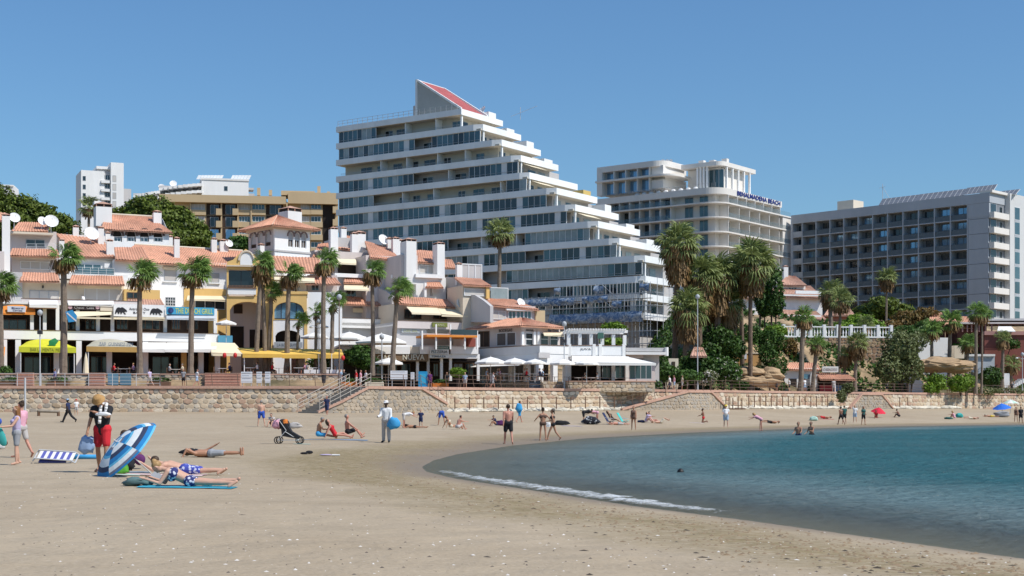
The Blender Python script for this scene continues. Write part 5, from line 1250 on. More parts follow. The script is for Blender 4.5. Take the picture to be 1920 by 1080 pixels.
# --- tower house with the pyramid roof
Y_ = Bld('tower_house', 'white square tower house with a pyramid tiled roof and triple arched windows', 'house', 515, 166, 42, 6)
ua, vb = Y_.u(581), Y_.v(466, 0); ze = Y_.z(426, 0); zc_ = Y_.z(466, 0)
def triple(axis, L, f0, f1, zb_, zs, rr, z0, z1):
    w = (f1 - f0) / 3; return [(f0 + w * i + w * .12, f0 + w * (i + 1) - w * .12, zb_, zs, rr) for i in range(3)]
opr = triple('u', ua, ua * .36, ua * .92, Y_.z(463, 2), Y_.z(443, 2), .55, 0, 0); mb = MB(); arch_wall(mb, 0, ua, -6, ze, opr, 0, .25); mb.build('wall', WHITE2, Y_.o)
MB().box(.26, .26, -6, ua - .01, vb, ze - .01).build('wall_core', WHITE, Y_.o)
for a, b, zb_, zs, rr in opr: Y_.win_uv(a, zb_, b, zs - .3, .2, 2, 1, BROWNIN, FRAMEW); MB().box(a, .18, zs - .3, b, .24, zs + rr).build('shutter', GREYW, Y_.o)
opl = triple('v', vb, vb * .12, vb * .95, Y_.z(463, 0, vb / 2), Y_.z(443, 0, vb / 2), .5, 0, 0); mb = MB(); arch_wall(mb, .26, vb, -6, ze - .005, opl, 0, .25); mb.v = [(y, x, z) for x, y, z in mb.v]; mb.f = [tuple(reversed(f)) for f in mb.f]; mb.build('wall', PINKISH, Y_.o)  # left face of the white tower, shade put into its pinkish colour
for a, b, zb_, zs, rr in opl: Y_.swin(.18, a, zb_, b, zs - .8, 1, BROWNIN, WOODB); MB().box(.2, a, zs - .8, .25, b, zs + rr).build('shutter', GREYW, Y_.o)
ARB = mat('arch_grey', (.25, .19, .18), .85)
for ops_, sw in ((opr, 0), (opl, 1)):
    for a, b, zb_, zs, rr in ops_:
        k = MB(); prev = None; c = (a + b) / 2; w = (b - a) / 2 + .1
        for i in range(11):
            t = math.pi * i / 10; q = (c + w * math.cos(t), -.03, zs + (rr + .1) * math.sin(t)); q = (q[1], q[0], q[2]) if sw else q
            if prev: k.tube(prev, q, .11, .11, 5)
            prev = q
        k.build('arch_trim', ARB, Y_.o)
MB().box(-.1, -.1, zc_ - .3, ua + .1, vb + .1, zc_ - .1).build('cornice', GREYW, Y_.o); MB().box(-.25, -.25, ze - .2, ua + .25, vb + .25, ze + .12).build('cornice', CREAM, Y_.o)
ap = (ua * .45, vb * .5, Y_.z(404, ua * .45, vb * .5)); e = .95; cs = [(-e, -e, ze + .1), (ua + e, -e, ze + .1), (ua + e, vb + e, ze + .1), (-e, vb + e, ze + .1)]
for i in range(4): MB().tile(cs[i], cs[(i + 1) % 4], ap, ap, pitch=.3).build('roof', TILE, Y_.o)
k = MB()
for c in cs: k.tube(c, ap, .09, .09, 5)
k.build('roof_hip', mat('hip_tile', (.62, .40, .28), .85), Y_.o)
Y_.chimney(540, 566, 384, 424, 5.2, 2.2); Y_.chimney(488, 496, 455, 470, -1.5, .6); Y_.done()
# ------------------------------------------------------------------ stepped white houses right of the ochre portal
def house(label, px, Y, yaw=27): return Bld('terraced_house', label, 'house', px, Y, yaw, 4.5)
Hs = house('white stepped house with tall twin chimneys and cream awning right of the tower house', 600, 168)
Hs.box('wall', PINKISH, 600, 472, 690, 600, 4, 12, -.5); Hs.box('wall', GREYW, 633, 446, 668, 520, 7, 12, 0); Hs.roof(((634, 466, 6.6), (672, 470, 6.6), (664, 444, 11), (640, 441, 11)))
Hs.box('wall', PINKISH, 590, 470, 640, 560, 6, 12, 0); Hs.roof(((585, 482, 5), (628, 483, 5), (620, 455, 10), (596, 458, 10)))
Hs.roof(((634, 494, 4.2), (668, 497, 4.2), (664, 478, 7), (638, 476, 7))); Hs.awning(((631, 492, 2.2), (668, 494, 2.2), (668, 486, 3.9), (632, 485, 3.9)), ACREAM, .2)
Hs.one('doorway', BROWNIN, 634, 496, 668, 514, 3.9, 3.98); Hs.one('parapet', WHITE2, 628, 513, 682, 520, 1.4, 2.0); Hs.box('wall', GREYW, 628, 519, 690, 560, 2.01, 6, -.5)
Hs.roof(((644, 530, .6), (690, 531, .6), (685, 520, 2.4), (646, 519, 2.4)), None, 'tiled_eave'); Hs.awning(((645, 541, -.6), (692, 543, -.6), (690, 534, 1.1), (645, 533, 1.1)), ACREAM, .18); Hs.win(648, 540, 668, 556, 1.98, 2, 1, GLASSD, FRAMEG)
Hs.side('party_wall', WHITE, 640, 0, [(640, 560), (640, 552), (632, 548), (630, 536), (622, 530), (612, 528), (612, 560)], .25)
Hs.chimney(620, 634, 424, 478, 6.6); Hs.chimney(640, 650, 424, 452, 9); Hs.chimney(660, 672, 434, 515, 5.0); Hs.chimney(668, 686, 431, 475, 6.0, 1.6)
Hs.roof(((636, 570, -.5), (720, 573, -.5), (714, 559, 1.8), (642, 556, 1.8)), None, 'tiled_eave'); Hs.box('wall', CREAM, 640, 570, 735, 600, 2.5, 8, -.5); Hs.win(650, 577, 688, 596, 2.4, 3, 1, GLASSD, WOODB); Hs.one('curtain', ACREAM, 662, 578, 682, 586, 1.5, 1.55)
parapet_line(Hs, 628, 594, 742, 599, 1.2, -1.6, .25, WHITE2, WOODB); Hs.box('wall', WHITE2, 630, 611, 744, 640, -1.0, 6, -.5); Hs.box('floor_slab', WHITE, 628, 606, 744, 611, -1.6, 6)
Hs.box('wall', WHITE, 604, 560, 632, 600, .5, 8, -.5); Hs.done()
Hs = house('white stepped house with orange roof and shade-grey party wall behind two promenade palms', 690, 166)
Hs.box('wall', PINKISH, 686, 480, 752, 560, 5, 13, -.5); Hs.roof(((694, 483, 4.2), (756, 489, 4.2), (728, 464, 10), (684, 452, 10))); Hs.box('eave_beam', CREAM, 698, 486, 752, 490, 4.5, 5)
Hs.win(724, 498, 738, 513, 4.98, 1, 1, SHUTTER, FRAMEG)
Hs.side('party_wall', GREYW, 735, .5, [(735, 604), (735, 556), (727, 548), (716, 543), (704, 536), (700, 522), (690, 515), (690, 470), (672, 468), (672, 604)], .4)  # party wall colour carries the shade of its side turned from the sun
Hs.chimney(727, 736, 444, 474, 9); Hs.chimney(737, 749, 443, 484, 7.5); Hs.chimney(748, 757, 447, 478, 8.2); Hs.dish(718, 450, 9.5, .7, .2)
Hs.box('wall', WHITE, 735, 500, 790, 560, 3.5, 12, -.5); Hs.one('parapet', WHITE2, 735, 516, 788, 523, 2.6, 3.0); Hs.done()
Hs = house('white stepped house with the tallest round capped chimney and twin cream awnings', 752, 163)
Hs.box('wall', PINKISH, 752, 478, 783, 600, 4.5, 11, -.5); Hs.box('wall', WHITE, 780, 490, 822, 560, 5.5, 12, -.5); Hs.roof(((780, 491, 5), (822, 494, 5), (812, 471, 9.5), (778, 469, 9.5)))
Hs.win(786, 497, 818, 513, 5.45, 2, 1, SHUTTER, FRAMEW); Hs.one('parapet', WHITE2, 780, 514, 832, 521, 3.4, 3.8); Hs.box('wall', WHITE, 780, 520, 836, 570, 3.81, 8, -.5)
Hs.chimney(762, 781, 444, 523, 3.8, 1.9); Hs.chimney(820, 834, 452, 520, 4.0, 1.4); Hs.roof(((822, 502, 5), (856, 503, 5), (848, 487, 8), (826, 486, 8)))
Hs.roof(((798, 538, 2.4), (832, 539, 2.4), (824, 528, 4), (800, 528, 4)), None, 'tiled_eave'); Hs.one('post', WHITE2, 796, 530, 800, 557, 2.6, 2.9); Hs.one('air_conditioner', WHITE2, 812, 541, 820, 550, 3.5, 3.8); Hs.win(806, 541, 811, 555, 3.79, 1, 1, SHUTTER, FRAMEG)
Hs.roof(((745, 569, -.2), (862, 577, -.2), (852, 563, 2.2), (746, 555, 2.2)), None, 'tiled_eave'); Hs.box('wall', CREAM, 742, 571, 866, 604, 2.6, 8, -.5); Hs.win(758, 580, 790, 598, 2.5, 3, 1, GLASSD, WOODB); Hs.win(812, 584, 836, 598, 2.5, 2, 1, GLASSD, WOODB)
Hs.awning(((772, 586, -2.2), (827, 588, -2.2), (820, 577, -.1), (762, 575, -.1)), ACREAM, .18); Hs.awning(((828, 589, -2.2), (878, 592, -2.2), (860, 581, -.1), (821, 578, -.1)), ACREAM, .18)
Hs.dish(864, 570, -1, .68, .1); parapet_line(Hs, 744, 599, 884, 605, .9, -1.9, .25, PINKISH, WOODB); Hs.box('wall', GREYW, 744, 604, 800, 660, -1.5, 6, -.5); Hs.box('floor_slab', WHITE, 744, 609, 884, 612, -1.6, 6); Hs.box('wall', WHITE, 800.2, 612, 880, 650, 1.0, 6, -.5)
s_ = Hs.one('sign_board', mat('sign_stone', (.3, .3, .3), .7), 753, 616, 787, 624, -1.7, -1.5); Hs.text('CAFE  SOL', 757, 618, 783, 622.5, -1.72, mat('sign_lemon', (.5, .5, .3), .6), s_)
s_ = Hs.one('sign_board', mat('sign_olive2', (.16, .18, .04), .7), 811, 605, 839, 613, -2.15, -1.95); Hs.text('TAPAS', 817, 607, 833, 611.5, -2.17, mat('sign_lemon', (.5, .5, .3), .6), s_)
Hs.done()
Hs = house('shade-grey walled stepped house with a white framed roof terrace beside the big tower', 853, 163)
Hs.side('party_wall', GREYW, 919, -4.5, [(919, 604), (919, 574), (906, 563), (890, 553), (869, 552), (868, 535), (852, 520), (818, 519), (818, 604)], .4)  # shade of this side wall is put into its grey colour
Hs.roof(((869, 534, 0), (922, 536, 0), (902, 523, 4), (852, 520, 4))); Hs.box('wall', CREAM, 868, 536, 918, 560, .6, 5, 0); Hs.win(870, 541, 911, 555, .5, 1, 1, SHUTTER, FRAMEW); Hs.one('pillar', OCHRE, 912, 538, 918, 560, .2, .6)
Hs.chimney(857, 866, 491, 525, 4.2); u0, z0, u1, z1_ = Hs.rect(866, 497, 903, 524, 4.4); k = MB()
for u in np.linspace(u0, u1, 4): k.box(u - .06, 4.35, z0, u + .06, 4.47, z1_)
k.box(u0 - .06, 4.34, z1_, u1 + .06, 4.48, z1_ + .14); k.build('terrace_frame', FRAMEW, Hs.o); MB().box(u0, 4.4, z0, u1, 4.42, z1_).build('terrace_screen', GREYW, Hs.o)
Hs.roof(((922, 572, -3), (1012, 581, -3), (963, 562, 1.6), (908, 560, 1.6))); Hs.box('wall', PINKISH, 920, 573, 1004, 606, -2.4, 3, -.5)
Hs.win(922, 583, 948, 599, -2.45, 2, 1, SHUTTER, FRAMEW)
for a in (953, 968, 982): Hs.win(a, 583, a + 14, 599, -2.45, 2, 1, GLASST, FRAMEW)
Hs.one('fascia', WHITE2, 950, 578, 1002, 582.5, -2.9, -2.41); Hs.box('wall', BEIGE, 1004.2, 582, 1022, 606, -2.6, 2, -.5); k = MB(); p0 = Hs.p(922, 572, 2); u0, z0, u1, z1_ = Hs.rect(920, 539, 953, 564, 3); k.box(u0, 2.97, z1_ - .1, u1, 3.03, z1_); k.box(u1 - .1, 2.96, z0, u1, 3.04, z1_ - .101); k.build('terrace_frame', FRAMEW, Hs.o); MB().box(u0, 2.99, z0, u1 - .11, 3.01, z1_ - .11).build('terrace_glass', CURTAIN, Hs.o)
Hs.dish(976, 568, -1, .55, .2); Hs.done()
# ------------------------------------------------------------------ shops below them: parapets, the CASA NUEVA sign, dark shop fronts
B = Bld('shop_row', 'row of shops with white parapets and brown lettered fascia behind the palms', 'shop', 628, 152, 12, ZP + .1)
uL, uR = B.u(636), B.u(900); z0_, z1p = B.z(663, 3), B.z(650, 3)
for a, b, m in ((640, 700, GREYW), (701, 769, WHITE2), (769.5, 787, CREAM), (787.5, 820, WHITE2), (845, 897, WHITE2)): B.one('parapet', m, a, 650, b, 663.5, -.1 if m is not CREAM else .15, .4)
B.box('floor_slab', WHITE, 636, 647, 898, 650.2, .41, 8); B.box('fascia', mat('fascia_brown', (.20, .13, .075), .8), 700, 663.8, 803, 677, .0, .5); B.box('fascia', WHITE, 803.3, 663.8, 897, 672, .1, .5)
LT = mat('letter_cream', (.66, .62, .50), .6); B.text('CASA', 707, 665.5, 744, 675, -.03, LT, bold=.01); B.text('NUEVA', 755, 664.5, 796, 675, -.03, LT, bold=.012)
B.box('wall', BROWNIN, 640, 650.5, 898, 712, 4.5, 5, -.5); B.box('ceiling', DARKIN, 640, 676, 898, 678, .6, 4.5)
for px in (641, 783, 803, 828, 845, 897): B.one('pillar', WHITE if px != 803 else GREYW, px - 2.5, 664, px + 2.5, 714, .52, .95)
for a, b in ((705, 720), (728, 745), (752, 770), (812, 822), (850, 868), (872, 888)): B.win(a, 681, b, 706, 4.4, 2, 1, GLASSD, WOODB)
s_ = B.one('sign_board', mat('sign_white', (.66, .66, .63), .6), 806, 655, 842, 664, -.5, -.35); B.text('PIZZERIA', 809, 657, 839, 662, -.52, mat('sign_black', (.02, .02, .025), .7), s_)
s_ = B.one('sign_board', MATS['sign_white'], 806, 665.5, 842, 671, -.5, -.35); B.text('TERRAZA', 809, 666.5, 836, 670, -.52, MATS['sign_black'], s_)
s_ = B.one('sign_board', mat('sign_green', (.05, .13, .10), .6), 817, 649, 842, 655, -.5, -.35); B.text('RESTAURANTE', 819, 650.5, 840, 653.5, -.52, MATS['sign_white'], s_)
s_ = B.one('sign_board', mat('sign_brown', (.05, .03, .02), .6), 667, 646, 700, 655, -.6, -.45); B.text('CASA NUEVA', 669, 648, 698, 653, -.62, mat('letter_rose', (.5, .33, .26), .6), s_)
B.done()
# a balcony restaurant with orange floor edge above the shops
B = Bld('balcony_restaurant', 'two level open restaurant deck with white posts left of the tiled corner restaurant', 'restaurant', 790, 151, 20, ZP + 5)
B.box('wall', GREYW, 790, 626, 900, 650, 4, 6); B.one('deck_edge', AORANGE, 800, 628, 895, 632, -.2, 3.9); B.one('balustrade', GLASSD, 846, 618, 895, 628, -.1, .0)
for px in (792, 818, 845, 872, 895): B.one('post', WHITE2, px - 1.2, 608 if px in (845, 818) else 620, px + 1.2, 655, .05, .25)
B.one('red_booth', mat('booth_red', (.25, .06, .04), .7), 878, 634, 892, 650, 1.5, 3); B.one('table_board', WHITE, 850, 632, 870, 648, 3.6, 3.9); B.done()

# ------------------------------------------------------------------ corner restaurant with tiled hip roof over a white arcade
C = Bld('corner_restaurant', 'corner restaurant under a low terracotta hip roof above the white arcade', 'restaurant', 978, 157, 40, ZP)
uR, vL = C.u(1050), C.v(896, 0); ze = C.z(614, 0); zf_ = C.z(655, 0)
MB().box(0, 0, zf_, uR, vL, ze + .3).build('wall', PINKISH, C.o)
c_ = [(-.9, -.9, C.z(610.5, -.9, -.9)), (C.u(1059, -.9), -.9, C.z(610.5, -.9, -.9)), (C.u(1059, -.9), vL + 1, C.z(610.5, -.9, -.9)), (-.9, C.v(871, -.9), C.z(610.5, -.9, -.9))]
rz = c_[0][2] + 1.15; r0, r1 = (uR * .35, vL * .75, rz + .1), (uR * .75, vL * .4, rz)
k0 = (2.6, 3.2, rz)
C_ = c_; MB().tile(C_[0], C_[1], (C_[1][0] - 2.6, 3.0, rz), (2.6, 3.0, rz)).build('roof', TILE, C.o); MB().tile(C_[3], C_[0], (2.6, 3.0, rz), (2.6, C_[3][1] - 2.4, rz)).build('roof', TILE, C.o)
MB().tile(C_[1], C_[2], (C_[1][0] - 2.6, vL - 2, rz), (C_[1][0] - 2.6, 3.0, rz)).build('roof', TILE, C.o); MB().tile(C_[2], C_[3], (2.6, C_[3][1] - 2.4, rz), (C_[1][0] - 2.6, vL - 2, rz)).build('roof', TILE, C.o)
MB().box(2.5, 3, rz - .3, C_[1][0] - 2.5, C_[3][1] - 2.4, rz - .02).build('roof_top', TILED, C.o)
zw0, zw1 = C.z(649, 0, 4), C.z(624.5, 0, 4)
for a, b in ((951, 967.5), (932, 949.5)): C.swin(-.02, C.v(b, 0), zw0, C.v(a, 0), zw1, 1, mat('screen_brown', (.13, .11, .10), .7, .1, 1), FRAMEW)
C.swin(-.02, C.v(918, 0), zw0, C.v(897, 0), zw1 + .3, 2, BROWNIN, WOODB)
for a, b in ((985, 1000), (1013, 1028), (1031, 1046)): C.win(a, 624, b, 648, -.02, 1, 2, GLASSD, FRAMEW)
for px in (981, 1003, 1010): C.one('menu_panel', WHITE2, px - 2, 622, px + 2, 646, -.3, -.05)
C.awning(((1020, 628, -1.8), (1058, 628, -1.8), (1056, 622, -.05), (1018, 622, -.05)), ACREAM, .1)
lt = text_uv('BODEGAS', 0, C.z(622.5, 0, 3), C.v(936, 0) - C.v(961, 0), C.z(617, 0, 3), 0, mat('letter_grey', (.10, .09, .09), .6), C.o); lt.rotation_euler = (0, 0, R(-90)); lt.location = (-.04, C.v(936, 0), 0)
C.text('ARENA', 986, 617.5, 1000, 621, -.04, MATS['letter_grey']); C.text('Bar Costa', 1028, 617, 1048, 622, -.04, mat('letter_blue', (.06, .13, .25), .6)); C.done()
P_ = Bld('arcade', 'white arcade of square pillars with parapet terrace and umbrellas facing the promenade', 'restaurant', 1012, 152.5, 36, ZP)
vL, uR = P_.v(895, 0), P_.u(1066); zt = P_.z(646, 0); zb_ = P_.z(663, 0)
def band(z0, z1, th, part, m, o=0.0):
    k = MB(); k.box(-o, -o, z0, uR, th, z1); k.box(-o, th + .001, z0, th, vL, z1); return k.build(part, m, P_.o)
band(zb_, zt - .07, .3, 'parapet', WHITE); band(zt - .069, zt, .36, 'parapet_cap', WOODB, .06); MB().box(.31, .31, zb_ - .02, uR, vL, zb_ + .3).build('floor_slab', WHITE, P_.o)
band(zb_ - 1.15, zb_ - .01, .2, 'fascia', WHITE2, -.05); MB().box(.5, .5, zb_ - .9, uR - .1, vL - .1, zb_ - .7).build('ceiling', WHITE, P_.o)
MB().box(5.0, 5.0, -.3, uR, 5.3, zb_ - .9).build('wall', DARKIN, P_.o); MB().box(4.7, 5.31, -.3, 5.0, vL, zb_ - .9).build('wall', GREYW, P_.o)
ZA = .85
MB().box(-.3, -.3, -.3, uR, vL, ZA).build('floor_plinth', mat('plinth_stone', (.40, .31, .24), .9, .15, 1.2, .3), P_.o)
for px in (902, 957, 985): v = P_.v(px, 0); MB().box(-.05, v - .3, ZA, .5, v + .3, zb_ - 1.16).build('pillar', WHITE2, P_.o)
for px in (1014, 1041, 1065): u = P_.u(px); MB().box(u - .3, -.05, ZA, u + .3, .5, zb_ - 1.16).build('pillar', WHITE2, P_.o)
P_.one('fascia_panel', GREYW, 1010, 661, 1031, 671, -.3, -.12)
Mb = MB(); Mb.sheet((-2.2, 1, zb_ - 1.3), (-2.2, vL - 1, zb_ - 1.3), (.1, vL - 1, zb_ - .7), (.1, 1, zb_ - .7), .05); Mb.build('awning', AWHITE, P_.o); P_.done()
Q2 = Bld('glass_restaurant', 'white flat roofed restaurant with pergola terrace and white awning ending the arcade', 'restaurant', 1066, 155, 6, ZP)
uR = Q2.u(1173); Q2.box('parapet', WHITE2, 1066.5, 648.5, 1173, 667, 0, .3); Q2.box('parapet_cap', WOODB, 1066, 647, 1174, 648.4, -.06, .36); Q2.box('floor_slab', WHITE, 1066.5, 664, 1173, 668, .31, 9)
for px in (1068, 1114, 1126, 1170): Q2.one('pier', WHITE, px - 3, 645, px + 3, 669, -.08, .35)
Q2.awning(((1072, 679, -3.2), (1230, 681, -3.2), (1172, 668, -.1), (1072, 667.5, -.1)), AWHITE, .25)
for px in (1068, 1123, 1150, 1176): Q2.one('pillar', WHITE2, px - 3, 668.2, px + 3, 715, .05, .5)
Q2.box('wall', DARKIN, 1066, 668, 1176, 715, 4.6, 5, -.3); Q2.win(1129, 681, 1147, 710, .7, 2, 1, GLASSD, FRAMEG); Q2.win(1153, 681, 1172, 710, .7, 2, 1, GLASST, FRAMEG); Q2.win(1180, 682, 1222, 711, -1.5, 4, 1, GLASST, FRAMEG); Q2.box('wall', PINKISH, 1176.5, 680, 1228, 715, 2, 6, -.3); ua_, ub_ = Q2.u(1066, -3), Q2.u(1228, -3); MB().box(ua_, -3, -.3, ub_, 5, .80).build('floor_plinth', MORTAR, Q2.o); MB().box(ua_, -3.1, .801, ub_ + .1, 5, .92).build('coping', COPING, Q2.o); stones([(ua_, -3), (ub_, -3)], lambda t: -.2, lambda t: .85, .5, .35, Q2.o, STONEM[:3], seed=51, depth=.06)
# pergola on the terrace
k = MB(); u0, z0, u1, z1_ = Q2.rect(1066, 619, 1171, 648, 1.2)
for i, u in enumerate(np.linspace(u0, u1, 6)): MB().box(u - .18, 1.0, z0, u + .18, 1.36, z1_ - (.25 * i / 5) - .3).build('pergola_post', WHITE2, Q2.o)
for i, v in enumerate((.9, 3.5)): MB().box(u0 - .3, v, z1_ - .3, u1 + .3, v + .22, z1_).build('pergola_beam', WHITE2, Q2.o)
for u in np.linspace(u0, u1, 22): MB().box(u - .06, .6, z1_ + .002, u + .06, 4.2, z1_ + .15).build('pergola_rafter', WHITE, Q2.o)
s_ = Q2.one('sign_board', mat('sign_green', (.05, .13, .10), .6), 1121, 624, 1132, 635, .7, .9)
Q2.box('roof_slab', GREYW, 1174, 652, 1250, 659, 1.5, 7); Q2.box('roof_slab', WHITE, 1174, 660, 1249, 665, 1.2, 7.5); Q2.box('wall', PINKISH, 1174, 665.2, 1206, 676, 2.2, 6, 3.5); Q2.box('wall', GREYW, 1206.2, 665.2, 1236, 700, 2.6, 6, -.3)
u, v, z = Q2.p(1249, 659, 1.6); MB().tube((u, 1.4, z - .5), (u, 1.4, z + .45), .22, .22, 10).build('drain_pipe', WHITE2, Q2.o)
Q2.text('JUVA', 1088, 653, 1108, 657, -.03, MATS['letter_grey']); Q2.done()
stones([(-.3, vL) , (-.3, -.3)], lambda t: -.2, lambda t: ZA + .03, .5, .35, P_.o, STONEM[:3], seed=52, depth=.06); stones([(-.3, -.3), (P_.u(1066), -.3)], lambda t: -.2, lambda t: ZA + .03, .5, .35, P_.o, STONEM[:3], seed=53, depth=.06)
# yellow awning restaurant on the terrace edge
K = Bld('open_air_bar', 'open air bar under long yellow awnings above the stone terrace wall', 'restaurant', 445, 146, 2, ZT)
K.awning(((455, 663, -3.5), (530, 664, -3.5), (520, 653, .3), (445, 652, .3)), AYEL, .36); K.awning(((529, 664.5, -3.2), (644, 664.5, -3.2), (640, 655, .3), (520, 653.5, .3)), AYEL, .40)
for px in (505, 566): K.one('pillar', PINKISH, px - 6, 655, px + 5, 702, .4, 1.0, None)
for px in (458, 598, 622): MB().tube((K.u(px, -3.2), -3.2, -.1), (K.u(px, -3.2), -3.2, K.z(663, K.u(px), -3.2)), .05).build('post', WHITE2, K.o)
K.box('counter', BROWNIN, 452, 664, 500, 690, 4, 4.6, -.1); K.one('brick_panel', PAVER, 546, 672, 561, 700, 1.5, 1.7)
for px in np.linspace(575, 636, 6): K.one('low_planter', WHITE, px - 5, 693, px + 5, 700, -3.4, -3.0)
for px, py in ((421, 666), (441, 666), (643, 671)): p = K.p(px, py, -3.9); MB().ell(p, .2, .2, .26, 8, 6).build('red_lantern', mat('lantern_red', (.55, .03, .03), .6), K.o)
K.done()

# ------------------------------------------------------------------ parasols
def parasol(name, label, p, r, h, m, n=8, drop=.5, pole=True, group=None, rot=0.0, tilt=None, m2=None, val=.18, cat='parasol'):
    t = thing(name, label, cat, p, rot, group); k = MB(); N_ = n * 2; rings = [(0, h), (.5, h - drop * .42), (1, h - drop)]
    vs = [(0, 0, h)]; fs = []; mi = []
    for q, z in rings[1:]:
        for i in range(N_):
            a = 2 * math.pi * i / N_; rr = r * q * (1 if i % 2 == 0 else .955); vs.append((rr * math.cos(a), rr * math.sin(a), z + (0 if i % 2 == 0 else .03)))
    for i in range(N_): fs.append((0, 1 + i, 1 + (i + 1) % N_))
    for i in range(N_): fs.append((1 + i, 1 + N_ + i, 1 + N_ + (i + 1) % N_, 1 + (i + 1) % N_))
    if val:
        for i in range(N_): vs.append((vs[1 + N_ + i][0], vs[1 + N_ + i][1], vs[1 + N_ + i][2] - val))
        for i in range(N_): fs.append((1 + N_ + i, 1 + 2 * N_ + i, 1 + 2 * N_ + (i + 1) % N_, 1 + N_ + (i + 1) % N_))
    k.v = vs; k.f = fs; k.mi = [0] * len(fs)
    if m2: k.mi = [((f[1] - 1) % N_ // 2) % 2 for f in fs]
    k.build('canopy', [m, m2] if m2 else m, t)
    if pole: MB().tube((0, 0, -.1), (0, 0, h + .12), .03, .03, 6).build('pole', FRAMEW if tilt is None else STEEL, t)
    if tilt: t.rotation_euler = tilt
    return t
for px, py_top, Y, hw, zb_, lab in ((715, 625, 150, 52, 8.7, 'wide white market umbrella on the upper terrace between the two palms'), (655, 622, 151, 40, 8.7, 'white market umbrella on the upper terrace left of the slim palm'),
                          (728, 671, 147, 30, ZP, 'white parasol over tables below the NUEVA sign'), (424, 600, 152, 20, ZT + 3.7, 'small white umbrella on the upper terrace beside the blue awning'),
                          (920, 669, 150, 33, ZP + .8, 'white umbrella at the left end of the arcade'), (965, 671, 150, 28, ZP + .8, 'white umbrella between the second and third arcade pillar'), (1003, 673, 149.5, 22, ZP + .8, 'white umbrella at the corner of the arcade'),
                          (1055, 673, 149.5, 26, ZP + .8, 'white umbrella right of the lamp post in front of the arcade'), (1100, 674, 149.5, 24, ZP + .8, 'rightmost white umbrella in front of the glass restaurant'), (1215, 0, 0, 0, 0, ''), (590, 623, 153, 28, ZT + 3.4, 'white umbrella with dark rim behind the small palms')):
    if not lab: continue
    zt_ = CH - (py_top - HY) / FP * Y; r = hw / FP * Y; x = XY(px, Y)
    parasol('market_umbrella', lab, (x, Y, zb_), r, zt_ - zb_, AWHITE, 4 if hw > 25 else 8, r * .33, rot=.5, group='white restaurant umbrellas')
k = thing('closed_parasol', 'closed white parasol standing by the red steps of the terrace', 'parasol', (XY(161, 141), 141, ZP + .3)); MB().lathe((0, 0, 0), [(.05, .3), (.26, .6), (.30, 1.2), (.16, 2.6), (.04, 3.1)], 8).build('canopy', ACREAM, k); MB().tube((0, 0, 0), (0, 0, 3.2), .03).build('pole', FRAMEW, k)

# ------------------------------------------------------------------ white villa, balustrade and retaining wall on the right
Vv = Bld('villa', 'white villa with small tiled roofs above the balustrade', 'house', 1400, 232, 12, 10)
Vv.box('wall', WHITE, 1400, 556, 1542, 640, 2, 14, -3); Vv.box('wall', WHITE, 1466, 533, 1510, 560, 5, 11, 0); Vv.box('wall', WHITE, 1430, 590, 1540, 640, -1, 2, -3)
Vv.roof(((1458, 534, 4.2), (1514, 535, 4.2), (1492, 518, 8), (1476, 517, 8)), TILED); Vv.roof(((1455, 556, 1), (1548, 560, 1), (1520, 536, 7), (1462, 534, 7)), TILED); Vv.roof(((1395, 560, 1.2), (1466, 558, 1.2), (1462, 540, 7), (1405, 542, 7)), TILED)
Vv.roof(((1425, 594, -2), (1552, 600, -2), (1530, 583, 1.8), (1440, 580, 1.8)), TILED, 'porch_roof'); Vv.box('parapet', WHITE2, 1492, 545, 1540, 551, 1.6, 2); Vv.chimney(1470, 1478, 497, 521, 7.5); Vv.chimney(1457, 1465, 572, 590, -.5)
Vv.win(1478, 539, 1494, 549, 4.95, 3, 1, GLASSD, FRAMEW); Vv.win(1440, 596, 1452, 606, -1.05, 2, 1, GLASSD, FRAMEG); Vv.one('ridge_cap', WHITE2, 1466, 552.5, 1540, 555, .9, 1.2); Vv.done()
Rw = Bld('retaining_wall', 'brown stone retaining wall carrying a white balustrade', 'wall', 1470, 199, 8, ZP)
u1 = Rw.u(1672); zt_ = Rw.z(633, u1 / 2); MB().box(0, .1, -.5, u1, 1.2, zt_).build('wall_core', MORTAR, Rw.o)
stones([(0, .1), (u1, .1)], lambda t: 0, lambda t: zt_, .62, .45, Rw.o, STONED, singles=0, seed=14, depth=.09)
zc_ = Rw.z(612, u1 / 2); MB().box(-.2, 0, zt_ + .002, u1 + .2, .6, zt_ + .2).build('base_rail', WHITE2, Rw.o); MB().box(-.2, .05, zc_ - .15, u1 + .2, .5, zc_).build('top_rail', WHITE2, Rw.o)
for i, u in enumerate(np.linspace(0, u1, 9)): MB().box(u - .2, .0, zt_ + .2, u + .2, .55, zc_ + .25).build('pier', WHITE2, Rw.o)
bal = None
for u in np.arange(.35, u1 - .2, .42):
    if bal is None: h = zc_ - .16 - zt_ - .2; q = MB().lathe((0, 0, 0), [(.09, 0), (.09, .08), (.05, .14), (.13, h * .35), (.05, h * .8), (.09, h)], 6); bal = bpy.data.meshes.new('baluster'); bal.from_pydata(q.v, [], q.f); bal.materials.append(WHITE2); bal.update()
    put('baluster', bal, Rw.o, M=Matrix.Translation((u, .28, zt_ + .2)))
Rw.done()
Kk = Bld('beach_kiosk', 'small white beach kiosk with tiled roof, red counter and a plain sign', 'kiosk', 1470, 184, 6, ZP)
Kk.box('wall', WHITE, 1471, 690, 1535, 735, 1.5, 6, -.2); Kk.roof(((1466, 692, 1), (1540, 694, 1), (1532, 681, 5), (1480, 680, 5)), TILE); Kk.box('wall', BROWNIN, 1535.3, 705, 1596, 735, 1.2, 5, -.2); Kk.roof(((1538, 711, -1.4), (1606, 712, -1.4), (1590, 701, 1.5), (1530, 700, 1.5)), TILE)
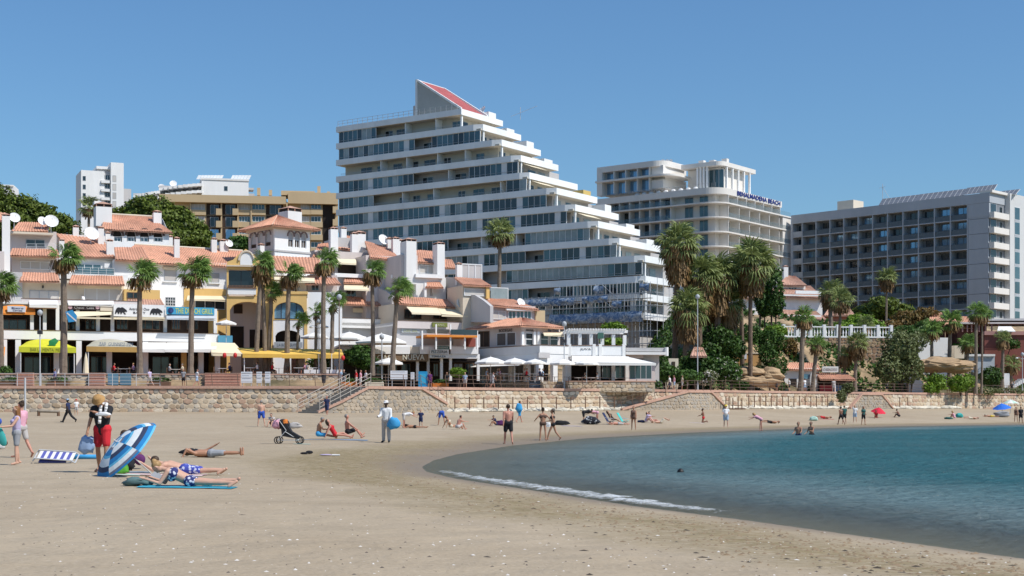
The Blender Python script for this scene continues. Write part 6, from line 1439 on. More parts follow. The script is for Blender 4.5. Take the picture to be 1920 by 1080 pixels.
Kk.one('counter', mat('kiosk_red', (.35, .03, .035), .5), 1538, 722, 1560, 735, -.2, .2); Kk.one('counter', mat('kiosk_blue', (.08, .15, .25), .5), 1562, 722, 1582, 735, -.2, .2); s_ = Kk.one('sign_board', mat('sign_white', (.66, .66, .63), .6), 1542, 687, 1572, 698, .6, .9); Kk.text('CHIRINGUITO', 1544, 690, 1570, 695, .58, mat('sign_grey', (.3, .3, .3), .6), s_)
Kk.one('post', WHITE2, 1565, 712, 1567, 735, -1.2, -1.0); Kk.one('doorway', DARKIN, 1480, 710, 1494, 735, 1.44, 1.52); Kk.one('window', GLASSB, 1506, 702, 1520, 710, 1.42, 1.5); Kk.one('wall_panel', GREYW, 1522, 702, 1534, 735, .6, 1.5); Kk.done()
Sb = thing('surfboard', 'white and blue surfboard leaning upright beside the red kiosk counter', 'surfboard', (XY(1524, 182), 182, ZP)); q = MB(); q.ell((0, 0, 1.3), .45, .08, 1.35, 10, 8); q.build('board', WHITE2, Sb); MB().ell((.05, -.06, .6), .3, .05, .5, 8, 6).build('blue_patch', mat('surf_blue', (.04, .22, .45), .5), Sb)
# white block wall, rock ledge and stairs
Wb = Bld('white_wall', 'bare white wall block behind a slim palm on the right slope', 'wall', 1722, 205, 6, ZP)
Wb.box('wall', WHITE, 1722, 633, 1782, 690, 0, 6, -1); Wb.box('wall', CREAM, 1790, 648, 1808, 672, 1, 5); Wb.done()
Ws = Bld('white_stairs', 'white outdoor stair with stepped parapet climbing left of the bright green shrubs', 'stairs', 1700, 196, 8, ZP)
for i in range(11): Ws.box('parapet', WHITE, 1706 + i * 2.9, 682 + i * 4.6, 1709 + i * 2.9, 740, 0 + .002 * i, .5, -.3)
Ws.box('wall', GREYW, 1706, 690, 1712, 740, .6, 3, -.3); Ws.done()
Br = Bld('red_building', 'dark red rendered building with pergola on the far right', 'building', 1786, 215, 0, ZP)
Br.box('wall', BRICKRED, 1795, 606, 1850, 700, 4, 10, -1); Br.box('wall', BRICKRED, 1846, 628, 2060, 735, 0, 9, -1); Br.roof(((1770, 612, 3.4), (1825, 615, 3.4), (1815, 594, 9), (1775, 592, 9)), TILE); Br.roof(((1740, 602, 6), (1772, 602, 6), (1766, 586, 12), (1746, 586, 12)), TILE)
Br.box('wall', BRICKRED, 1742, 600, 1772, 640, 7, 12, -1)
Br.box('parapet', mat('dusty_pink', (.42, .22, .19), .85), 1846, 621, 2060, 628, -.3, .5); Br.box('floor_slab', PINKISH, 1800, 604, 2060, 607, 1, 8)
for px in (1805, 1814, 1822, 1836, 1848, 1860, 1873): Br.one('pergola_post', mat('dusty_pink', (.42, .22, .19), .85), px - 1, 607, px + 1, 622, 1.4, 1.6)
Br.box('wall', mat('pale_blue_wall', (.45, .50, .55), .85), 1815, 668, 1865, 715, -3, -.1, -1); Br.box('roof_slab', WHITE, 1812, 664, 1866, 668, -3.3, -.1); Br.box('pillar', WHITE2, 1880, 700, 1893, 735, -6, -5, -.5)
Br.box('roof_slab', GREYW, 1850, 597, 2060, 601, 2, 12); Br.awning(((1870, 620, -1), (1904, 621, -1), (1896, 612, .6), (1872, 612, .6)), AWHITE, .1)
k = MB()
for i in range(6): k.box(Br.u(1899 + i * 3.5, -9), -9, Br.z(728 - i * 2, 0, -9), Br.u(1903 + i * 3.5, -9), -7, Br.z(722 - i * 2.4, 0, -9))
k.build('white_stair', WHITE2, Br.o); Br.done()
Br = Bld('red_house', 'small terracotta coloured house half hidden behind palms beside the villa', 'house', 1548, 236, 0, 10); Br.box('wall', mat('salmon_render', (.42, .17, .12), .85), 1546, 590, 1600, 620, 0, 8, -2); Br.roof(((1544, 592, -.6), (1604, 592, -.6), (1595, 580, 4), (1552, 580, 4)), TILED); Br.done()
for i, (px, py, s, sq) in enumerate(((1762, 688, 2.4, (2.0, 1, .4)), (1792, 690, 1.8, (1.4, 1, .5)), (1420, 716, 1.6, (1.7, 1, .5)), (1447, 712, 1.4, (1.1, 1, .9)), (1402, 700, 1.3, (1.7, 1, .5)))):
    Y = 196 if i < 2 else 177; p = W(px, py, Y)
    tag(rock('rock_ledge', 0, 0, s, mat('sandstone', (.42, .29, .17), .95, .2, .8, .8, 3), sq=sq, loc=p, seed=60 + i), ('wide overhanging sandstone ledge below the white wall block', 'sandstone boulder at the right end of the rock ledge', 'broad sandstone outcrop on the slope left of the kiosk', 'tall sandstone rock just left of the kiosk', 'sandstone shelf below the low orange wall')[i], 'rock')
Ow = Bld('orange_wall', 'low orange garden wall with a pale notice on the slope', 'wall', 1370, 182, 8, ZP + 2); Ow.box('wall', mat('orange_render', (.52, .30, .12), .9, .12, .6), 1372, 663, 1428, 680, 0, .5, -2.5); Ow.one('notice', mat('sign_pale', (.6, .62, .66), .6), 1392, 664, 1400, 673, -.1, -.01); Ow.box('coping', CREAM, 1371, 661, 1429, 663, -.1, .6); Ow.done()
Ow = Bld('cream_hut', 'small cream hut with dark door among the shrubs below the big palms', 'hut', 1246, 166, 10, ZP); Ow.box('wall', CREAM, 1248, 672, 1272, 735, 0, 3, -.2); Ow.one('door', BROWNIN, 1260, 678, 1266, 692, -.08, .02); Ow.roof(((1294, 668, .5), (1326, 668, .5), (1318, 652, 4), (1300, 651, 4)), TILED); Ow.done()
# ------------------------------------------------------------------ vegetation
PINE = leafmat('pine_needles', '#2b3a12', '#6f7f30', .1, .15)
BUSHD = leafmat('dark_leaves', '#1f3212', '#4f6f2e', .1, .2)
BUSHG = leafmat('bright_leaves', '#3b5a12', '#86a53a', .1, .3)
BUSHO = leafmat('olive_leaves', '#3c4424', '#7b8455', .1, .25)
PALMG = leafmat('palm_leaf', '#33521a', '#88a656', .25, .3)
PALMD = leafmat('palm_leaf_dusty', '#47562a', '#98a364', .25, .3)
DEADF = leafmat('dead_palm_leaf', '#4a3620', '#93744a', .2, .2)
FLOWER = leafmat('oleander_flower', '#cfc7ba', '#f4efe6', .1, .2)
AUTUMN = leafmat('bougainvillea_leaf', '#4a4f20', '#86693c', .1, .25)
BARK = mat('palm_bark', (.15, .105, .075), .95, .25, 3, .8, 12, fine=.2)
BARKG = mat('palm_bark_grey', (.21, .165, .125), .95, .25, 3, .8, 12, fine=.2)
BARKP = mat('pine_bark', (.09, .06, .045), .95, .25, 3, .8, 9)
def cloud(ells, n, size, seed, m, name='crown', lump=.35, shell=.62, up=.3, asp=1.0):
    r = np.random.default_rng(seed); vol = np.array([e[3] * e[4] * e[5] for e in ells]) ** .8; vol /= vol.sum(); V = []
    for e, w in zip(ells, vol):
        k = max(8, int(n * w)); d = r.normal(size=(k, 3)); d /= np.linalg.norm(d, axis=1)[:, None]
        lm = np.array([mnoise.noise((x * 1.9 + e[0], y * 1.9 + e[1], z * 1.9 + e[2])) + .5 * mnoise.noise((x * 4.5 + e[0], y * 4.5, z * 4.5 + e[2])) for x, y, z in d])
        q = (shell + (1 - shell) * r.random(k) ** .6) * (1 + lump * lm); q *= np.where(r.random(k) < .08, 1.08, 1)
        P = d * q[:, None] * e[3:6] + np.array(e[:3])
        nrm = d + r.normal(size=(k, 3)) * .75 + (0, 0, up); nrm /= np.linalg.norm(nrm, axis=1)[:, None]
        t = np.cross(nrm, r.normal(size=(k, 3))); t /= np.linalg.norm(t, axis=1)[:, None]; b = np.cross(nrm, t)
        s = size * r.uniform(.5, 1.35, k)[:, None]; c = nrm * s * .25
        V.append(np.stack([P - t * s, P - b * s * asp * .6 + c, P + t * s, P + b * s * asp * .6 + c], 1).reshape(-1, 3))
    V = np.vstack(V); F_ = np.arange(len(V)).reshape(-1, 4); return npmesh(name, V, F_, m)
def trunk_mesh(p0, p1, r0, r1, m, seed=0, n=8, seg=14, bend=.15, rough=.10):
    p0, p1 = Vector(p0), Vector(p1); k = MB(); vs = []
    for j in range(seg + 1):
        t = j / seg; c = p0.lerp(p1, t) + Vector((math.sin(t * 3.1 + seed) * bend, math.cos(t * 2.3 + seed) * bend * .6, 0)) * t * (1.3 - t)
        rr = (r0 + (r1 - r0) * t) * (1 + (.35 * max(0, .12 - t) / .12))
        for i in range(n):
            a = 2 * math.pi * i / n; q = rr * (1 + rough * mnoise.noise((math.cos(a) * 2, math.sin(a) * 2 + seed, j * .9)) + rough * .7 * (j % 2)); vs.append(c + Vector((q * math.cos(a), q * math.sin(a), 0)))
    fs = [(j * n + i, j * n + (i + 1) % n, (j + 1) * n + (i + 1) % n, (j + 1) * n + i) for j in range(seg) for i in range(n)] + [tuple(range(seg * n, seg * n + n))]
    k.add(vs, fs); top = sum((Vector(v) for v in vs[-n:]), Vector()) / n; return k, top
def ground(px, Y): x = XY(px, Y); return land_z(x, Y)
def bush(label, m, ells, n, size, seed, cat='shrub', name='shrub', m2=None, n2=0, stem=True, **kw):      # ells in pixels: (px, py, Y, r_px_x, r_px_y, depth factor)
    E_ = []
    for px, py, Y, rx, ry, dep in ells: c = W(px, py, Y); s = Y / FP; E_.append((c.x, c.y, c.z, rx * s, max(rx, ry) * s * dep, ry * s))
    bx = sum(e[0] for e in E_) / len(E_); by = sum(e[1] for e in E_) / len(E_); gz = land_z(bx, by); t = thing(name, label, cat, (bx, by, gz))
    E_ = [(e[0] - bx, e[1] - by, e[2] - gz, *e[3:]) for e in E_]
    put('foliage', cloud(E_, n, size, seed, m, 'foliage', **kw), t)
    if m2: put('flower', cloud(E_, n2, size * .8, seed + 1, m2, 'flower', shell=.9), t, kind='stuff')
    if stem:
        k = MB(); r = random.Random(seed)
        for e in E_:
            for i in range(3): k.tube((e[0] * .5, e[1] * .5, -.4), (e[0] + r.uniform(-.4, .4) * e[3], e[1] + r.uniform(-.3, .3) * e[4], e[2] + r.uniform(-.2, .3) * e[5]), .09, .03, 5)
        k.build('stem', BARKP, t)
    return t
# pine crowns on the left skyline
bush('broad dark pine on the left skyline behind the satellite dishes', PINE, [(20, 410, 215, 66, 50, .9), (75, 420, 216, 52, 34, .9), (115, 432, 214, 32, 30, .9), (-40, 400, 220, 60, 60, .9), (60, 455, 212, 60, 30, .8)], 34000, .27, 1, 'pine tree', 'pine_tree', lump=.42)
bush('rounded dark pine behind the arched white house', PINE, [(285, 412, 222, 66, 38, .9), (345, 432, 220, 42, 30, .9), (372, 448, 219, 26, 20, .9), (240, 410, 224, 30, 20, .9), (320, 450, 217, 55, 26, .8)], 30000, .27, 2, 'pine tree', 'pine_tree', lump=.42)
bush('small palm like tuft of dark leaves behind the long roof', BUSHD, [(448, 457, 190, 26, 13, .8)], 900, .35, 3)
# big shrubs on the slope right of the tower
SLOPE = [('large dark shrub under the tall palm group', BUSHD, [(1350, 640, 176, 34, 28, .9), (1378, 655, 177, 22, 20, .9), (1330, 660, 174, 22, 18, .9)], 5200, .20, None, 0),
         ('dark green shrub mass in front of the big palm trunks', BUSHD, [(1305, 685, 170, 34, 26, .8), (1285, 700, 169, 22, 22, .8)], 4600, .19, None, 0),
         ('round oleander bush with white flowers beside the promenade lamp', BUSHD, [(1352, 692, 170, 30, 24, .9), (1375, 700, 170, 16, 20, .9)], 4200, .17, FLOWER, 160),
         ('low pale flowered oleander in front of the dark shrubs', BUSHO, [(1330, 708, 167, 16, 14, .9)], 900, .15, FLOWER, 260),
         ('creeping green ground shrub at the foot of the cream hut', BUSHD, [(1250, 698, 163, 24, 16, .9), (1282, 706, 164, 34, 13, .8), (1240, 680, 165, 14, 22, .8)], 3600, .17, None, 0),
         ('clipped hedge along the promenade right of the glass restaurant', BUSHD, [(1190, 722, 158.5, 24, 13, .5), (1220, 722, 159, 22, 13, .5)], 3000, .14, None, 0),
         ('dark hedge behind the wire fence on the slope', BUSHD, [(1440, 640, 190, 32, 22, .7), (1405, 630, 190, 30, 22, .7)], 3600, .19, None, 0),
         ('yellow green hedge just left of the white balustrade', BUSHG, [(1455, 622, 196, 22, 12, .6)], 1200, .18, None, 0),
         ('green creeper hanging on the slope left of the slim kiosk palm', BUSHD, [(1440, 665, 180, 18, 22, .6), (1458, 690, 178, 18, 18, .6)], 1800, .17, None, 0),
         ('olive bush growing on top of the sandstone outcrop', BUSHO, [(1424, 694, 180, 13, 9, .8), (1400, 688, 181, 12, 8, .8)], 1000, .15, None, 0),
         ('low green bush at the foot of the sandstone rocks', BUSHD, [(1462, 724, 179, 14, 8, .7), (1392, 722, 174, 13, 8, .7)], 1100, .15, None, 0),
         ('brown dry shrub against the retaining wall', AUTUMN, [(1483, 655, 192, 14, 20, .7)], 900, .18, None, 0),
         ('tall wispy grey green tamarisk in front of the retaining wall', BUSHO, [(1690, 655, 189, 36, 36, .8), (1665, 690, 188, 26, 30, .8), (1705, 690, 189, 26, 28, .8), (1720, 640, 190, 22, 18, .8)], 5600, .21, None, 0),
         ('dark rounded tree in front of the grey slab hotel', PINE, [(1655, 578, 245, 38, 22, .9), (1690, 585, 246, 26, 16, .9), (1620, 590, 244, 26, 16, .9)], 4200, .30, None, 0),
         ('bright green shrubs behind the white balustrade', BUSHG, [(1610, 605, 222, 30, 16, .8), (1580, 612, 220, 20, 10, .8), (1640, 612, 221, 20, 12, .8)], 2600, .25, None, 0),
         ('rusty bougainvillea above the wispy tamarisk', AUTUMN, [(1700, 600, 224, 30, 17, .8), (1735, 592, 225, 26, 15, .8), (1672, 612, 222, 20, 12, .8)], 2800, .24, None, 0),
         ('dark green creeper below the rusty bougainvillea', BUSHD, [(1700, 622, 212, 30, 12, .8), (1735, 618, 213, 24, 16, .8)], 2200, .22, None, 0),
         ('bright green shrub right of the white stairs', BUSHG, [(1757, 718, 192, 18, 17, .8), (1742, 728, 191, 12, 10, .8)], 1900, .17, None, 0),
         ('bright green shrub between two palm trunks near the far promenade', BUSHG, [(1797, 720, 193, 20, 15, .8), (1815, 715, 194, 12, 13, .8)], 2000, .17, None, 0),
         ('dark round shrub left of the white stair pillar', BUSHD, [(1858, 706, 204, 20, 18, .8)], 1800, .18, None, 0),
         ('grey dry brush along the far right promenade', BUSHO, [(1840, 733, 198, 36, 8, .6), (1890, 735, 203, 30, 8, .6)], 1500, .16, None, 0),
         ('hanging creeper under the red building pergola', BUSHD, [(1890, 645, 213, 22, 10, .5), (1815, 648, 212, 18, 16, .5)], 1400, .2, None, 0),
         ('dusty green hedge beside the rock steps on the beach', BUSHO, [(1590, 728, 180, 12, 10, .8), (1578, 742, 178, 9, 12, .8)], 900, .15, None, 0),
         ('green garden shrubs behind the pergola terrace', BUSHG, [(1150, 616, 190, 24, 11, .8), (1150, 642, 185, 24, 8, .6)], 1700, .2, None, 0),
         ('leafy tree over the terrace between the yellow awning and NUEVA sign', BUSHD, [(672, 668, 147, 26, 20, .7), (690, 680, 147, 18, 14, .7)], 2800, .17, None, 0),
         ('yellow green shrub at the left end of the arcade wall', BUSHG, [(858, 698, 145, 14, 9, .8)], 900, .12, None, 0),
         ('small green hedge behind the railing at the left edge', BUSHD, [(8, 698, 143, 14, 12, .7)], 900, .14, None, 0),
         ('green plants under the yellow awning', BUSHD, [(500, 672, 151, 10, 12, .6), (600, 680, 151, 22, 14, .6)], 1300, .16, None, 0)]
for i, (lab, m, ells, n, size, m2, n2) in enumerate(SLOPE): bush(lab, m, ells, n, size, 100 + i, m2=m2, n2=n2, name='hedge' if 'hedge' in lab and 'behind' not in lab else 'shrub')
# dark ground cover so the slope does not read as bare earth
r = np.random.default_rng(5); V = []
P = []
while len(P) < 15000:
    px = r.uniform(1215, 2000); Y = r.uniform(168, 232); x = XY(px, Y); dw = Y - wall_y(px)
    if dw < 9.5: continue
    if mnoise.noise((x * .16, Y * .16, 2.2)) < (.08 if 1385 < px < 1490 else -.3): continue
    P.append((x, Y, land_z(x, Y)))
P = np.array(P); k = len(P); nrm = r.normal(size=(k, 3)) * .8 + (0, -.3, .7); nrm /= np.linalg.norm(nrm, axis=1)[:, None]; t = np.cross(nrm, r.normal(size=(k, 3))); t /= np.linalg.norm(t, axis=1)[:, None]; b = np.cross(nrm, t)
s = r.uniform(.18, .5, k)[:, None]; P[:, 2] += r.random(k) * .7
V = np.stack([P - t * s, P - b * s * .6, P + t * s, P + b * s * .6], 1).reshape(-1, 3); put('ground_cover', npmesh('ground_cover', V, np.arange(len(V)).reshape(-1, 4), BUSHD), kind='stuff')
# conifers with thin trunks
for px, top, bot, hw in ((1446, 492, 640, 20), (1425, 520, 640, 14)):
    Y = 205; base = Vector((XY(px, Y), Y, ground(px, Y))); ztop = CH - (top - HY) / FP * Y - base.z; zl = CH - (590 - HY) / FP * Y - base.z
    t = thing('conifer', 'dark thin trunked conifer behind the tall palms' if px > 1430 else 'smaller dark conifer right against the palm cluster', 'tree', base)
    k, tp = trunk_mesh((0, 0, -.3), (0, 0, ztop * .9), .16, .08, BARKP, px); k.build('trunk', BARKP, t); k, _ = trunk_mesh((.8, .3, -.3), (.5, .2, ztop * .8), .12, .06, BARKP, px + 1); k.build('trunk', BARKP, t)
    s = Y / FP; put('crown', cloud([(.2, 0, (ztop + zl) / 2, hw * s, hw * s, (ztop - zl) / 2 * 1.05), (hw * s * .5, 0, zl + 1.5, hw * s * .8, hw * s * .7, 1.8), (-.3, 0, ztop - 1.5, hw * s * .6, hw * s * .6, 2.2)], 3200, .22, px, BUSHD), t)

# palms: trunk, one object per frond, a skirt of dead leaves
def frond_mesh(name, L, rad, m, seed, blades=15, droop=.35):
    r = random.Random(seed); k = MB(); k.tube((0, 0, 0), (L * .5, 0, .06), .025, .018, 4); k.tube((L * .5, 0, .06), (L, 0, 0), .018, .012, 4)
    for i in range(blades):
        a = -2.15 + 4.3 * i / (blades - 1); w = 2.15 / blades * 1.25; ln = rad * (1 - .22 * abs(a) / 2.15) * r.uniform(.85, 1.08)
        c = Vector((math.cos(a), math.sin(a), 0)); s = Vector((-math.sin(a), math.cos(a), 0)); o = Vector((L, 0, 0)); dz = -abs(math.sin(a)) * .12
        m1 = o + c * ln * .55 + Vector((0, 0, .10 + dz)); tip = o + c * ln + Vector((0, 0, -droop * ln * r.uniform(.5, 1.2) + dz)); mm = o + c * ln * .82 + Vector((0, 0, .02 + dz - droop * ln * .35))
        hw = ln * .55 * w * .62
        k.add([o, m1 + s * hw + Vector((0, 0, -.03)), m1 + Vector((0, 0, .03)), m1 - s * hw + Vector((0, 0, -.03)), mm + s * hw * .55, mm - s * hw * .55, tip], [(0, 3, 2), (0, 2, 1), (1, 2, 4), (2, 3, 5), (4, 2, 5), (4, 5, 6)])
    me = bpy.data.meshes.new(name); me.from_pydata(k.v, [], k.f); me.materials.append(m); me.update(); return me
FRONDS = {}
for key, m in (('g', PALMG), ('d', PALMD)): FRONDS[key] = [frond_mesh('frond', .75, .78, m, s) for s in range(4)]
FRONDS['x'] = [frond_mesh('dead_frond', .6, .75, DEADF, s, 11, .6) for s in range(3)]
def palm(label, px, pyb, cpx, cpy, Y, cr, n=26, wind=.55, key='g', skirt=0.0, tr=.2, zb=None, group='palms along the promenade', seed=None, dead=2, bark=None):
    seed = seed if seed is not None else int(px * 7 + cpy); r = random.Random(seed); x = XY(px, Y); zb = zb if zb is not None else CH - (pyb - HY) / FP * Y
    t = thing('palm_tree', label, 'palm tree', (x, Y, zb), 0, group); top = Vector((XY(cpx, Y) - x, 0, CH - (cpy + 4 - HY) / FP * Y - zb)); R_ = cr / FP * Y
    bark = bark or BARKG
    k, tp = trunk_mesh((0, 0, -.4), top, tr * 1.15, tr * .85, bark, seed, 8, max(10, int(top.z * 1.6)), .12); k.build('trunk', bark, t)
    fl = R_ / 1.48
    for i in range(n):
        az_ = 2.399 * i + r.uniform(-.3, .3); q = (i + .5) / n; el_ = R(78) - q * R(150 if skirt > 1.5 else 112) + r.uniform(-.15, .15)
        d = Vector((math.cos(az_) * math.cos(el_), math.sin(az_) * math.cos(el_), math.sin(el_))); d = (d + Vector((wind, wind * .25, -.08 * wind))).normalized()
        sc_ = fl * r.uniform(.82, 1.12) * (1 - .25 * wind * max(0, -math.cos(az_)))
        x_ = d; up = Vector((0, 0, 1)); y_ = up.cross(x_); y_ = y_.normalized() if y_.length > .05 else Vector((0, 1, 0)); z_ = x_.cross(y_); ro = Matrix.Rotation(r.uniform(-.5, .5), 3, x_); y_ = ro @ y_; z_ = ro @ z_
        M = Matrix(((x_.x * sc_, y_.x * sc_, z_.x * sc_, tp.x), (x_.y * sc_, y_.y * sc_, z_.y * sc_, tp.y), (x_.z * sc_, y_.z * sc_, z_.z * sc_, tp.z + .05), (0, 0, 0, 1)))
        put('frond', r.choice(FRONDS[key]), t, M=M)
    for i in range(dead):
        az_ = r.uniform(0, 6.28); d = Vector((math.cos(az_) * .45 + wind * .3, math.sin(az_) * .45, -1)).normalized(); y_ = Vector((0, 0, 1)).cross(d).normalized(); z_ = d.cross(y_); sc_ = fl * .9
        put('dead_frond', r.choice(FRONDS['x']), t, M=Matrix(((d.x * sc_, y_.x * sc_, z_.x * sc_, tp.x), (d.y * sc_, y_.y * sc_, z_.y * sc_, tp.y), (d.z * sc_, y_.z * sc_, z_.z * sc_, tp.z - .1), (0, 0, 0, 1))))
    if skirt:
        rr = np.random.default_rng(seed); nn = int(380 * skirt); a = rr.random(nn) * 6.28; zz_ = tp.z - .2 - rr.random(nn) * skirt; out = R_ * .55 * (1 - .55 * (tp.z - zz_) / (skirt + .2)) * rr.uniform(.55, 1.1, nn) + tr * .5
        P = np.column_stack([tp.x + np.cos(a) * out, tp.y + np.sin(a) * out, zz_]); ln = rr.uniform(.5, 1.1, nn)[:, None]; dn = np.column_stack([np.cos(a) * .35, np.sin(a) * .35, -np.ones(nn)]) * ln; sd = np.column_stack([-np.sin(a), np.cos(a), np.zeros(nn)]) * rr.uniform(.05, .14, nn)[:, None]
        Vv_ = np.stack([P - sd, P + sd, P + sd * .5 + dn, P - sd * .5 + dn], 1).reshape(-1, 3); put('dead_leaf_skirt', npmesh('dead_leaf_skirt', Vv_, np.arange(len(Vv_)).reshape(-1, 4), DEADF), t)
    return t
for lab, px, pyb, cpx, cpy, cr, Y, n, tr in (
    ('wind blown palm with the blue kite, left of the dark sign', 119, 716, 119, 480, 35, 142, 28, .33), ('palm with red brown trunk crossing the bear sign', 262, 704, 263, 512, 34, 142, 28, .26),
    ('palm crossing the blue sign in front of the long roofed house', 357, 705, 362, 507, 36, 142, 28, .26), ('palm crown cut off by the left edge of the picture', 2, 705, 2, 534, 32, 143, 22, .25),
    ('taller of the palms in front of the ochre portal', 480, 690, 488, 490, 27, 144, 26, .22), ('palm leaning against the tall portal palm', 497, 690, 492, 505, 24, 144.6, 18, .2),
    ('short palm just right of the portal arch', 503, 690, 508, 543, 24, 145, 20, .2), ('palm in front of the blue glazed arch', 538, 692, 542, 510, 27, 144, 26, .24),
    ('small palm with trunk at the white arched front', 557, 690, 560, 597, 20, 146, 18, .13), ('small palm right of the blue glazed arch', 592, 690, 592, 580, 20, 146, 18, .17),
    ('tall palm before the white wall right of the portal', 606, 692, 608, 486, 28, 143, 26, .23), ('short palm with dark trunk beside the tall white wall palm', 622, 692, 625, 562, 26, 144, 22, .2),
    ('slim tall palm with crown blown to the right before the cream awning house', 699, 697, 698, 505, 26, 143, 24, .2), ('palm with swollen trunk beside the NUEVA sign', 735, 697, 744, 540, 30, 142, 26, .23)):
    palm(lab, px, pyb, cpx, cpy, Y, cr * 1.16, n + 4, .62, 'g', .5 if cpy < 540 else 0, tr)
palm('lone tall palm standing before the big stepped tower', 934, 600, 938, 433, 185, 34, 30, .1, 'd', .8, .26, 5.0, None)
palm('palm behind the left houses below the white high rise', 165, 500, 167, 385, 196, 26, 24, .2, 'd', .4, .2, 10.0, None)
GR = 'shaggy palms in the cluster right of the tower'
for lab, px, cpx, cpy, cr, Y, n, sk, tr in (('tallest shaggy palm at the left of the big cluster', 1265, 1270, 455, 38, 172, 30, 4.0, .32), ('low bushy palm at the left foot of the cluster', 1284, 1288, 575, 36, 170, 28, 3.2, .38),
    ('shaggy palm just right of the tallest one', 1312, 1312, 515, 38, 174, 28, 3.6, .32), ('palm in the middle of the cluster with long dead skirt', 1345, 1345, 512, 36, 176, 28, 4.2, .36), ('dense low palm behind the middle of the cluster', 1360, 1362, 568, 32, 178, 26, 3.0, .34),
    ('tall palm with clean trunk at the right of the cluster', 1407, 1408, 490, 42, 176, 30, 3.2, .26), ('crown of a palm behind the right cluster palm', 1392, 1388, 505, 30, 181, 24, 2.4, .26), ('darker palm between the two tallest cluster palms', 1330, 1330, 545, 34, 179, 24, 3.0, .3)):
    palm(lab, px, 660, cpx, cpy, Y, cr * 1.3, int(n * 1.7), .15, 'd', sk, tr, ground(px, Y), GR, None, 4, BARK)
for lab, px, pyb, cpx, cpy, cr, Y, n, sk, tr, key in (('palm standing by the kiosk in front of the white balustrade', 1501, 728, 1507, 592, 26, 180, 24, .5, .30, 'g'), ('shorter palm leaning beside the kiosk palm', 1524, 728, 1531, 640, 20, 181, 22, .4, .26, 'g'),
    ('big crowned palm behind the balustrade, left one', 1558, 615, 1557, 545, 34, 214, 28, 1.6, .3, 'd'), ('tall thin palm rising in front of the balustrade', 1573, 700, 1576, 560, 30, 190, 26, .8, .2, 'd'), ('palm with bushy crown before the retaining wall', 1603, 728, 1606, 640, 28, 186, 26, 1.2, .22, 'd'), ('second palm with dark trunk before the retaining wall', 1584, 728, 1584, 660, 20, 187, 18, .8, .17, 'd'),
    ('lone palm in front of the grey slab hotel', 1661, 640, 1662, 518, 25, 240, 28, 1.4, .18, 'd'), ('palm in front of the white wall block', 1746, 715, 1747, 615, 26, 198, 24, .5, .24, 'g'), ('palm right of the white wall block', 1780, 715, 1782, 600, 28, 199, 22, .4, .28, 'g'), ('low palm between white wall and red building', 1813, 705, 1814, 640, 22, 204, 20, .4, .26, 'g'),
    ('taller of the twin palms before the red building', 1829, 733, 1831, 582, 24, 195, 26, .4, .22, 'g'), ('thinner of the twin palms before the red building', 1840, 733, 1842, 586, 22, 196, 22, .4, .14, 'g'), ('palm in front of the red wall at the right', 1879, 722, 1880, 632, 20, 209, 20, .5, .24, 'd'), ('small palm low against the red wall', 1897, 718, 1896, 680, 22, 210, 18, .5, .2, 'd'), ('small palm half hidden above the balustrade', 1622, 640, 1622, 605, 22, 204, 18, .5, .2, 'd')):
    palm(lab, px, pyb, cpx, cpy, Y, cr, n, .18, key, sk, tr, None, 'palms on the right slope')
# ------------------------------------------------------------------ people
SK = {'fair': mat('skin_fair', (.56, .33, .235), .55, .06, 6, spec=.3), 'tan': mat('skin_tan', (.40, .205, .125), .5, .06, 6, spec=.35), 'red': mat('skin_sunburnt', (.50, .235, .165), .5, .06, 6, spec=.35), 'dark': mat('skin_dark', (.055, .03, .02), .45, .06, 6, spec=.4), 'brown': mat('skin_brown', (.22, .10, .06), .5, .06, 6, spec=.4)}
HR = {'brown': mat('hair_brown', (.055, .032, .018), .6, .3, 20), 'blond': mat('hair_blond', (.36, .22, .09), .6, .3, 20), 'black': mat('hair_black', (.012, .010, .009), .5, .2, 20), 'grey': mat('hair_grey', (.24, .22, .20), .6, .3, 20), 'ginger': mat('hair_ginger', (.22, .095, .03), .6, .3, 20)}
def cl(n, c, **k): return mat('cloth_' + n, c, .85, .10, 5, **k)
CC = {'black': cl('black', (.015, .015, .018)), 'red': cl('red', (.55, .02, .03)), 'blue': cl('blue', (.03, .09, .42)), 'navy': cl('navy', (.02, .03, .09)), 'white': cl('white', (.74, .73, .72)), 'pink': cl('pink', (.66, .34, .42)), 'lilac': cl('lilac', (.50, .42, .60)), 'grey': cl('grey', (.28, .29, .31)), 'teal': cl('teal', (.05, .38, .36)), 'sky': cl('sky', (.05, .32, .62)), 'purple': cl('purple', (.10, .02, .11)), 'cream': cl('cream', (.62, .55, .42)), 'yellow': cl('yellow', (.65, .48, .06)), 'green': cl('green', (.06, .22, .08)), 'orange': cl('orange', (.60, .18, .03)), 'stone': cl('stone', (.45, .42, .40)), 'lightblue': cl('lightblue', (.35, .47, .62)), 'brown': cl('brown', (.12, .07, .05)), 'dkgreen': cl('dkgreen', (.02, .10, .09))}
def patterned(name, a, b, sc, th):
    m = bpy.data.materials.new(name); m.use_nodes = True; N = m.node_tree.nodes; L = m.node_tree.links; p = N['Principled BSDF']; p.inputs['Roughness'].default_value = .85
    g = N.new('ShaderNodeNewGeometry'); n = N.new('ShaderNodeTexVoronoi'); n.inputs['Scale'].default_value = sc; L.new(g.outputs['Position'], n.inputs['Vector'])
    r = N.new('ShaderNodeMapRange'); r.inputs['From Min'].default_value = th; r.inputs['From Max'].default_value = th + .06; L.new(n.outputs['Distance'], r.inputs['Value'])
    x = N.new('ShaderNodeMix'); x.data_type = 'RGBA'; x.inputs['A'].default_value = (*a, 1); x.inputs['B'].default_value = (*b, 1); L.new(r.outputs[0], x.inputs['Factor']); L.new(x.outputs['Result'], p.inputs['Base Color']); return m
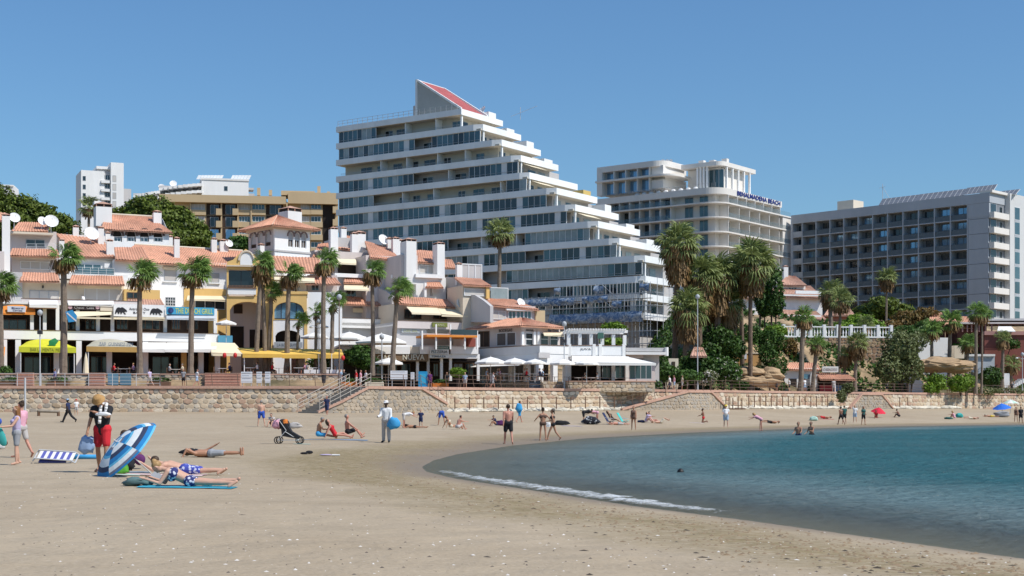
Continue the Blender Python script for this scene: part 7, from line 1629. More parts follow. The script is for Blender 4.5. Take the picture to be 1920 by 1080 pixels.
CC['floral'] = patterned('cloth_blue_floral', (.55, .58, .72), (.05, .07, .36), 13, .36); CC['navyfloral'] = patterned('cloth_navy_floral', (.62, .62, .68), (.025, .03, .14), 15, .36)
POSE = dict(
    stand=dict(thigh=(4, -4), knee=(4, 4), arm=(4, 6), elb=(12, 14), aab=(8, 8)), walk=dict(thigh=(24, -16), knee=(8, 22), arm=(-18, 20), elb=(14, 25), aab=(6, 6), lean=3),
    hips=dict(thigh=(4, -4), knee=(4, 6), arm=(-12, -12), elb=(75, 75), aab=(42, 42)), hold=dict(thigh=(4, -4), knee=(4, 4), arm=(25, 20), elb=(80, 85), aab=(8, 8)),
    bend=dict(lean=82, thigh=(8, -2), knee=(8, 4), arm=(60, 75), elb=(10, 15), head=-20), sit=dict(lean=8, thigh=(84, 86), knee=(6, 10), arm=(35, 30), elb=(55, 60)),
    sitback=dict(lean=-32, thigh=(100, 86), knee=(40, 8), arm=(-28, -28), elb=(4, 4), aab=(14, 14)), sitknees=dict(lean=22, thigh=(128, 124), knee=(100, 95), arm=(70, 72), elb=(25, 20)),
    prone=dict(lean=-4, root=-90, thigh=(3, 3), knee=(4, 4), arm=(150, 155), elb=(60, 60), aab=(25, 25), head=-10), elbows=dict(lean=-26, root=-90, thigh=(3, 2), knee=(3, 6), arm=(95, 95), elb=(78, 78), aab=(12, 12), head=5),
    supine=dict(root=90, thigh=(4, 22), knee=(4, 30), arm=(10, 165), elb=(10, 95), aab=(12, 25), head=8), kneel=dict(lean=6, thigh=(15, 15), knee=(120, 120), arm=(30, 35), elb=(40, 50)),
    chair=dict(lean=-18, thigh=(82, 84), knee=(75, 78), arm=(30, 30), elb=(50, 55)), lounge=dict(lean=-38, thigh=(84, 80), knee=(25, 30), arm=(20, 10), elb=(40, 50)))
def capsule(k, a, b, r0, r1, n=9): k.tube(a, b, r0, r1, n); k.ell(a, r0, r0, r0, n, 6); k.ell(b, r1, r1, r1, n, 6)
def person(label, loc, yaw, pose='stand', H=1.72, sex='m', skin='fair', hair=('short', 'brown'), wear=(), det=1, fat=1.0, hat=None, group=None, **ov):
    p = dict(lean=0, thigh=(0, 0), knee=(0, 0), abd=(5, 5), arm=(0, 0), elb=(0, 0), aab=(8, 8), head=0, root=0, inn=(0, 0), roll=0); p.update(POSE[pose]); p.update(ov)
    s = H / 1.77; f = sex == 'f'; shw = (.165 if f else .19) * s; hw = (.095 if f else .09) * s; fat = fat * (.93 if f else 1.0)
    V3 = Vector; pel = V3((0, 0, 0)); ln = R(p['lean']); td = V3((0, math.sin(ln), math.cos(ln))); fw = V3((0, math.cos(ln), -math.sin(ln)))
    waist = pel + td * .17 * s; chest = pel + td * .36 * s; neck = pel + td * .52 * s
    hp = ln + R(p['head']); hd = V3((0, math.sin(hp), math.cos(hp))); hf = V3((0, math.cos(hp), -math.sin(hp))); head = neck + hd * .185 * s + hf * .02 * s
    J = {}; B_ = []; add = lambda tg, a, b, r0, r1: B_.append((tg, a, b, r0 * s, r1 * s))
    add('pel', pel + V3((-hw * .8, 0, .0)), pel + V3((hw * .8, 0, 0)), .115 * fat * (1.06 if f else 1), .115 * fat * (1.06 if f else 1)); add('tor', pel, waist, .125 * fat, .118 * fat); add('tor', waist, chest, .118 * fat, .128 * fat)
    for sg in (-1, 1): add('tor', waist + V3((sg * .05 * s, 0, 0)), neck + V3((sg * shw * .55, 0, 0)) - td * .08 * s, .10 * fat, .09)
    add('sho', neck + V3((-shw * .8, 0, 0)) - td * .055 * s, neck + V3((shw * .8, 0, 0)) - td * .055 * s, .062, .062); add('nek', neck - td * .05 * s, head - hd * .06 * s, .055, .052)
    if f:
        for sg in (-1, 1): add('bra', chest + fw * .095 * s + V3((sg * .07 * s, 0, 0)), chest + fw * .10 * s + V3((sg * .07 * s, 0, 0)), .07, .068)
    if fat > 1.1: add('tor', waist + fw * .05 * s, waist + fw * .06 * s - td * .03, .14 * fat, .13 * fat)
    for i, sg in enumerate((-1, 1)):
        a = R(p['thigh'][i]); ab = R(p['abd'][i]); hip = pel + V3((sg * hw, 0, -.03 * s)); d = V3((sg * math.sin(ab), math.sin(a) * math.cos(ab), -math.cos(a) * math.cos(ab))); kn = hip + d * .43 * s
        a2 = a - R(p['knee'][i]); d2 = V3((sg * math.sin(ab) * .6, math.sin(a2), -math.cos(a2))).normalized(); an = kn + d2 * .42 * s
        fa = a2 + R(88 if p['root'] == 0 else (150 if p['root'] < 0 else 100)) - (R(0)); ft = V3((sg * .25, math.sin(fa), -math.cos(fa))).normalized()
        add('thi', hip, hip.lerp(kn, .6), .088 * fat, .07 * fat); add('kne', hip.lerp(kn, .6), kn, .07 * fat, .054); add('cal', kn, kn.lerp(an, .4), .054, .056); add('cal2', kn.lerp(an, .4), an, .056, .036); add('foo', an - ft * .05 * s + d2 * .02 * s, an + ft * .15 * s + d2 * .045 * s, .036, .03)
        J['an%d' % i] = an
        a = R(p['arm'][i]) - ln * .0; ab = R(p['aab'][i]); sh = neck + V3((sg * shw, 0, 0)) - td * .06 * s
        loc_d = V3((sg * math.sin(ab), math.sin(a) * math.cos(ab), -math.cos(a) * math.cos(ab))); ro = Matrix.Rotation(-ln if p['root'] or abs(p['lean']) < 60 else 0, 3, 'X') if p['root'] else Matrix.Identity(3); d = ro @ loc_d; el_ = sh + d * .285 * s
        a2 = a + R(p['elb'][i]); inn = R(p['inn'][i]); d2 = ro @ V3((sg * math.sin(ab) * .4 * math.cos(inn) - sg * math.sin(inn), math.sin(a2) * math.cos(inn), -math.cos(a2) * math.cos(inn))).normalized(); wr = el_ + d2 * .25 * s; hd_ = wr + d2 * .085 * s
        add('arm', sh, sh.lerp(el_, .55), .056 * fat, .046); add('arm2', sh.lerp(el_, .55), el_, .046, .040); add('for', el_, wr, .041, .028); add('han', wr, hd_, .030, .030)
        J['ha%d' % i] = hd_
        sd = d2.cross(V3((0, 0, 1))); sd = sd.normalized() if sd.length > .1 else V3((1, 0, 0))
        if det == 2:
            for q in range(4): o_ = sd * (q - 1.5) * .019 * s; m_ = hd_ + o_ + d2 * .055 * s; add('fin', hd_ + o_, m_, .0115, .0105); add('fin', m_, m_ + (d2 * .03 + ro @ V3((0, .012, -.012))) * s * (1, 1.15, 1.1, .85)[q], .0105, .009)
            add('fin', wr + sd * -.025 * s, wr + sd * -.055 * s + d2 * .06 * s, .013, .010)
    add('hea', head + hd * .025 * s, head + hd * .03 * s, .098, .097); add('hea', head - hd * .055 * s + hf * .02 * s, head - hd * .05 * s + hf * .03 * s, .066, .06); add('nos', head + hf * .095 * s - hd * .01 * s, head + hf * .108 * s - hd * .035 * s, .012, .016)
    for sg in (-1, 1): add('ear', head + V3((sg * .092 * s, 0, 0)) - hd * .01 * s, head + V3((sg * .094 * s, 0, 0)) + hd * .02 * s, .016, .018)
    RM = Matrix.Rotation(R(p['root']), 3, 'X') @ Matrix.Rotation(R(p['roll']), 3, 'Y'); low = 9
    for tg, a, b, r0, r1 in B_:
        if p['root'] and tg not in ('pel', 'thi', 'cal', 'kne', 'tor'): continue
        for q, rr in ((a, r0), (b, r1)): low = min(low, (RM @ q).z - rr)
    off = V3((0, 0, -low)); X = lambda q: RM @ q + off
    if p.get('zero'): off = V3((0, 0, p['zero']))
    t = thing('person', label, 'person', loc, R(yaw), group); vox = {2: .0125, 1: .021, 0: .032}[det]
    def mesh(name, prims, m, grow=0.0, vx=None):
        k = MB()
        for tg, a, b, r0, r1 in prims: capsule(k, X(a), X(b), r0 + grow, r1 + grow)
        o = k.build(name, m, t); md = o.modifiers.new('union', 'REMESH'); md.mode = 'VOXEL'; md.voxel_size = vx or vox; md.use_smooth_shade = True
        sm = o.modifiers.new('smooth', 'SMOOTH'); sm.factor = .5; sm.iterations = 3 if det else 2; return o
    mesh('body', B_, SK[skin])
    sel = lambda *tg: [q for q in B_ if q[0] in tg]
    up = lambda tg, fr: [(q[0], q[1], q[1].lerp(q[2], fr), q[3], q[3] + (q[4] - q[3]) * fr) for q in B_ if q[0] == tg]
    for kind, col in wear:
        m = CC[col]; g = .016 * s
        if kind == 'shorts': mesh('shorts', sel('pel', 'thi') + up('kne', .25), m, g + .010 * s)
        elif kind == 'long shorts': mesh('shorts', sel('pel', 'thi', 'kne'), m, g + .012 * s)
        elif kind == 'briefs': mesh('briefs', sel('pel') + up('thi', .2), m, g * .8)
        elif kind == 'trousers': mesh('trousers', sel('pel', 'thi', 'kne', 'cal', 'cal2'), m, g + .014 * s)
        elif kind == 'shirt': mesh('shirt', sel('tor', 'pel', 'sho', 'bra', 'arm'), m, g + .006 * s)
        elif kind == 'long shirt': mesh('shirt', sel('tor', 'pel', 'sho', 'bra', 'arm', 'arm2', 'for'), m, g + .006 * s)
        elif kind == 'vest': mesh('vest', sel('tor', 'bra') + up('pel', 1), m, g)
        elif kind == 'swimsuit': mesh('swimsuit', sel('tor', 'pel', 'bra') + up('thi', .1), m, g * .8)
        elif kind == 'bikini top': mesh('bikini_top', sel('bra') + [('x', chest + V3((-.10 * s, 0, 0)), chest + V3((.10 * s, 0, 0)), .108 * s, .108 * s)], m, .012 * s, .018)
        elif kind == 'shoes': mesh('shoes', sel('foo'), m, .012 * s)
        elif kind == 'skirt': mesh('skirt', sel('pel', 'thi', 'kne') + [('x', pel, pel.lerp((J['an0'] + J['an1']) / 2, .45), .13 * s, .17 * s)], m, g)
    if hair:
        st, hc = hair; pr = [('x', head + hd * .04 * s - hf * .022 * s, head + hd * .035 * s - hf * .03 * s, .098 * s, .096 * s)]
        if st in ('long', 'bob'): pr += [('x', head - hf * .055 * s, head - hf * .07 * s - hd * (.26 if st == 'long' else .12) * s, .085 * s, .075 * s)] + [('x', head + V3((sg * .07 * s, 0, 0)) - hf * .02 * s, head + V3((sg * .075 * s, 0, 0)) - hd * (.2 if st == 'long' else .1) * s - hf * .03 * s, .04 * s, .035 * s) for sg in (-1, 1)]
        if st == 'bun': pr += [('x', head + hd * .10 * s - hf * .07 * s, head + hd * .11 * s - hf * .08 * s, .055 * s, .055 * s)]
        if st == 'pony': pr += [('x', head + hd * .03 * s - hf * .11 * s, head - hd * .14 * s - hf * .13 * s, .04 * s, .025 * s)]
        mesh('hair', pr, HR[hc], .004 * s)
    if det == 2:
        e = MB()
        for sg in (-1, 1): e.ell(X(head + hf * .088 * s + hd * .012 * s + V3((sg * .035 * s, 0, 0))), .012 * s, .012 * s, .009 * s, 6, 4)
        e.build('eyes', HR['black'], t); e = MB(); e.ell(X(head + hf * .083 * s - hd * .062 * s), .024 * s, .01 * s, .007 * s, 8, 4); e.build('mouth', mat('lip', (.35, .12, .10), .5), t)
    if hat:
        hk, hm = hat; k = MB(); c = head + hd * .07 * s - hf * .01 * s; prof = [(.101, -.02), (.100, .035), (.075, .075), (.0, .088)] if hk == 'cap' else [(.155, -.02), (.15, -.01), (.108, .01), (.10, .07), (.07, .095), (0, .10)]
        k.lathe((0, 0, 0), [(r * s, z * s) for r, z in prof], 14); xa = V3((1, 0, 0)); Mh = Matrix((xa, hf, hd)).transposed(); k.v = [tuple(X(c + Mh @ V3(q))) for q in k.v]
        if hk == 'cap': a = c + hf * .09 * s - hd * .01 * s; k.add([X(a + V3((-.07 * s, 0, 0))), X(a + V3((.07 * s, 0, 0))), X(a + V3((.05 * s, 0, 0)) + hf * .09 * s - hd * .02 * s), X(a + V3((-.05 * s, 0, 0)) + hf * .09 * s - hd * .02 * s)], [(0, 1, 2, 3)])
        k.build('hat', hm, t, smooth=True)
    return t, {k_: t.matrix_basis @ X(v_) for k_, v_ in J.items()} if False else {k_: Vector(loc) + Matrix.Rotation(R(yaw), 3, 'Z') @ X(v_) for k_, v_ in list(J.items()) + [('head', head), ('chest', chest), ('neck', neck), ('pel', pel)]}
def bag(name, label, cat, p, rx, ry, rz, m, seed=0, top=True):
    k = MB(); k.ell((0, 0, 0), 1, 1, 1, 16, 10); pw = lambda c: math.copysign(abs(c) ** .62, c); k.v = [tuple((lambda w, n1, n2: (w.x * rx * n1 * (1.08 - .16 * w.z), w.y * ry * n1, rz * (1 + w.z * n2)))(Vector(map(pw, v)), 1 + .42 * mnoise.noise(Vector(v) * 1.7 + Vector((seed, 0, 0))) + .22 * mnoise.noise(Vector(v) * 4.5 + Vector((seed, 2, 0))), .92 + .5 * mnoise.noise(Vector((v[0] * 2.2, v[1] * 2.2, seed))))) for v in k.v]
    o = k.build(name, m, None, smooth=True); o.location = p; return tag(o, label, cat)
def towel(label, p, w, l, yaw, m, name='towel', cat='towel'):
    vs = []; fs = []; nx, ny = 8, 16
    for j in range(ny + 1):
        for i in range(nx + 1):
            x, y = (i / nx - .5) * w, (j / ny - .5) * l; c, s = math.cos(R(yaw)), math.sin(R(yaw)); X_, Y_2 = p[0] + x * c - y * s, p[1] + x * s + y * c
            vs.append((x, y, sz(X_, Y_2) - p[2] + .016 + .012 * mnoise.noise((x * 3, y * 3, p[0]))))
    for j in range(ny):
        for i in range(nx): a = j * (nx + 1) + i; fs.append((a, a + 1, a + nx + 2, a + nx + 1))
    o = put(name, npmesh(name, vs, fs, m, True)); o.location = p; o.rotation_euler = (0, 0, R(yaw)); return tag(o, label, cat)
STRAW = mat('straw', (.42, .24, .09), .85, .25, 30)

# --- the near group on the left
hm, jm = person('man in straw hat, black shirt and red shorts looking down beside the striped umbrella', on_sand(192, 886), 172, 'walk', 1.80, 'm', 'tan', ('short', 'brown'), (('shirt', 'black'), ('shorts', 'red')), 2, 1.03, ('straw', STRAW), thigh=(10, -6), knee=(6, 12), head=48, arm=(52, 6), elb=(70, 12), inn=(55, 0), aab=(12, 16))
k = MB(); n_ = jm['neck']
for i in range(7):
    t = i / 6
k.path([tuple(n_ + Vector((.02 - .03 * t, -.155 - .01 * math.sin(t * 3), .02 - .42 * t))) for t in np.linspace(0, 1, 6)], .036, 8); k.path([tuple(n_ + Vector((.13, -.10 - .03 * math.sin(t * 3), .04 - .30 * t))) for t in np.linspace(0, 1, 6)], .038, 8); k.path([tuple(n_ + Vector((-.02 + .16 * t, -.1 + .12 * math.sin(t * 3.1), .05))) for t in np.linspace(0, 1, 6)], .036, 8)
tag(k.build('neck_towel', CC['white'], None, smooth=True), 'white towel hanging round the neck of the man in red shorts', 'towel')
bag('plastic_bag', 'crumpled pale blue plastic bag in the lowered hand of the hatted man', 'bag', jm['ha1'] + Vector((.02, -.05, -.42)), .15, .09, .20, cl('bagblue', (.28, .38, .55)), 2)
bag('cloth_bag', 'white bundle held under the bent arm of the hatted man', 'bag', jm['ha0'] + Vector((.22, -.02, -.10)), .14, .05, .05, CC['white'], 5)
_, jg = person('girl with long brown hair and lilac top holding a teal float, feet together at left', on_sand(31, 872), 118, 'hold', 1.47, 'f', 'fair', ('long', 'ginger'), (('shorts', 'grey'), ('vest', 'lilac')), 2, .98, arm=(35, 30), elb=(50, 55))
k = MB(); k.ell((0, 0, 0), .13, .05, .40, 12, 8); k.v = [(x * (1 - .4 * z), y, z) for x, y, z in k.v]; o = k.build('float', CC['teal'], None, smooth=True); o.location = (jg['ha0'] + jg['ha1']) / 2 + Vector((-.02, -.08, -.12)); o.rotation_euler = (R(8), R(-24), 0); tag(o, 'teal swimming float held by the girl with long hair', 'float')
k = MB(); k.ell((0, 0, 0), .10, .09, .10, 10, 8); o = k.build('beach_ball', CC['blue'], None, smooth=True); o.location = jg['ha0'] + Vector((-.05, -.05, .14)); tag(o, 'small shiny blue ball held above the teal float', 'ball')
person('woman in pink top standing just behind the girl with the teal float', on_sand(40, 858), 60, 'stand', 1.66, 'f', 'red', ('bun', 'brown'), (('shirt', 'pink'), ('shorts', 'stone')), 2, thigh=(6, -14), knee=(2, 18))
person('dark haired child sitting at the left edge in a blue and white top', on_sand(8, 839), 150, 'sitknees', 1.25, 'm', 'brown', ('short', 'black'), (('shirt', 'floral'), ('shorts', 'brown')), 2)
bag('tote_bag', 'white bag beside the child at the left edge', 'bag', on_sand(5, 842) + Vector((-.05, -.25, 0)), .18, .12, .14, CC['white'], 7)
# folded beach chair lying on the sand
ST = patterned('cloth_stripe_plain', (.6, .6, .66), (.08, .09, .30), 9, .3)
fc = thing('beach_chair', 'folded beach chair with blue and white cloth lying flat on the sand', 'chair', on_sand(105, 868), R(4)); fc.rotation_euler = (R(24), 0, R(4)); fc.location.z += .06; CWH, CBL = CC['white'], cl('indigo', (.10, .11, .36))
for i in range(11): MB().box(-.42 + i * .082, -.22, .17 - .006 * i, -.42 + i * .082 + .081, .2, .19 - .006 * i).build('stripe', CBL if i % 2 else CWH, fc)
k = MB()
for y in (-.26, .24): k.path([(-.52, y, .12), (-.46, y, .2), (.45, y, .13), (.55, y, .06)], .018, 6); k.path([(-.5, y, .03), (.3, y, .03), (.52, y, .10)], .016, 6)
k.tube((-.52, -.26, .12), (-.52, .24, .12), .018).tube((.55, -.26, .06), (.55, .24, .06), .018); k.build('frame', STEEL, fc); MB().box(-.4, -.2, .04, .3, .18, .07).build('folded_seat', CBL, fc)
k = MB(); k.tube((-.45, 0, .07), (.45, .05, .07), .07, .06, 10); o = k.build('rolled_mat', CC['sky'], None, smooth=True); o.location = on_sand(158, 861); o.rotation_euler = (0, 0, R(-4)); tag(o, 'rolled blue mat lying between beach chair and striped umbrella', 'mat')
# striped umbrella tipped on its side
UC = [cl('umb_white', (.72, .75, .74)), cl('umb_blue', (.02, .20, .46)), cl('umb_navy', (.035, .05, .10)), cl('umb_sky', (.12, .45, .66)), cl('umb_grey', (.16, .17, .23))]
cen = W(238, 846, 30.6); axis = Vector((-.60, -.40, .66)).normalized(); xx = axis.orthogonal().normalized(); 
umb = thing('beach_umbrella', 'big beach umbrella striped white, blue and navy tipped over on the sand', 'umbrella', cen); umb.rotation_euler = axis.to_track_quat('Z', 'Y').to_euler()
SEQ = [0, 0, 4, 1, 1, 3, 0, 0, 0, 2, 2, 1, 1, 3]; NR = len(SEQ); RAD = .86; k = MB(); vs = []; fs = []; mi = []
for j in range(NR + 1):
    q = j / NR
    for i in range(30):
        a = 2 * math.pi * i / 30; w = 1 - .05 * math.sin(math.pi * (i % 5) / 5) * q; rr = RAD * math.sin(q * 1.15) / math.sin(1.15) * w
        vs.append((rr * math.cos(a), rr * math.sin(a), .40 * math.cos(q * 1.30) - .10))
for j in range(NR):
    for i in range(30):
        fs.append((j * 30 + i, (j + 1) * 30 + i, (j + 1) * 30 + (i + 1) % 30, j * 30 + (i + 1) % 30)); o_ = (i // 5) % 2; mi.append(SEQ[(j + (4 if o_ else 0)) % NR])
k.v, k.f, k.mi = vs, fs, mi; k.build('canopy', UC, umb)
for i in range(6): a = math.pi * i / 3; MB().tube((.03, 0, .28), (RAD * .98 * math.cos(a), RAD * .98 * math.sin(a), .0), .008, .006, 4).build('rib', STEEL, umb)
MB().tube((0, 0, .36), (0, 0, -.75), .014, .014, 6).build('pole', STEEL, umb); MB().tube((0, 0, .29), (0, 0, .40), .012, .004, 6).build('ferrule', WHITE2, umb)
person('tanned person in purple shorts sitting bent over in the shade of the striped umbrella', on_sand(262, 879), 105, 'sitknees', 1.72, 'm', 'brown', ('short', 'brown'), (('long shorts', 'purple'),), 2, lean=30)
bag('green_bag', 'bright green bag on the sand under the edge of the striped umbrella', 'bag', on_sand(220, 889), .22, .14, .15, cl('limegreen', (.08, .30, .03)), 3); bag('rucksack', 'dark bag behind the green one under the umbrella', 'bag', on_sand(232, 882), .2, .14, .17, CC['black'], 4)
towel('pale pink and white towel under the boy in floral shorts', on_sand(300, 891), 2.0, .8, 2, cl('towelpink', (.66, .50, .48))); towel('turquoise towel under the woman in the navy bikini', on_sand(352, 914), 1.75, .75, 2, cl('towelblue', (.04, .33, .46))); towel('pale green towel below the fallen umbrella', on_sand(225, 891), .9, .5, 4, cl('towelmint', (.45, .60, .52)))
towel('crumpled grey blue towel beside the sitting person under the umbrella', on_sand(250, 886), .8, .45, 14, cl('towelgrey', (.22, .28, .33)))
person('boy in blue floral shorts lying face down behind the woman in the bikini', on_sand(347, 890), 90, 'prone', 1.72, 'm', 'fair', ('short', 'brown'), (('shorts', 'floral'),), 2, arm=(140, 150), lean=-14)
person('blond woman in a navy floral bikini lying on her elbows on the turquoise towel', on_sand(357, 913), 90, 'elbows', 1.68, 'f', 'fair', ('bun', 'blond'), (('bikini top', 'navyfloral'), ('briefs', 'navyfloral')), 2)
bag('beach_bag', 'slate green beach bag in front of the blond sunbather', 'bag', on_sand(258, 911), .22, .13, .085, cl('slate', (.10, .17, .17)), 9); k = MB(); k.box(-.09, -.01, 0, .09, .01, .24); o = k.build('tablet', CC['grey'], None); o.location = on_sand(283, 907) + Vector((0, 0, .04)); o.rotation_euler = (R(-35), R(40), 0); tag(o, 'thin tablet propped before the reading blond woman', 'tablet')
sh = thing('flip_flops', 'black and white sandals lying by the ankles of the blond sunbather', 'shoes', on_sand(395, 913)); MB().ell((-.06, -.05, .05), .14, .05, .03, 10, 5).build('sandal', CC['white'], sh); MB().ell((.05, .03, .06), .13, .05, .03, 10, 5).build('sandal', CC['black'], sh)
person('sunbather in grey shorts lying on his back with one arm over his face', on_sand(397, 858), -90, 'supine', 1.78, 'm', 'tan', ('short', 'brown'), (('shorts', 'grey'),), 2, thigh=(2, 2), knee=(2, 2), root=90, arm=(20, 150))
bag('rucksack', 'black and grey bag under the head of the sunbather in grey shorts', 'bag', on_sand(357, 853), .26, .16, .10, CC['black'], 11)
sh = thing('flip_flops', 'pair of black sandals on the open sand below the pushchair', 'shoes', on_sand(575, 852)); MB().ell((-.08, 0, .04), .14, .06, .04, 10, 5).build('sandal', CC['black'], sh); MB().ell((.08, .05, .07), .13, .06, .06, 10, 5).build('sandal', CC['black'], sh)
sh = thing('beach_toy', 'lilac and white bat lying on the sand below the seated trio', 'toy', on_sand(618, 855)); MB().ell((-.12, 0, .04), .22, .10, .025, 12, 5).build('blade', CC['lilac'], sh); MB().tube((.08, 0, .03), (.34, -.02, .03), .03, .025, 6).build('handle', CC['white'], sh)
# pushchair
pc = thing('pushchair', 'black pushchair loaded with orange and pink towels', 'pushchair', on_sand(543, 832), R(0))
for x, y in ((-.45, -.25), (-.45, .25), (.42, -.2), (.42, .2)):
    k = MB(); prev = None
    for i in range(15):
        a = 2 * math.pi * i / 14; q = (x + .14 * math.cos(a), y, .15 + .14 * math.sin(a))
        if prev: k.tube(prev, q, .022, .022, 5)
        prev = q
    for i in range(4): a = math.pi * i / 4; k.tube((x + .13 * math.cos(a), y, .15 + .13 * math.sin(a)), (x - .13 * math.cos(a), y, .15 - .13 * math.sin(a)), .006, .006, 4)
    k.build('wheel', CC['black'], pc)
for y in (-.25, .25): MB().path([(-.45, y, .15), (-.1, y, .55), (-.42, y, 1.0), (-.5, y, 1.02)], .014, 6).tube((.42, y * .8, .15), (-.15, y, .5), .014).tube((-.45, y, .15), (.42, y * .8, .15), .012).build('frame', STEEL, pc)
MB().tube((-.5, -.25, 1.02), (-.5, .25, 1.02), .02).build('handle', CC['black'], pc)
k = MB(); k.prism([(-.28, .32), (.36, .20), (.44, .30), (.10, .50), (-.12, .85), (-.34, .78)], lambda a, b: (a, -.23, b), lambda a, b: (a, .23, b)); k.build('seat', CC['black'], pc)
k = MB(); k.ell((-.25, 0, .80), .26, .24, .22, 12, 8); k.build('hood', CC['black'], pc, smooth=True)
bag('towel_bundle', 'orange towel draped on the pushchair hood', 'towel', on_sand(543, 832) + Vector((-.18, -.02, .80)), .12, .2, .1, CC['orange'], 3); bag('towel_bundle', 'pink and white towel hanging from the pushchair handle', 'towel', on_sand(543, 832) + Vector((-.52, 0, .60)), .15, .2, .2, CC['pink'], 4); bag('windbreak', 'folded grey pink sunshade standing behind the pushchair', 'sunshade', on_sand(560, 815) + Vector((-.2, 0, .35)), .34, .1, .16, CC['stone'], 6)
towel('turquoise towel beside the front wheels of the pushchair', on_sand(566, 833), .7, .4, 10, cl('towelaqua', (.25, .55, .52))); towel('blue mat under the seated trio', on_sand(628, 825), 3.0, .9, 0, cl('matblue', (.05, .22, .42)), 'beach_mat', 'mat')
person('tanned shirtless man in turquoise shorts sitting on the blue mat', on_sand(597, 823), -80, 'sit', 1.76, 'm', 'tan', ('short', 'grey'), (('shorts', 'sky'),), 1, head=25); person('woman in a red swimsuit reclining in the middle of the seated trio', on_sand(628, 823), -78, 'sitback', 1.68, 'f', 'red', ('bob', 'brown'), (('swimsuit', 'red'),), 1); person('older man sitting at the right of the trio with bent knees', on_sand(652, 822), -75, 'sitback', 1.75, 'm', 'red', ('short', 'grey'), (('shorts', 'black'),), 1, lean=-5, arm=(50, 50), thigh=(110, 105), knee=(60, 70))
# --- beach walkers
Pn = lambda lab, px, py, yaw, pose='stand', **k: person(lab, on_sand(px, py), yaw, pose, **k)
Pn('shirtless man in blue trunks standing before the stone wall with his back turned', 490, 800, 10, H=1.75, skin='fair', hair=('short', 'grey'), wear=(('shorts', 'blue'),), fat=1.12, abd=(12, 12))
Pn('person bent over bags just right of the man in blue trunks', 512, 801, 160, 'sitknees', H=1.65, skin='fair', hair=('short', 'brown'), wear=(('shirt', 'stone'), ('shorts', 'brown')), det=0)
_, jv = Pn('beach vendor in white clothes and white cap carrying a blue bag', 724, 830, 165, H=1.80, skin='dark', hair=('short', 'black'), wear=(('long shirt', 'white'), ('trousers', 'stone'), ('shoes', 'black')), hat=('cap', CC['white']), det=1, arm=(10, 20), elb=(20, 60))
bag('vendor_bag', 'bright blue bag on the arm of the white clad vendor', 'bag', jv['ha0'] + Vector((.18, -.05, -.28)), .24, .15, .26, CC['sky'], 8)
Pn('person in white top bending right down behind the vendor', 757, 803, -80, 'bend', H=1.65, sex='f', skin='red', hair=('short', 'blond'), wear=(('shirt', 'white'), ('shorts', 'stone')), det=0); Pn('child in a dark blue sun suit beside the bending person', 789, 803, 170, H=1.25, skin='fair', hair=('short', 'brown'), wear=(('shirt', 'navy'), ('shorts', 'navy')), det=0, aab=(30, 30)); Pn('brown haired sunbather lying at the feet of the child in dark blue', 778, 803, 80, 'prone', H=1.65, sex='f', skin='tan', hair=('long', 'brown'), wear=(('briefs', 'black'),), det=0)
Pn('person in bright blue shorts bending over left of the seated pair', 828, 798, 10, 'bend', H=1.75, skin='tan', hair=('short', 'brown'), wear=(('shorts', 'blue'),), det=0, abd=(12, 12), lean=100); Pn('sunbather sitting with hand behind, left one of the pair right of the blue shorts', 845, 805, -60, 'sitback', H=1.68, sex='f', skin='tan', hair=('bun', 'brown'), wear=(('bikini top', 'cream'), ('briefs', 'cream')), det=0); Pn('sunbather sitting at the right of the pair beside a grey towel', 858, 806, -50, 'sitknees', H=1.7, skin='red', hair=('short', 'brown'), wear=(('shorts', 'stone'),), det=0)
Pn('shirtless man in black shorts walking away toward the wall at the waterline', 953, 834, 8, 'walk', H=1.82, skin='red', hair=('short', 'brown'), wear=(('shorts', 'black'),), fat=1.08, thigh=(8, -10), knee=(2, 12))
_, jb = Pn('person in sky blue walking with a big blue rucksack', 974, 793, -60, 'walk', H=1.74, skin='red', hair=('short', 'brown'), wear=(('shirt', 'sky'), ('shorts', 'sky')), det=0); bag('rucksack', 'big bright blue rucksack on the back of the walker', 'rucksack', jb['chest'] + Vector((-.05, -.28, -.36)), .24, .2, .32, CC['sky'], 12)
Pn('small dark figure sitting by bags left of the walking man', 930, 799, 120, 'sitknees', H=1.4, skin='tan', hair=('short', 'black'), wear=(('shirt', 'navy'),), det=0); bag('buggy_bag', 'dark bag standing on the sand beside the small sitting figure', 'bag', on_sand(938, 798), .3, .2, .2, CC['purple'], 13)
Pn('woman in brown bikini seen from behind with hands on hips at the water', 1018, 827, 5, 'hips', H=1.65, sex='f', skin='tan', hair=('bun', 'brown'), wear=(('bikini top', 'brown'), ('briefs', 'brown'))); _, jh = Pn('woman with raised knee pose walking left beside the bikini woman', 1037, 826, 75, 'walk', H=1.63, sex='f', skin='tan', hair=('pony', 'brown'), wear=(('bikini top', 'black'), ('briefs', 'black')), elb=(60, 60))
bag('white_bag', 'white bag in the hands of the woman walking left', 'bag', jh['ha0'] + Vector((-.1, 0, -.12)), .16, .1, .14, CC['white'], 14); bag('dark_towel_heap', 'dark heap of clothes on the sand right of the two women', 'clothes', on_sand(1052, 797), .5, .3, .18, CC['black'], 15); towel('pale lilac towel right of the dark heap of clothes', on_sand(1072, 799), 1.6, .8, 0, cl('towellilac', (.4, .36, .45)))
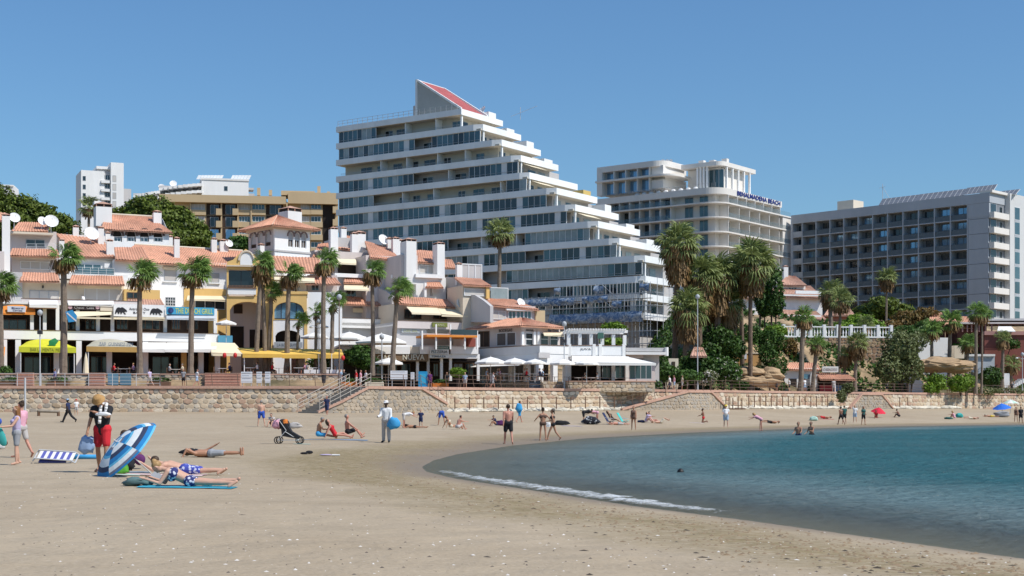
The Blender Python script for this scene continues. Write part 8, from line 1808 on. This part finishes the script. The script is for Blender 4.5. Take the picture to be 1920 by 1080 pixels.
Pn('person in black bending over the beach cart', 1094, 795, -80, 'bend', H=1.72, skin='tan', hair=('short', 'black'), wear=(('shirt', 'black'), ('shorts', 'black')), det=0); Pn('person in pink top bending over the beach cart from the right', 1120, 795, 80, 'bend', H=1.68, sex='f', skin='red', hair=('short', 'brown'), wear=(('shirt', 'pink'), ('briefs', 'pink')), det=0); bag('beach_cart', 'dark bundle of beach gear between the two bending people', 'gear', on_sand(1108, 796), .55, .35, .32, patterned('gear_check', (.5, .52, .55), (.02, .02, .03), 5, .3), 16)
def deck(label, px, py, yaw, m, person_lab=None, **k_):
    t = thing('deck_chair', label, 'chair', on_sand(px, py), R(yaw)); k = MB(); k.sheet((-.28, -.25, .32), (.28, -.25, .32), (.28, .2, .24), (-.28, .2, .24), .03); k.build('seat', m, t); MB().sheet((-.28, .2, .24), (.28, .2, .24), (.28, .62, .95), (-.28, .62, .95), .03).build('backrest', m, t); k = MB()
    for x in (-.28, .28): k.tube((x, -.25, .32), (x, .35, 0), .015).tube((x, .2, .24), (x, -.3, 0), .015).tube((x, -.2, .45), (x, .4, .55), .015)
    k.build('frame', STEEL, t); return t
deck('low beach chair holding a reading sunbather', 1145, 796, 70, CC['navy']); Pn('sunbather reclining in the low beach chair with legs out to the right', 1148, 795, -75, 'lounge', H=1.68, sex='f', skin='tan', hair=('bob', 'brown'), wear=(('swimsuit', 'black'),), det=0); deck('empty turquoise beach chair', 1172, 796, 70, cl('turq', (.05, .50, .45))); Pn('sunbather lying in the sand between the two beach chairs', 1160, 797, 100, 'prone', H=1.66, skin='red', hair=('short', 'brown'), wear=(('shorts', 'stone'),), det=0)
Pn('woman in dark swimsuit standing at the waterline right of the turquoise chair', 1188, 807, 165, H=1.66, sex='f', skin='tan', hair=('short', 'brown'), wear=(('swimsuit', 'brown'),), det=0, fat=1.15); bag('dark_bag', 'small dark bag left of the seated pair with lilac towel', 'bag', on_sand(1202, 792), .3, .2, .1, CC['navy'], 17)
Pn('left one of the couple sitting wrapped in a lilac towel', 1212, 793, -120, 'sitknees', H=1.7, skin='fair', hair=('short', 'brown'), wear=(('shirt', 'lilac'),), det=0); Pn('right one of the sitting couple in a pink top', 1221, 793, -100, 'sitback', H=1.66, sex='f', skin='red', hair=('bob', 'brown'), wear=(('shirt', 'pink'),), det=0); Pn('sunbather lying with bent knees right of the sitting couple', 1240, 794, -90, 'supine', H=1.7, skin='fair', hair=('short', 'blond'), wear=(('shorts', 'cream'),), det=0, thigh=(60, 55), knee=(90, 80))
Pn('tanned woman kneeling alone on the sand in the middle of the far beach', 1319, 793, 70, 'kneel', H=1.66, sex='f', skin='brown', hair=('bun', 'black'), wear=(('briefs', 'red'),), det=0); towel('pale towel behind the kneeling woman', on_sand(1306, 793), 1.2, .8, 0, cl('towelsand', (.6, .5, .45)))
_, jc = Pn('person in white and blue with yellow hat standing at the water edge', 1361, 802, 170, H=1.76, skin='fair', hair=('short', 'grey'), wear=(('shirt', 'white'), ('shorts', 'lightblue')), det=0, fat=1.25, hat=('straw', CC['yellow']), arm=(20, 20), elb=(60, 60))
Pn('bather in pink top stooping in the shallow water', 1427, 809, 75, 'bend', H=1.68, sex='f', skin='red', hair=('bob', 'blond'), wear=(('shirt', 'pink'), ('briefs', 'black')), det=0, lean=60); Pn('sunbather lying flat behind the stooping bather', 1446, 794, 90, 'supine', H=1.7, skin='tan', hair=('short', 'brown'), wear=(('shorts', 'black'),), det=0)
def wader(lab, px, py_w, yaw, **k):
    Y = CH * FP / (py_w - HY); o, j = person(lab, (XY(px, Y), Y, -.98), yaw, 'stand', **k); return o
wader('left one of two shirtless men standing waist deep in the sea', 1497, 816, 150, H=1.78, skin='tan', hair=('short', 'brown'), wear=(('shorts', 'navy'),), det=1, arm=(25, 20), elb=(60, 50)); wader('right one of two shirtless men standing waist deep in the sea', 1522, 815, 130, H=1.78, skin='tan', hair=('short', 'brown'), wear=(('shorts', 'black'),), det=1, arm=(30, 20), elb=(70, 40), lean=6)
Y = CH * FP / (884 - HY); person('head of a lone swimmer in the bay', (XY(1276, Y), Y, -1.71), 10, 'stand', 1.75, 'm', 'brown', ('short', 'black'), (), 0)
Pn('sunbather lying on a red towel behind the two wading men', 1545, 785, 90, 'supine', H=1.7, skin='tan', hair=('short', 'brown'), wear=(('shorts', 'red'),), det=0); bag('cool_box', 'pale green and white bag left of the lying sunbather', 'bag', on_sand(1526, 789), .35, .25, .22, cl('mint', (.4, .6, .52)), 18); towel('red towel under the sunbather behind the wading men', on_sand(1546, 786), 1.9, .8, 0, cl('towelred', (.4, .06, .05)))
Pn('person in dark trunks walking at the water edge left of the group', 1577, 797, 20, 'walk', H=1.74, skin='brown', hair=('short', 'black'), wear=(('shorts', 'black'),), det=0); Pn('person in dark green top standing close behind the walker', 1583, 795, 0, H=1.72, skin='tan', hair=('short', 'brown'), wear=(('shirt', 'dkgreen'), ('shorts', 'black')), det=0)
Pn('person in white shirt standing with arm raised in the far group', 1603, 793, 165, H=1.7, skin='fair', hair=('short', 'blond'), wear=(('shirt', 'white'), ('shorts', 'lightblue')), det=0, arm=(10, 160), elb=(10, 10)); Pn('person in teal and dark clothes at the right of the far group', 1619, 797, 200, H=1.74, sex='f', skin='tan', hair=('bob', 'black'), wear=(('shirt', 'dkgreen'), ('shorts', 'black')), det=0, elb=(40, 90))
parasol('beach_umbrella', 'small red beach umbrella tilted low on the far sand', on_sand(1645, 783), .82, 1.15, cl('umbred', (.62, .02, .05)), 8, .55, tilt=(R(14), R(6), 0), val=0, cat='umbrella'); Pn('person sitting in the shade of the red umbrella', 1643, 785, 160, 'sitknees', H=1.6, skin='brown', hair=('short', 'black'), wear=(('shirt', 'red'),), det=0)
Pn('lone person sitting on the sand right of the red umbrella', 1686, 783, 60, 'sitknees', H=1.65, skin='brown', hair=('short', 'black'), wear=(('shorts', 'black'),), det=0); bag('dark_bag', 'brown bag left of the lone sitting person', 'bag', on_sand(1669, 782), .35, .25, .2, CC['brown'], 19); Pn('shirtless man in black shorts standing near the far wall with arm lifted', 1712, 775, 165, H=1.78, skin='tan', hair=('short', 'brown'), wear=(('shorts', 'black'),), det=0, arm=(5, 150), elb=(10, 60))
Pn('sunbather sitting far right beside a teal bag', 1790, 786, 60, 'sitknees', H=1.65, sex='f', skin='red', hair=('bob', 'blond'), wear=(('swimsuit', 'pink'),), det=0); bag('teal_bag', 'teal bag beside the far right sitting sunbather', 'bag', on_sand(1799, 783), .35, .25, .25, CC['teal'], 20); bag('dark_bag', 'dark flat bag left of the far right sitting sunbather', 'bag', on_sand(1778, 786), .4, .25, .12, CC['dkgreen'], 21)
Pn('sunbather lying flat on a cream towel far right', 1822, 786, 90, 'supine', H=1.7, skin='fair', hair=('short', 'brown'), wear=(('shorts', 'cream'),), det=0); Pn('sunbather with black hair lying left of the blue umbrella', 1858, 782, 90, 'prone', H=1.7, skin='tan', hair=('short', 'black'), wear=(('shorts', 'yellow'),), det=0)
parasol('beach_umbrella', 'blue beach umbrella on the far right sand', on_sand(1880, 781), 1.1, 1.6, cl('umbblue', (.03, .16, .62)), 8, .6, val=0, cat='umbrella', tilt=(R(8), R(-8), 0)); parasol('beach_umbrella', 'pale green and white umbrella behind the blue one', on_sand(1895, 775), 1.05, 1.75, cl('umbmint', (.45, .62, .50)), 8, .5, val=0, cat='umbrella', m2=CC['white']); bag('beach_tent', 'dark low shade tent under the blue umbrella', 'tent', on_sand(1879, 782), .8, .5, .35, CC['grey'], 22)
Pn('left person of the pair standing at the water on the far right', 1905, 792, 170, H=1.66, sex='f', skin='tan', hair=('short', 'brown'), wear=(('swimsuit', 'brown'),), det=0); Pn('right person of the pair standing in dark clothes on the far right', 1914, 794, 175, H=1.74, skin='brown', hair=('short', 'black'), wear=(('shirt', 'black'), ('shorts', 'black')), det=0)
Pn('person in navy clothes standing at the foot of the beach stairs', 613, 779, 170, 'walk', H=1.7, skin='red', hair=('short', 'black'), wear=(('shirt', 'navy'), ('long shorts', 'navy')), det=0); Pn('vendor in dark trousers walking left along the foot of the wall', 128, 792, 80, 'walk', H=1.78, skin='dark', hair=('short', 'black'), wear=(('shirt', 'navy'), ('trousers', 'black'), ('shoes', 'black')), det=1, thigh=(26, -26), knee=(4, 25), hat=('cap', CC['lightblue'])); Pn('child in pale clothes and red cap beside the dark clad vendor', 143, 779, 200, H=1.35, skin='fair', hair=('short', 'blond'), wear=(('shirt', 'white'), ('shorts', 'stone')), det=0, hat=('cap', CC['red']))
lg = thing('log_bench', 'rough wooden log bench at the foot of the wall on the left', 'bench', on_sand(95, 780)); MB().tube((-1.05, 0, .42), (.75, 0, .36), .13, .13, 8).build('seat', WOODG, lg); MB().tube((-1.0, 0, -.1), (-1.0, 0, .45), .13, .12, 8).build('leg', WOODB, lg); MB().tube((.65, 0, -.1), (.65, 0, .4), .13, .12, 8).build('leg', WOODB, lg)
g_ = on_sand(47, 782); k = MB().tube((0, 0, -.2), (0, 0, 3.2), .09, .08, 8); o = k.build('sand_post', STEEL, None); o.location = g_; tag(o, 'plain grey post standing in the sand behind the woman in pink', 'post')
# --- promenade furniture and people
def lamp(label, px, Y, zb_, h, kind):
    t = thing('street_lamp', label, 'street lamp', (XY(px, Y), Y, zb_)); MB().tube((0, 0, -.1), (0, 0, .9), .11, .10, 8).tube((0, 0, .9), (0, 0, h), .065, .05, 8).build('pole', STEEL if kind != 'dark' else RAILBR, t)
    if kind == 'box': MB().box(-.2, -.2, h - 1.7, .2, .2, h - 1.35).build('speaker_box', DARKM, t)
    k = MB(); k.lathe((0, 0, h), [(.05, 0), (.22, .12), (.26, .4), (.12, .55), (0, .6)], 10); k.build('lamp_head', FRAMEG, t, smooth=True)
    if kind == 'arm':
        for s_ in (-1, 1): MB().path([(0, 0, h - .4), (s_ * .5, 0, h - .1), (s_ * .8, 0, h - .15)], .03, 6).build('arm', STEEL, t); MB().ell((s_ * .8, 0, h - .25), .2, .2, .12, 8, 6).build('lamp_head', FRAMEW, t)
    return t
for a in (('street lamp with a black box on its pole before the lime canopy', 75, wall_y(75) + 1.2, ZP, 6.6, 'box'), ('thin dark lamp post at the head of the beach stairs', 636, wall_y(636) + 1, ZP, 8.2, 'dark'), ('grey lamp post in front of the white arcade', 1058, wall_y(1058) + 1, ZP, 6.6, 'box'), ('slim lamp post among the oleander bushes', 1308, wall_y(1308) + 3, ZP, 10.5, 'plain'), ('lamp post by the NUEVA sign left of the white parasol', 716, 146, ZP, 5.0, 'plain'), ('white lamp post with two arms at the right edge', 1917, wall_y(1917) + 1.5, ZP, 5.4, 'arm'), ('white post lamp under the yellow awning', 598, 145, ZT, 5.2, 'arm')): lamp(*a)
kt = thing('kite', 'bright blue kite caught on the trunk of the leftmost whole palm', 'kite', (XY(134, 141.3), 141.3, CH + (765 - 594) / FP * 141.3)); MB().add([(-.6, 0, .5), (.1, 0, .7), (.55, 0, .1), (.5, 0, -.45), (-.3, 0, -.55)], [(0, 1, 2, 3, 4)]).build('sail', CC['sky'], kt); MB().add([(-.5, -.02, .35), (.45, -.02, -.5), (.55, -.02, -.4), (-.4, -.02, .45)], [(0, 1, 2, 3)]).build('stripe', CC['white'], kt)
def board(label, px0, px1, py0, py1, dd, m, name='notice_board', cat='notice board', zb_=ZP, txt=None):
    pm = (px0 + px1) / 2; Y = wall_y(pm) + dd; x0, x1 = XY(px0, Y), XY(px1, Y); z0, z1 = CH - (py1 - HY) / FP * Y, CH - (py0 - HY) / FP * Y; t = thing(name, label, cat, ((x0 + x1) / 2, Y, zb_)); w = (x1 - x0) / 2
    MB().box(-w, -.03, z0 - zb_, w, .03, z1 - zb_).build('panel', m, t)
    for s_ in (-1, 1): MB().box(s_ * w * .8 - .03, .031, -.05, s_ * w * .8 + .03, .09, z1 - zb_).build('leg', STEEL, t)
    k = MB()
    for i in range(max(2, int((z1 - z0) / .3))): k.box(-w * .8, -.036, z1 - zb_ - .14 - i * .26, w * (.7 - .3 * (i % 2)), -.031, z1 - zb_ - .09 - i * .26)
    if txt: k.build('print_line', mat('print_grey', (.35, .38, .42), .7), t, kind='stuff')
    return t
WB = mat('board_white', (.72, .74, .76), .5, .04, 1)
board('wide white notice board with blue top edge, left of three', 452, 473, 697, 718, 1.2, WB, txt=1); board('narrow white notice board in the middle of three', 481, 491, 697, 718, 1.2, WB, txt=1); board('narrow white notice board at the right of three', 497, 507, 697, 718, 1.2, WB, txt=1); board('big white menu board leaning on the bastion rail', 732, 764, 695, 711, 2.5, WB, txt=1); board('small white menu board right of the big one', 770, 777, 698, 711, 2.6, WB, txt=1); board('dark slate menu board behind the curved railing', 992, 1013, 712, 730, 3.2, mat('slate_board', (.06, .08, .10), .6), txt=1)
def planter(label, px, Y, w, m, zb_=ZP): t = thing('planter_box', label, 'planter', (XY(px, Y), Y, zb_)); MB().box(-w, -.3, 0, w, .3, .55).build('box', m, t); put('plant', cloud([(0, 0, .7, w, .25, .25)], 250, .12, int(px), BUSHD), t)
for a in (('blue glass windbreak panel left of the bear sign palm', 202, 222, 700, 722), ('second blue glass windbreak panel beside the palm foot', 225, 246, 700, 722)): board(*a, 5.6, GLASSB, 'windbreak', 'windbreak')
for px, lab in ((20, 'dark planter hedge box at the left edge of the terrace'), (110, 'planter box with shrubs below the lime canopy'), (300, 'planter box with shrubs right of the bear sign palm')): planter(lab, px, wall_y(px) + 5.4, 1.0, WOODB)
k = thing('vending_machine', 'bright blue drinks machine under the NUEVA sign', 'vending machine', (XY(793, 146), 146, ZP)); MB().box(-.45, -.35, 0, .45, .35, 1.75).build('cabinet', mat('machine_blue', (.02, .28, .55), .4), k); MB().box(-.3, -.38, .5, .3, -.351, 1.5).build('front_panel', mat('machine_cyan', (.05, .42, .66), .3), k)
k = thing('litter_bin', 'dark litter bin on the coping left of the stairs', 'bin', (XY(607, wall_y(607) + .9), wall_y(607) + .9, ZP)); MB().tube((0, 0, 0), (0, 0, .5), .03).build('post', DARKM, k); MB().lathe((0, 0, .35), [(.16, 0), (.24, .75), (.26, .8), (.0, .8)], 10).build('basket', DARKM, k)
planter('orange planter box at the head of the beach stairs', 652, 140, .8, CC['orange']); planter('cream planter box right of the orange one', 702, 139.5, .9, CC['cream']); planter('orange planter below the sign posts', 826, 146, .8, CC['orange'])
def st_(lab, px, Y, zb_, yaw, pose='stand', **k): return person(lab, (XY(px, Y), Y, zb_), yaw, pose, det=0, **k)
wy = lambda px, d: wall_y(px) + d
for a in (('person in black and white check beside the leftmost whole palm', 103, 3.0, 120, 'floral', 'black', 'tan'), ('person in lilac walking left of the bear sign palm', 281, 2.0, 60, 'lilac', 'stone', 'fair'), ('person in white shirt walking by the third palm', 369, 2.2, -60, 'white', 'lightblue', 'red'), ('person in grey leaning on the railing by the third palm', 344, 3.2, 170, 'grey', 'black', 'tan'),
          ('person in black standing by the dark post at the stairs head', 645, 4, 170, 'black', 'grey', 'fair'), ('person in pale top next to the dark post at the stairs head', 638, 3, 150, 'lightblue', 'stone', 'red'), ('person in red shirt in the crowd above the stairs', 668, 4.5, 100, 'red', 'stone', 'fair'), ('person in pink in the crowd above the stairs', 676, 5.5, -90, 'pink', 'white', 'red'), ('person in white in the crowd above the stairs', 686, 6, 120, 'white', 'navy', 'tan'),
          ('person in purple dress beside the blue drinks machine', 806, 7, 10, 'purple', 'purple', 'red'), ('person in black under the sign posts', 838, 8, 160, 'black', 'black', 'tan'), ('person in pale blue by the yellow green shrub', 872, 6.5, 170, 'lightblue', 'stone', 'fair'), ('left cyclist like walker in brown behind the curved railing', 915, 2.4, 80, 'brown', 'black', 'brown'), ('walker in white behind the curved railing', 924, 2.8, -70, 'white', 'grey', 'red'),
          ('person in white walking at the top of the ramp', 1256, 3, 70, 'white', 'navy', 'fair'), ('person in pink at the top of the ramp', 1264, 3.4, 100, 'pink', 'lightblue', 'red'), ('person in cream at the top of the ramp', 1279, 3, -80, 'cream', 'stone', 'tan'), ('person in yellow at the top of the ramp', 1289, 4, -90, 'yellow', 'stone', 'red'),
          ('person in grey climbing past the sandstone rock', 1456, 4.5, 60, 'grey', 'black', 'tan'), ('person in white by the kiosk palm', 1480, 5, 80, 'white', 'black', 'fair'), ('person in white leaning at the kiosk', 1509, 3.0, 40, 'white', 'lightblue', 'red'), ('person in pale shirt in front of the kiosk counter', 1563, 3, 10, 'stone', 'stone', 'fair'),
          ('person in white shirt under the wispy tamarisk', 1663, 3, 160, 'white', 'navy', 'tan'), ('person in dark clothes under the wispy tamarisk', 1675, 3.4, 170, 'grey', 'black', 'fair'), ('person in black sitting group by the tamarisk', 1688, 3.2, 190, 'black', 'black', 'tan'), ('person in red by the slim palm near the bright shrubs', 1778, 2.5, 170, 'pink', 'stone', 'red'), ('person in black by the white stair on the right', 1897, 4, 175, 'black', 'black', 'fair'), ('person in white shirt by the white stair on the right', 1902, 4.6, 170, 'white', 'black', 'fair')):
    st_(a[0], a[1], wy(a[1], a[2]), ZP, a[3], 'walk' if 'walk' in a[0] else 'stand', H=1.7, skin=a[6], hair=('short', 'brown'), wear=(('shirt', a[4]), ('shorts', a[5])))
# diners and tables on the terrace and under the arcade
def table(label, px, Y, zb_, m):
    t = thing('restaurant_table', label, 'table', (XY(px, Y), Y, zb_), 0, 'restaurant tables'); MB().box(-.45, -.4, .72, .45, .4, .76).build('tabletop', m, t); MB().tube((0, 0, 0), (0, 0, .72), .04).build('leg', STEEL, t); MB().box(-.25, -.25, 0, .25, .25, .03).build('base', STEEL, t)
CHM = {}
def chair(label, px, Y, zb_, yaw, m, cat='chair'):
    t = thing('restaurant_chair', label, cat, (XY(px, Y), Y, zb_), R(yaw), 'restaurant chairs')
    MB().box(-.22, -.2, .43, .22, .22, .47).build('seat', m, t); MB().box(-.22, .18, .471, .22, .22, .92).build('backrest', m, t)
    for x in (-.19, .19):
        for y in (-.17, .19): MB().box(x - .018, y - .018, 0, x + .018, y + .018, .43).build('leg', m, t)
spots = [('yellow awning', 470, 143.5, ZT), ('yellow awning', 523, 143.6, ZT), ('yellow awning', 560, 143.5, ZT), ('yellow awning', 588, 143.5, ZT), ('yellow awning', 612, 143.6, ZT), ('cream awning', 418, 145.5, ZT), ('arcade', 925, 150.5, ZP + .86), ('arcade', 945, 150.3, ZP + .86), ('arcade', 972, 150.4, ZP + .86), ('arcade', 1000, 150.2, ZP + .86), ('arcade', 1030, 151.5, ZP + .86), ('arcade', 1085, 153, ZP + .5), ('arcade', 1108, 153, ZP + .5), ('grey green canopy', 226, 147, ZT), ('grey green canopy', 238, 146.6, ZT), ('white awnings', 330, 149, ZT)]
DC = ['black', 'white', 'red', 'navy', 'lightblue', 'pink', 'grey', 'cream']
SIDE = ('from the left ', 'second ', 'third ', 'fourth ', 'fifth ')
cnt = {}
for i, (wh, px, Y, zb_) in enumerate(spots):
    c = cnt[wh] = cnt.get(wh, 0) + 1; od = ('first', 'second', 'third', 'fourth', 'fifth', 'sixth', 'seventh')[c - 1]
    table(f'{od} small white table from the left under the {wh}', px, Y, zb_, WHITE2)
    for s_ in (-1, 1):
        q = px + s_ * 13; sd = 'left' if s_ < 0 else 'right'
        chair(f'dark chair on the {sd} of the {od} table under the {wh}', q, Y, zb_, 90 if s_ < 0 else -90, WOODB)
        col = DC[(i * 2 + (s_ > 0)) % 8]
        if (i + (s_ > 0)) % 3 != 2: person(f'diner in {col} top on the {sd} of the {od} table under the {wh}', (XY(q, Y), Y, zb_), -90 if s_ < 0 else 90, 'chair', 1.7, 'm', ('fair', 'tan', 'red')[i % 3], ('short', ('brown', 'black', 'blond', 'grey')[i % 4]), (('shirt', col), ('shorts', 'black')), 0, lean=5)
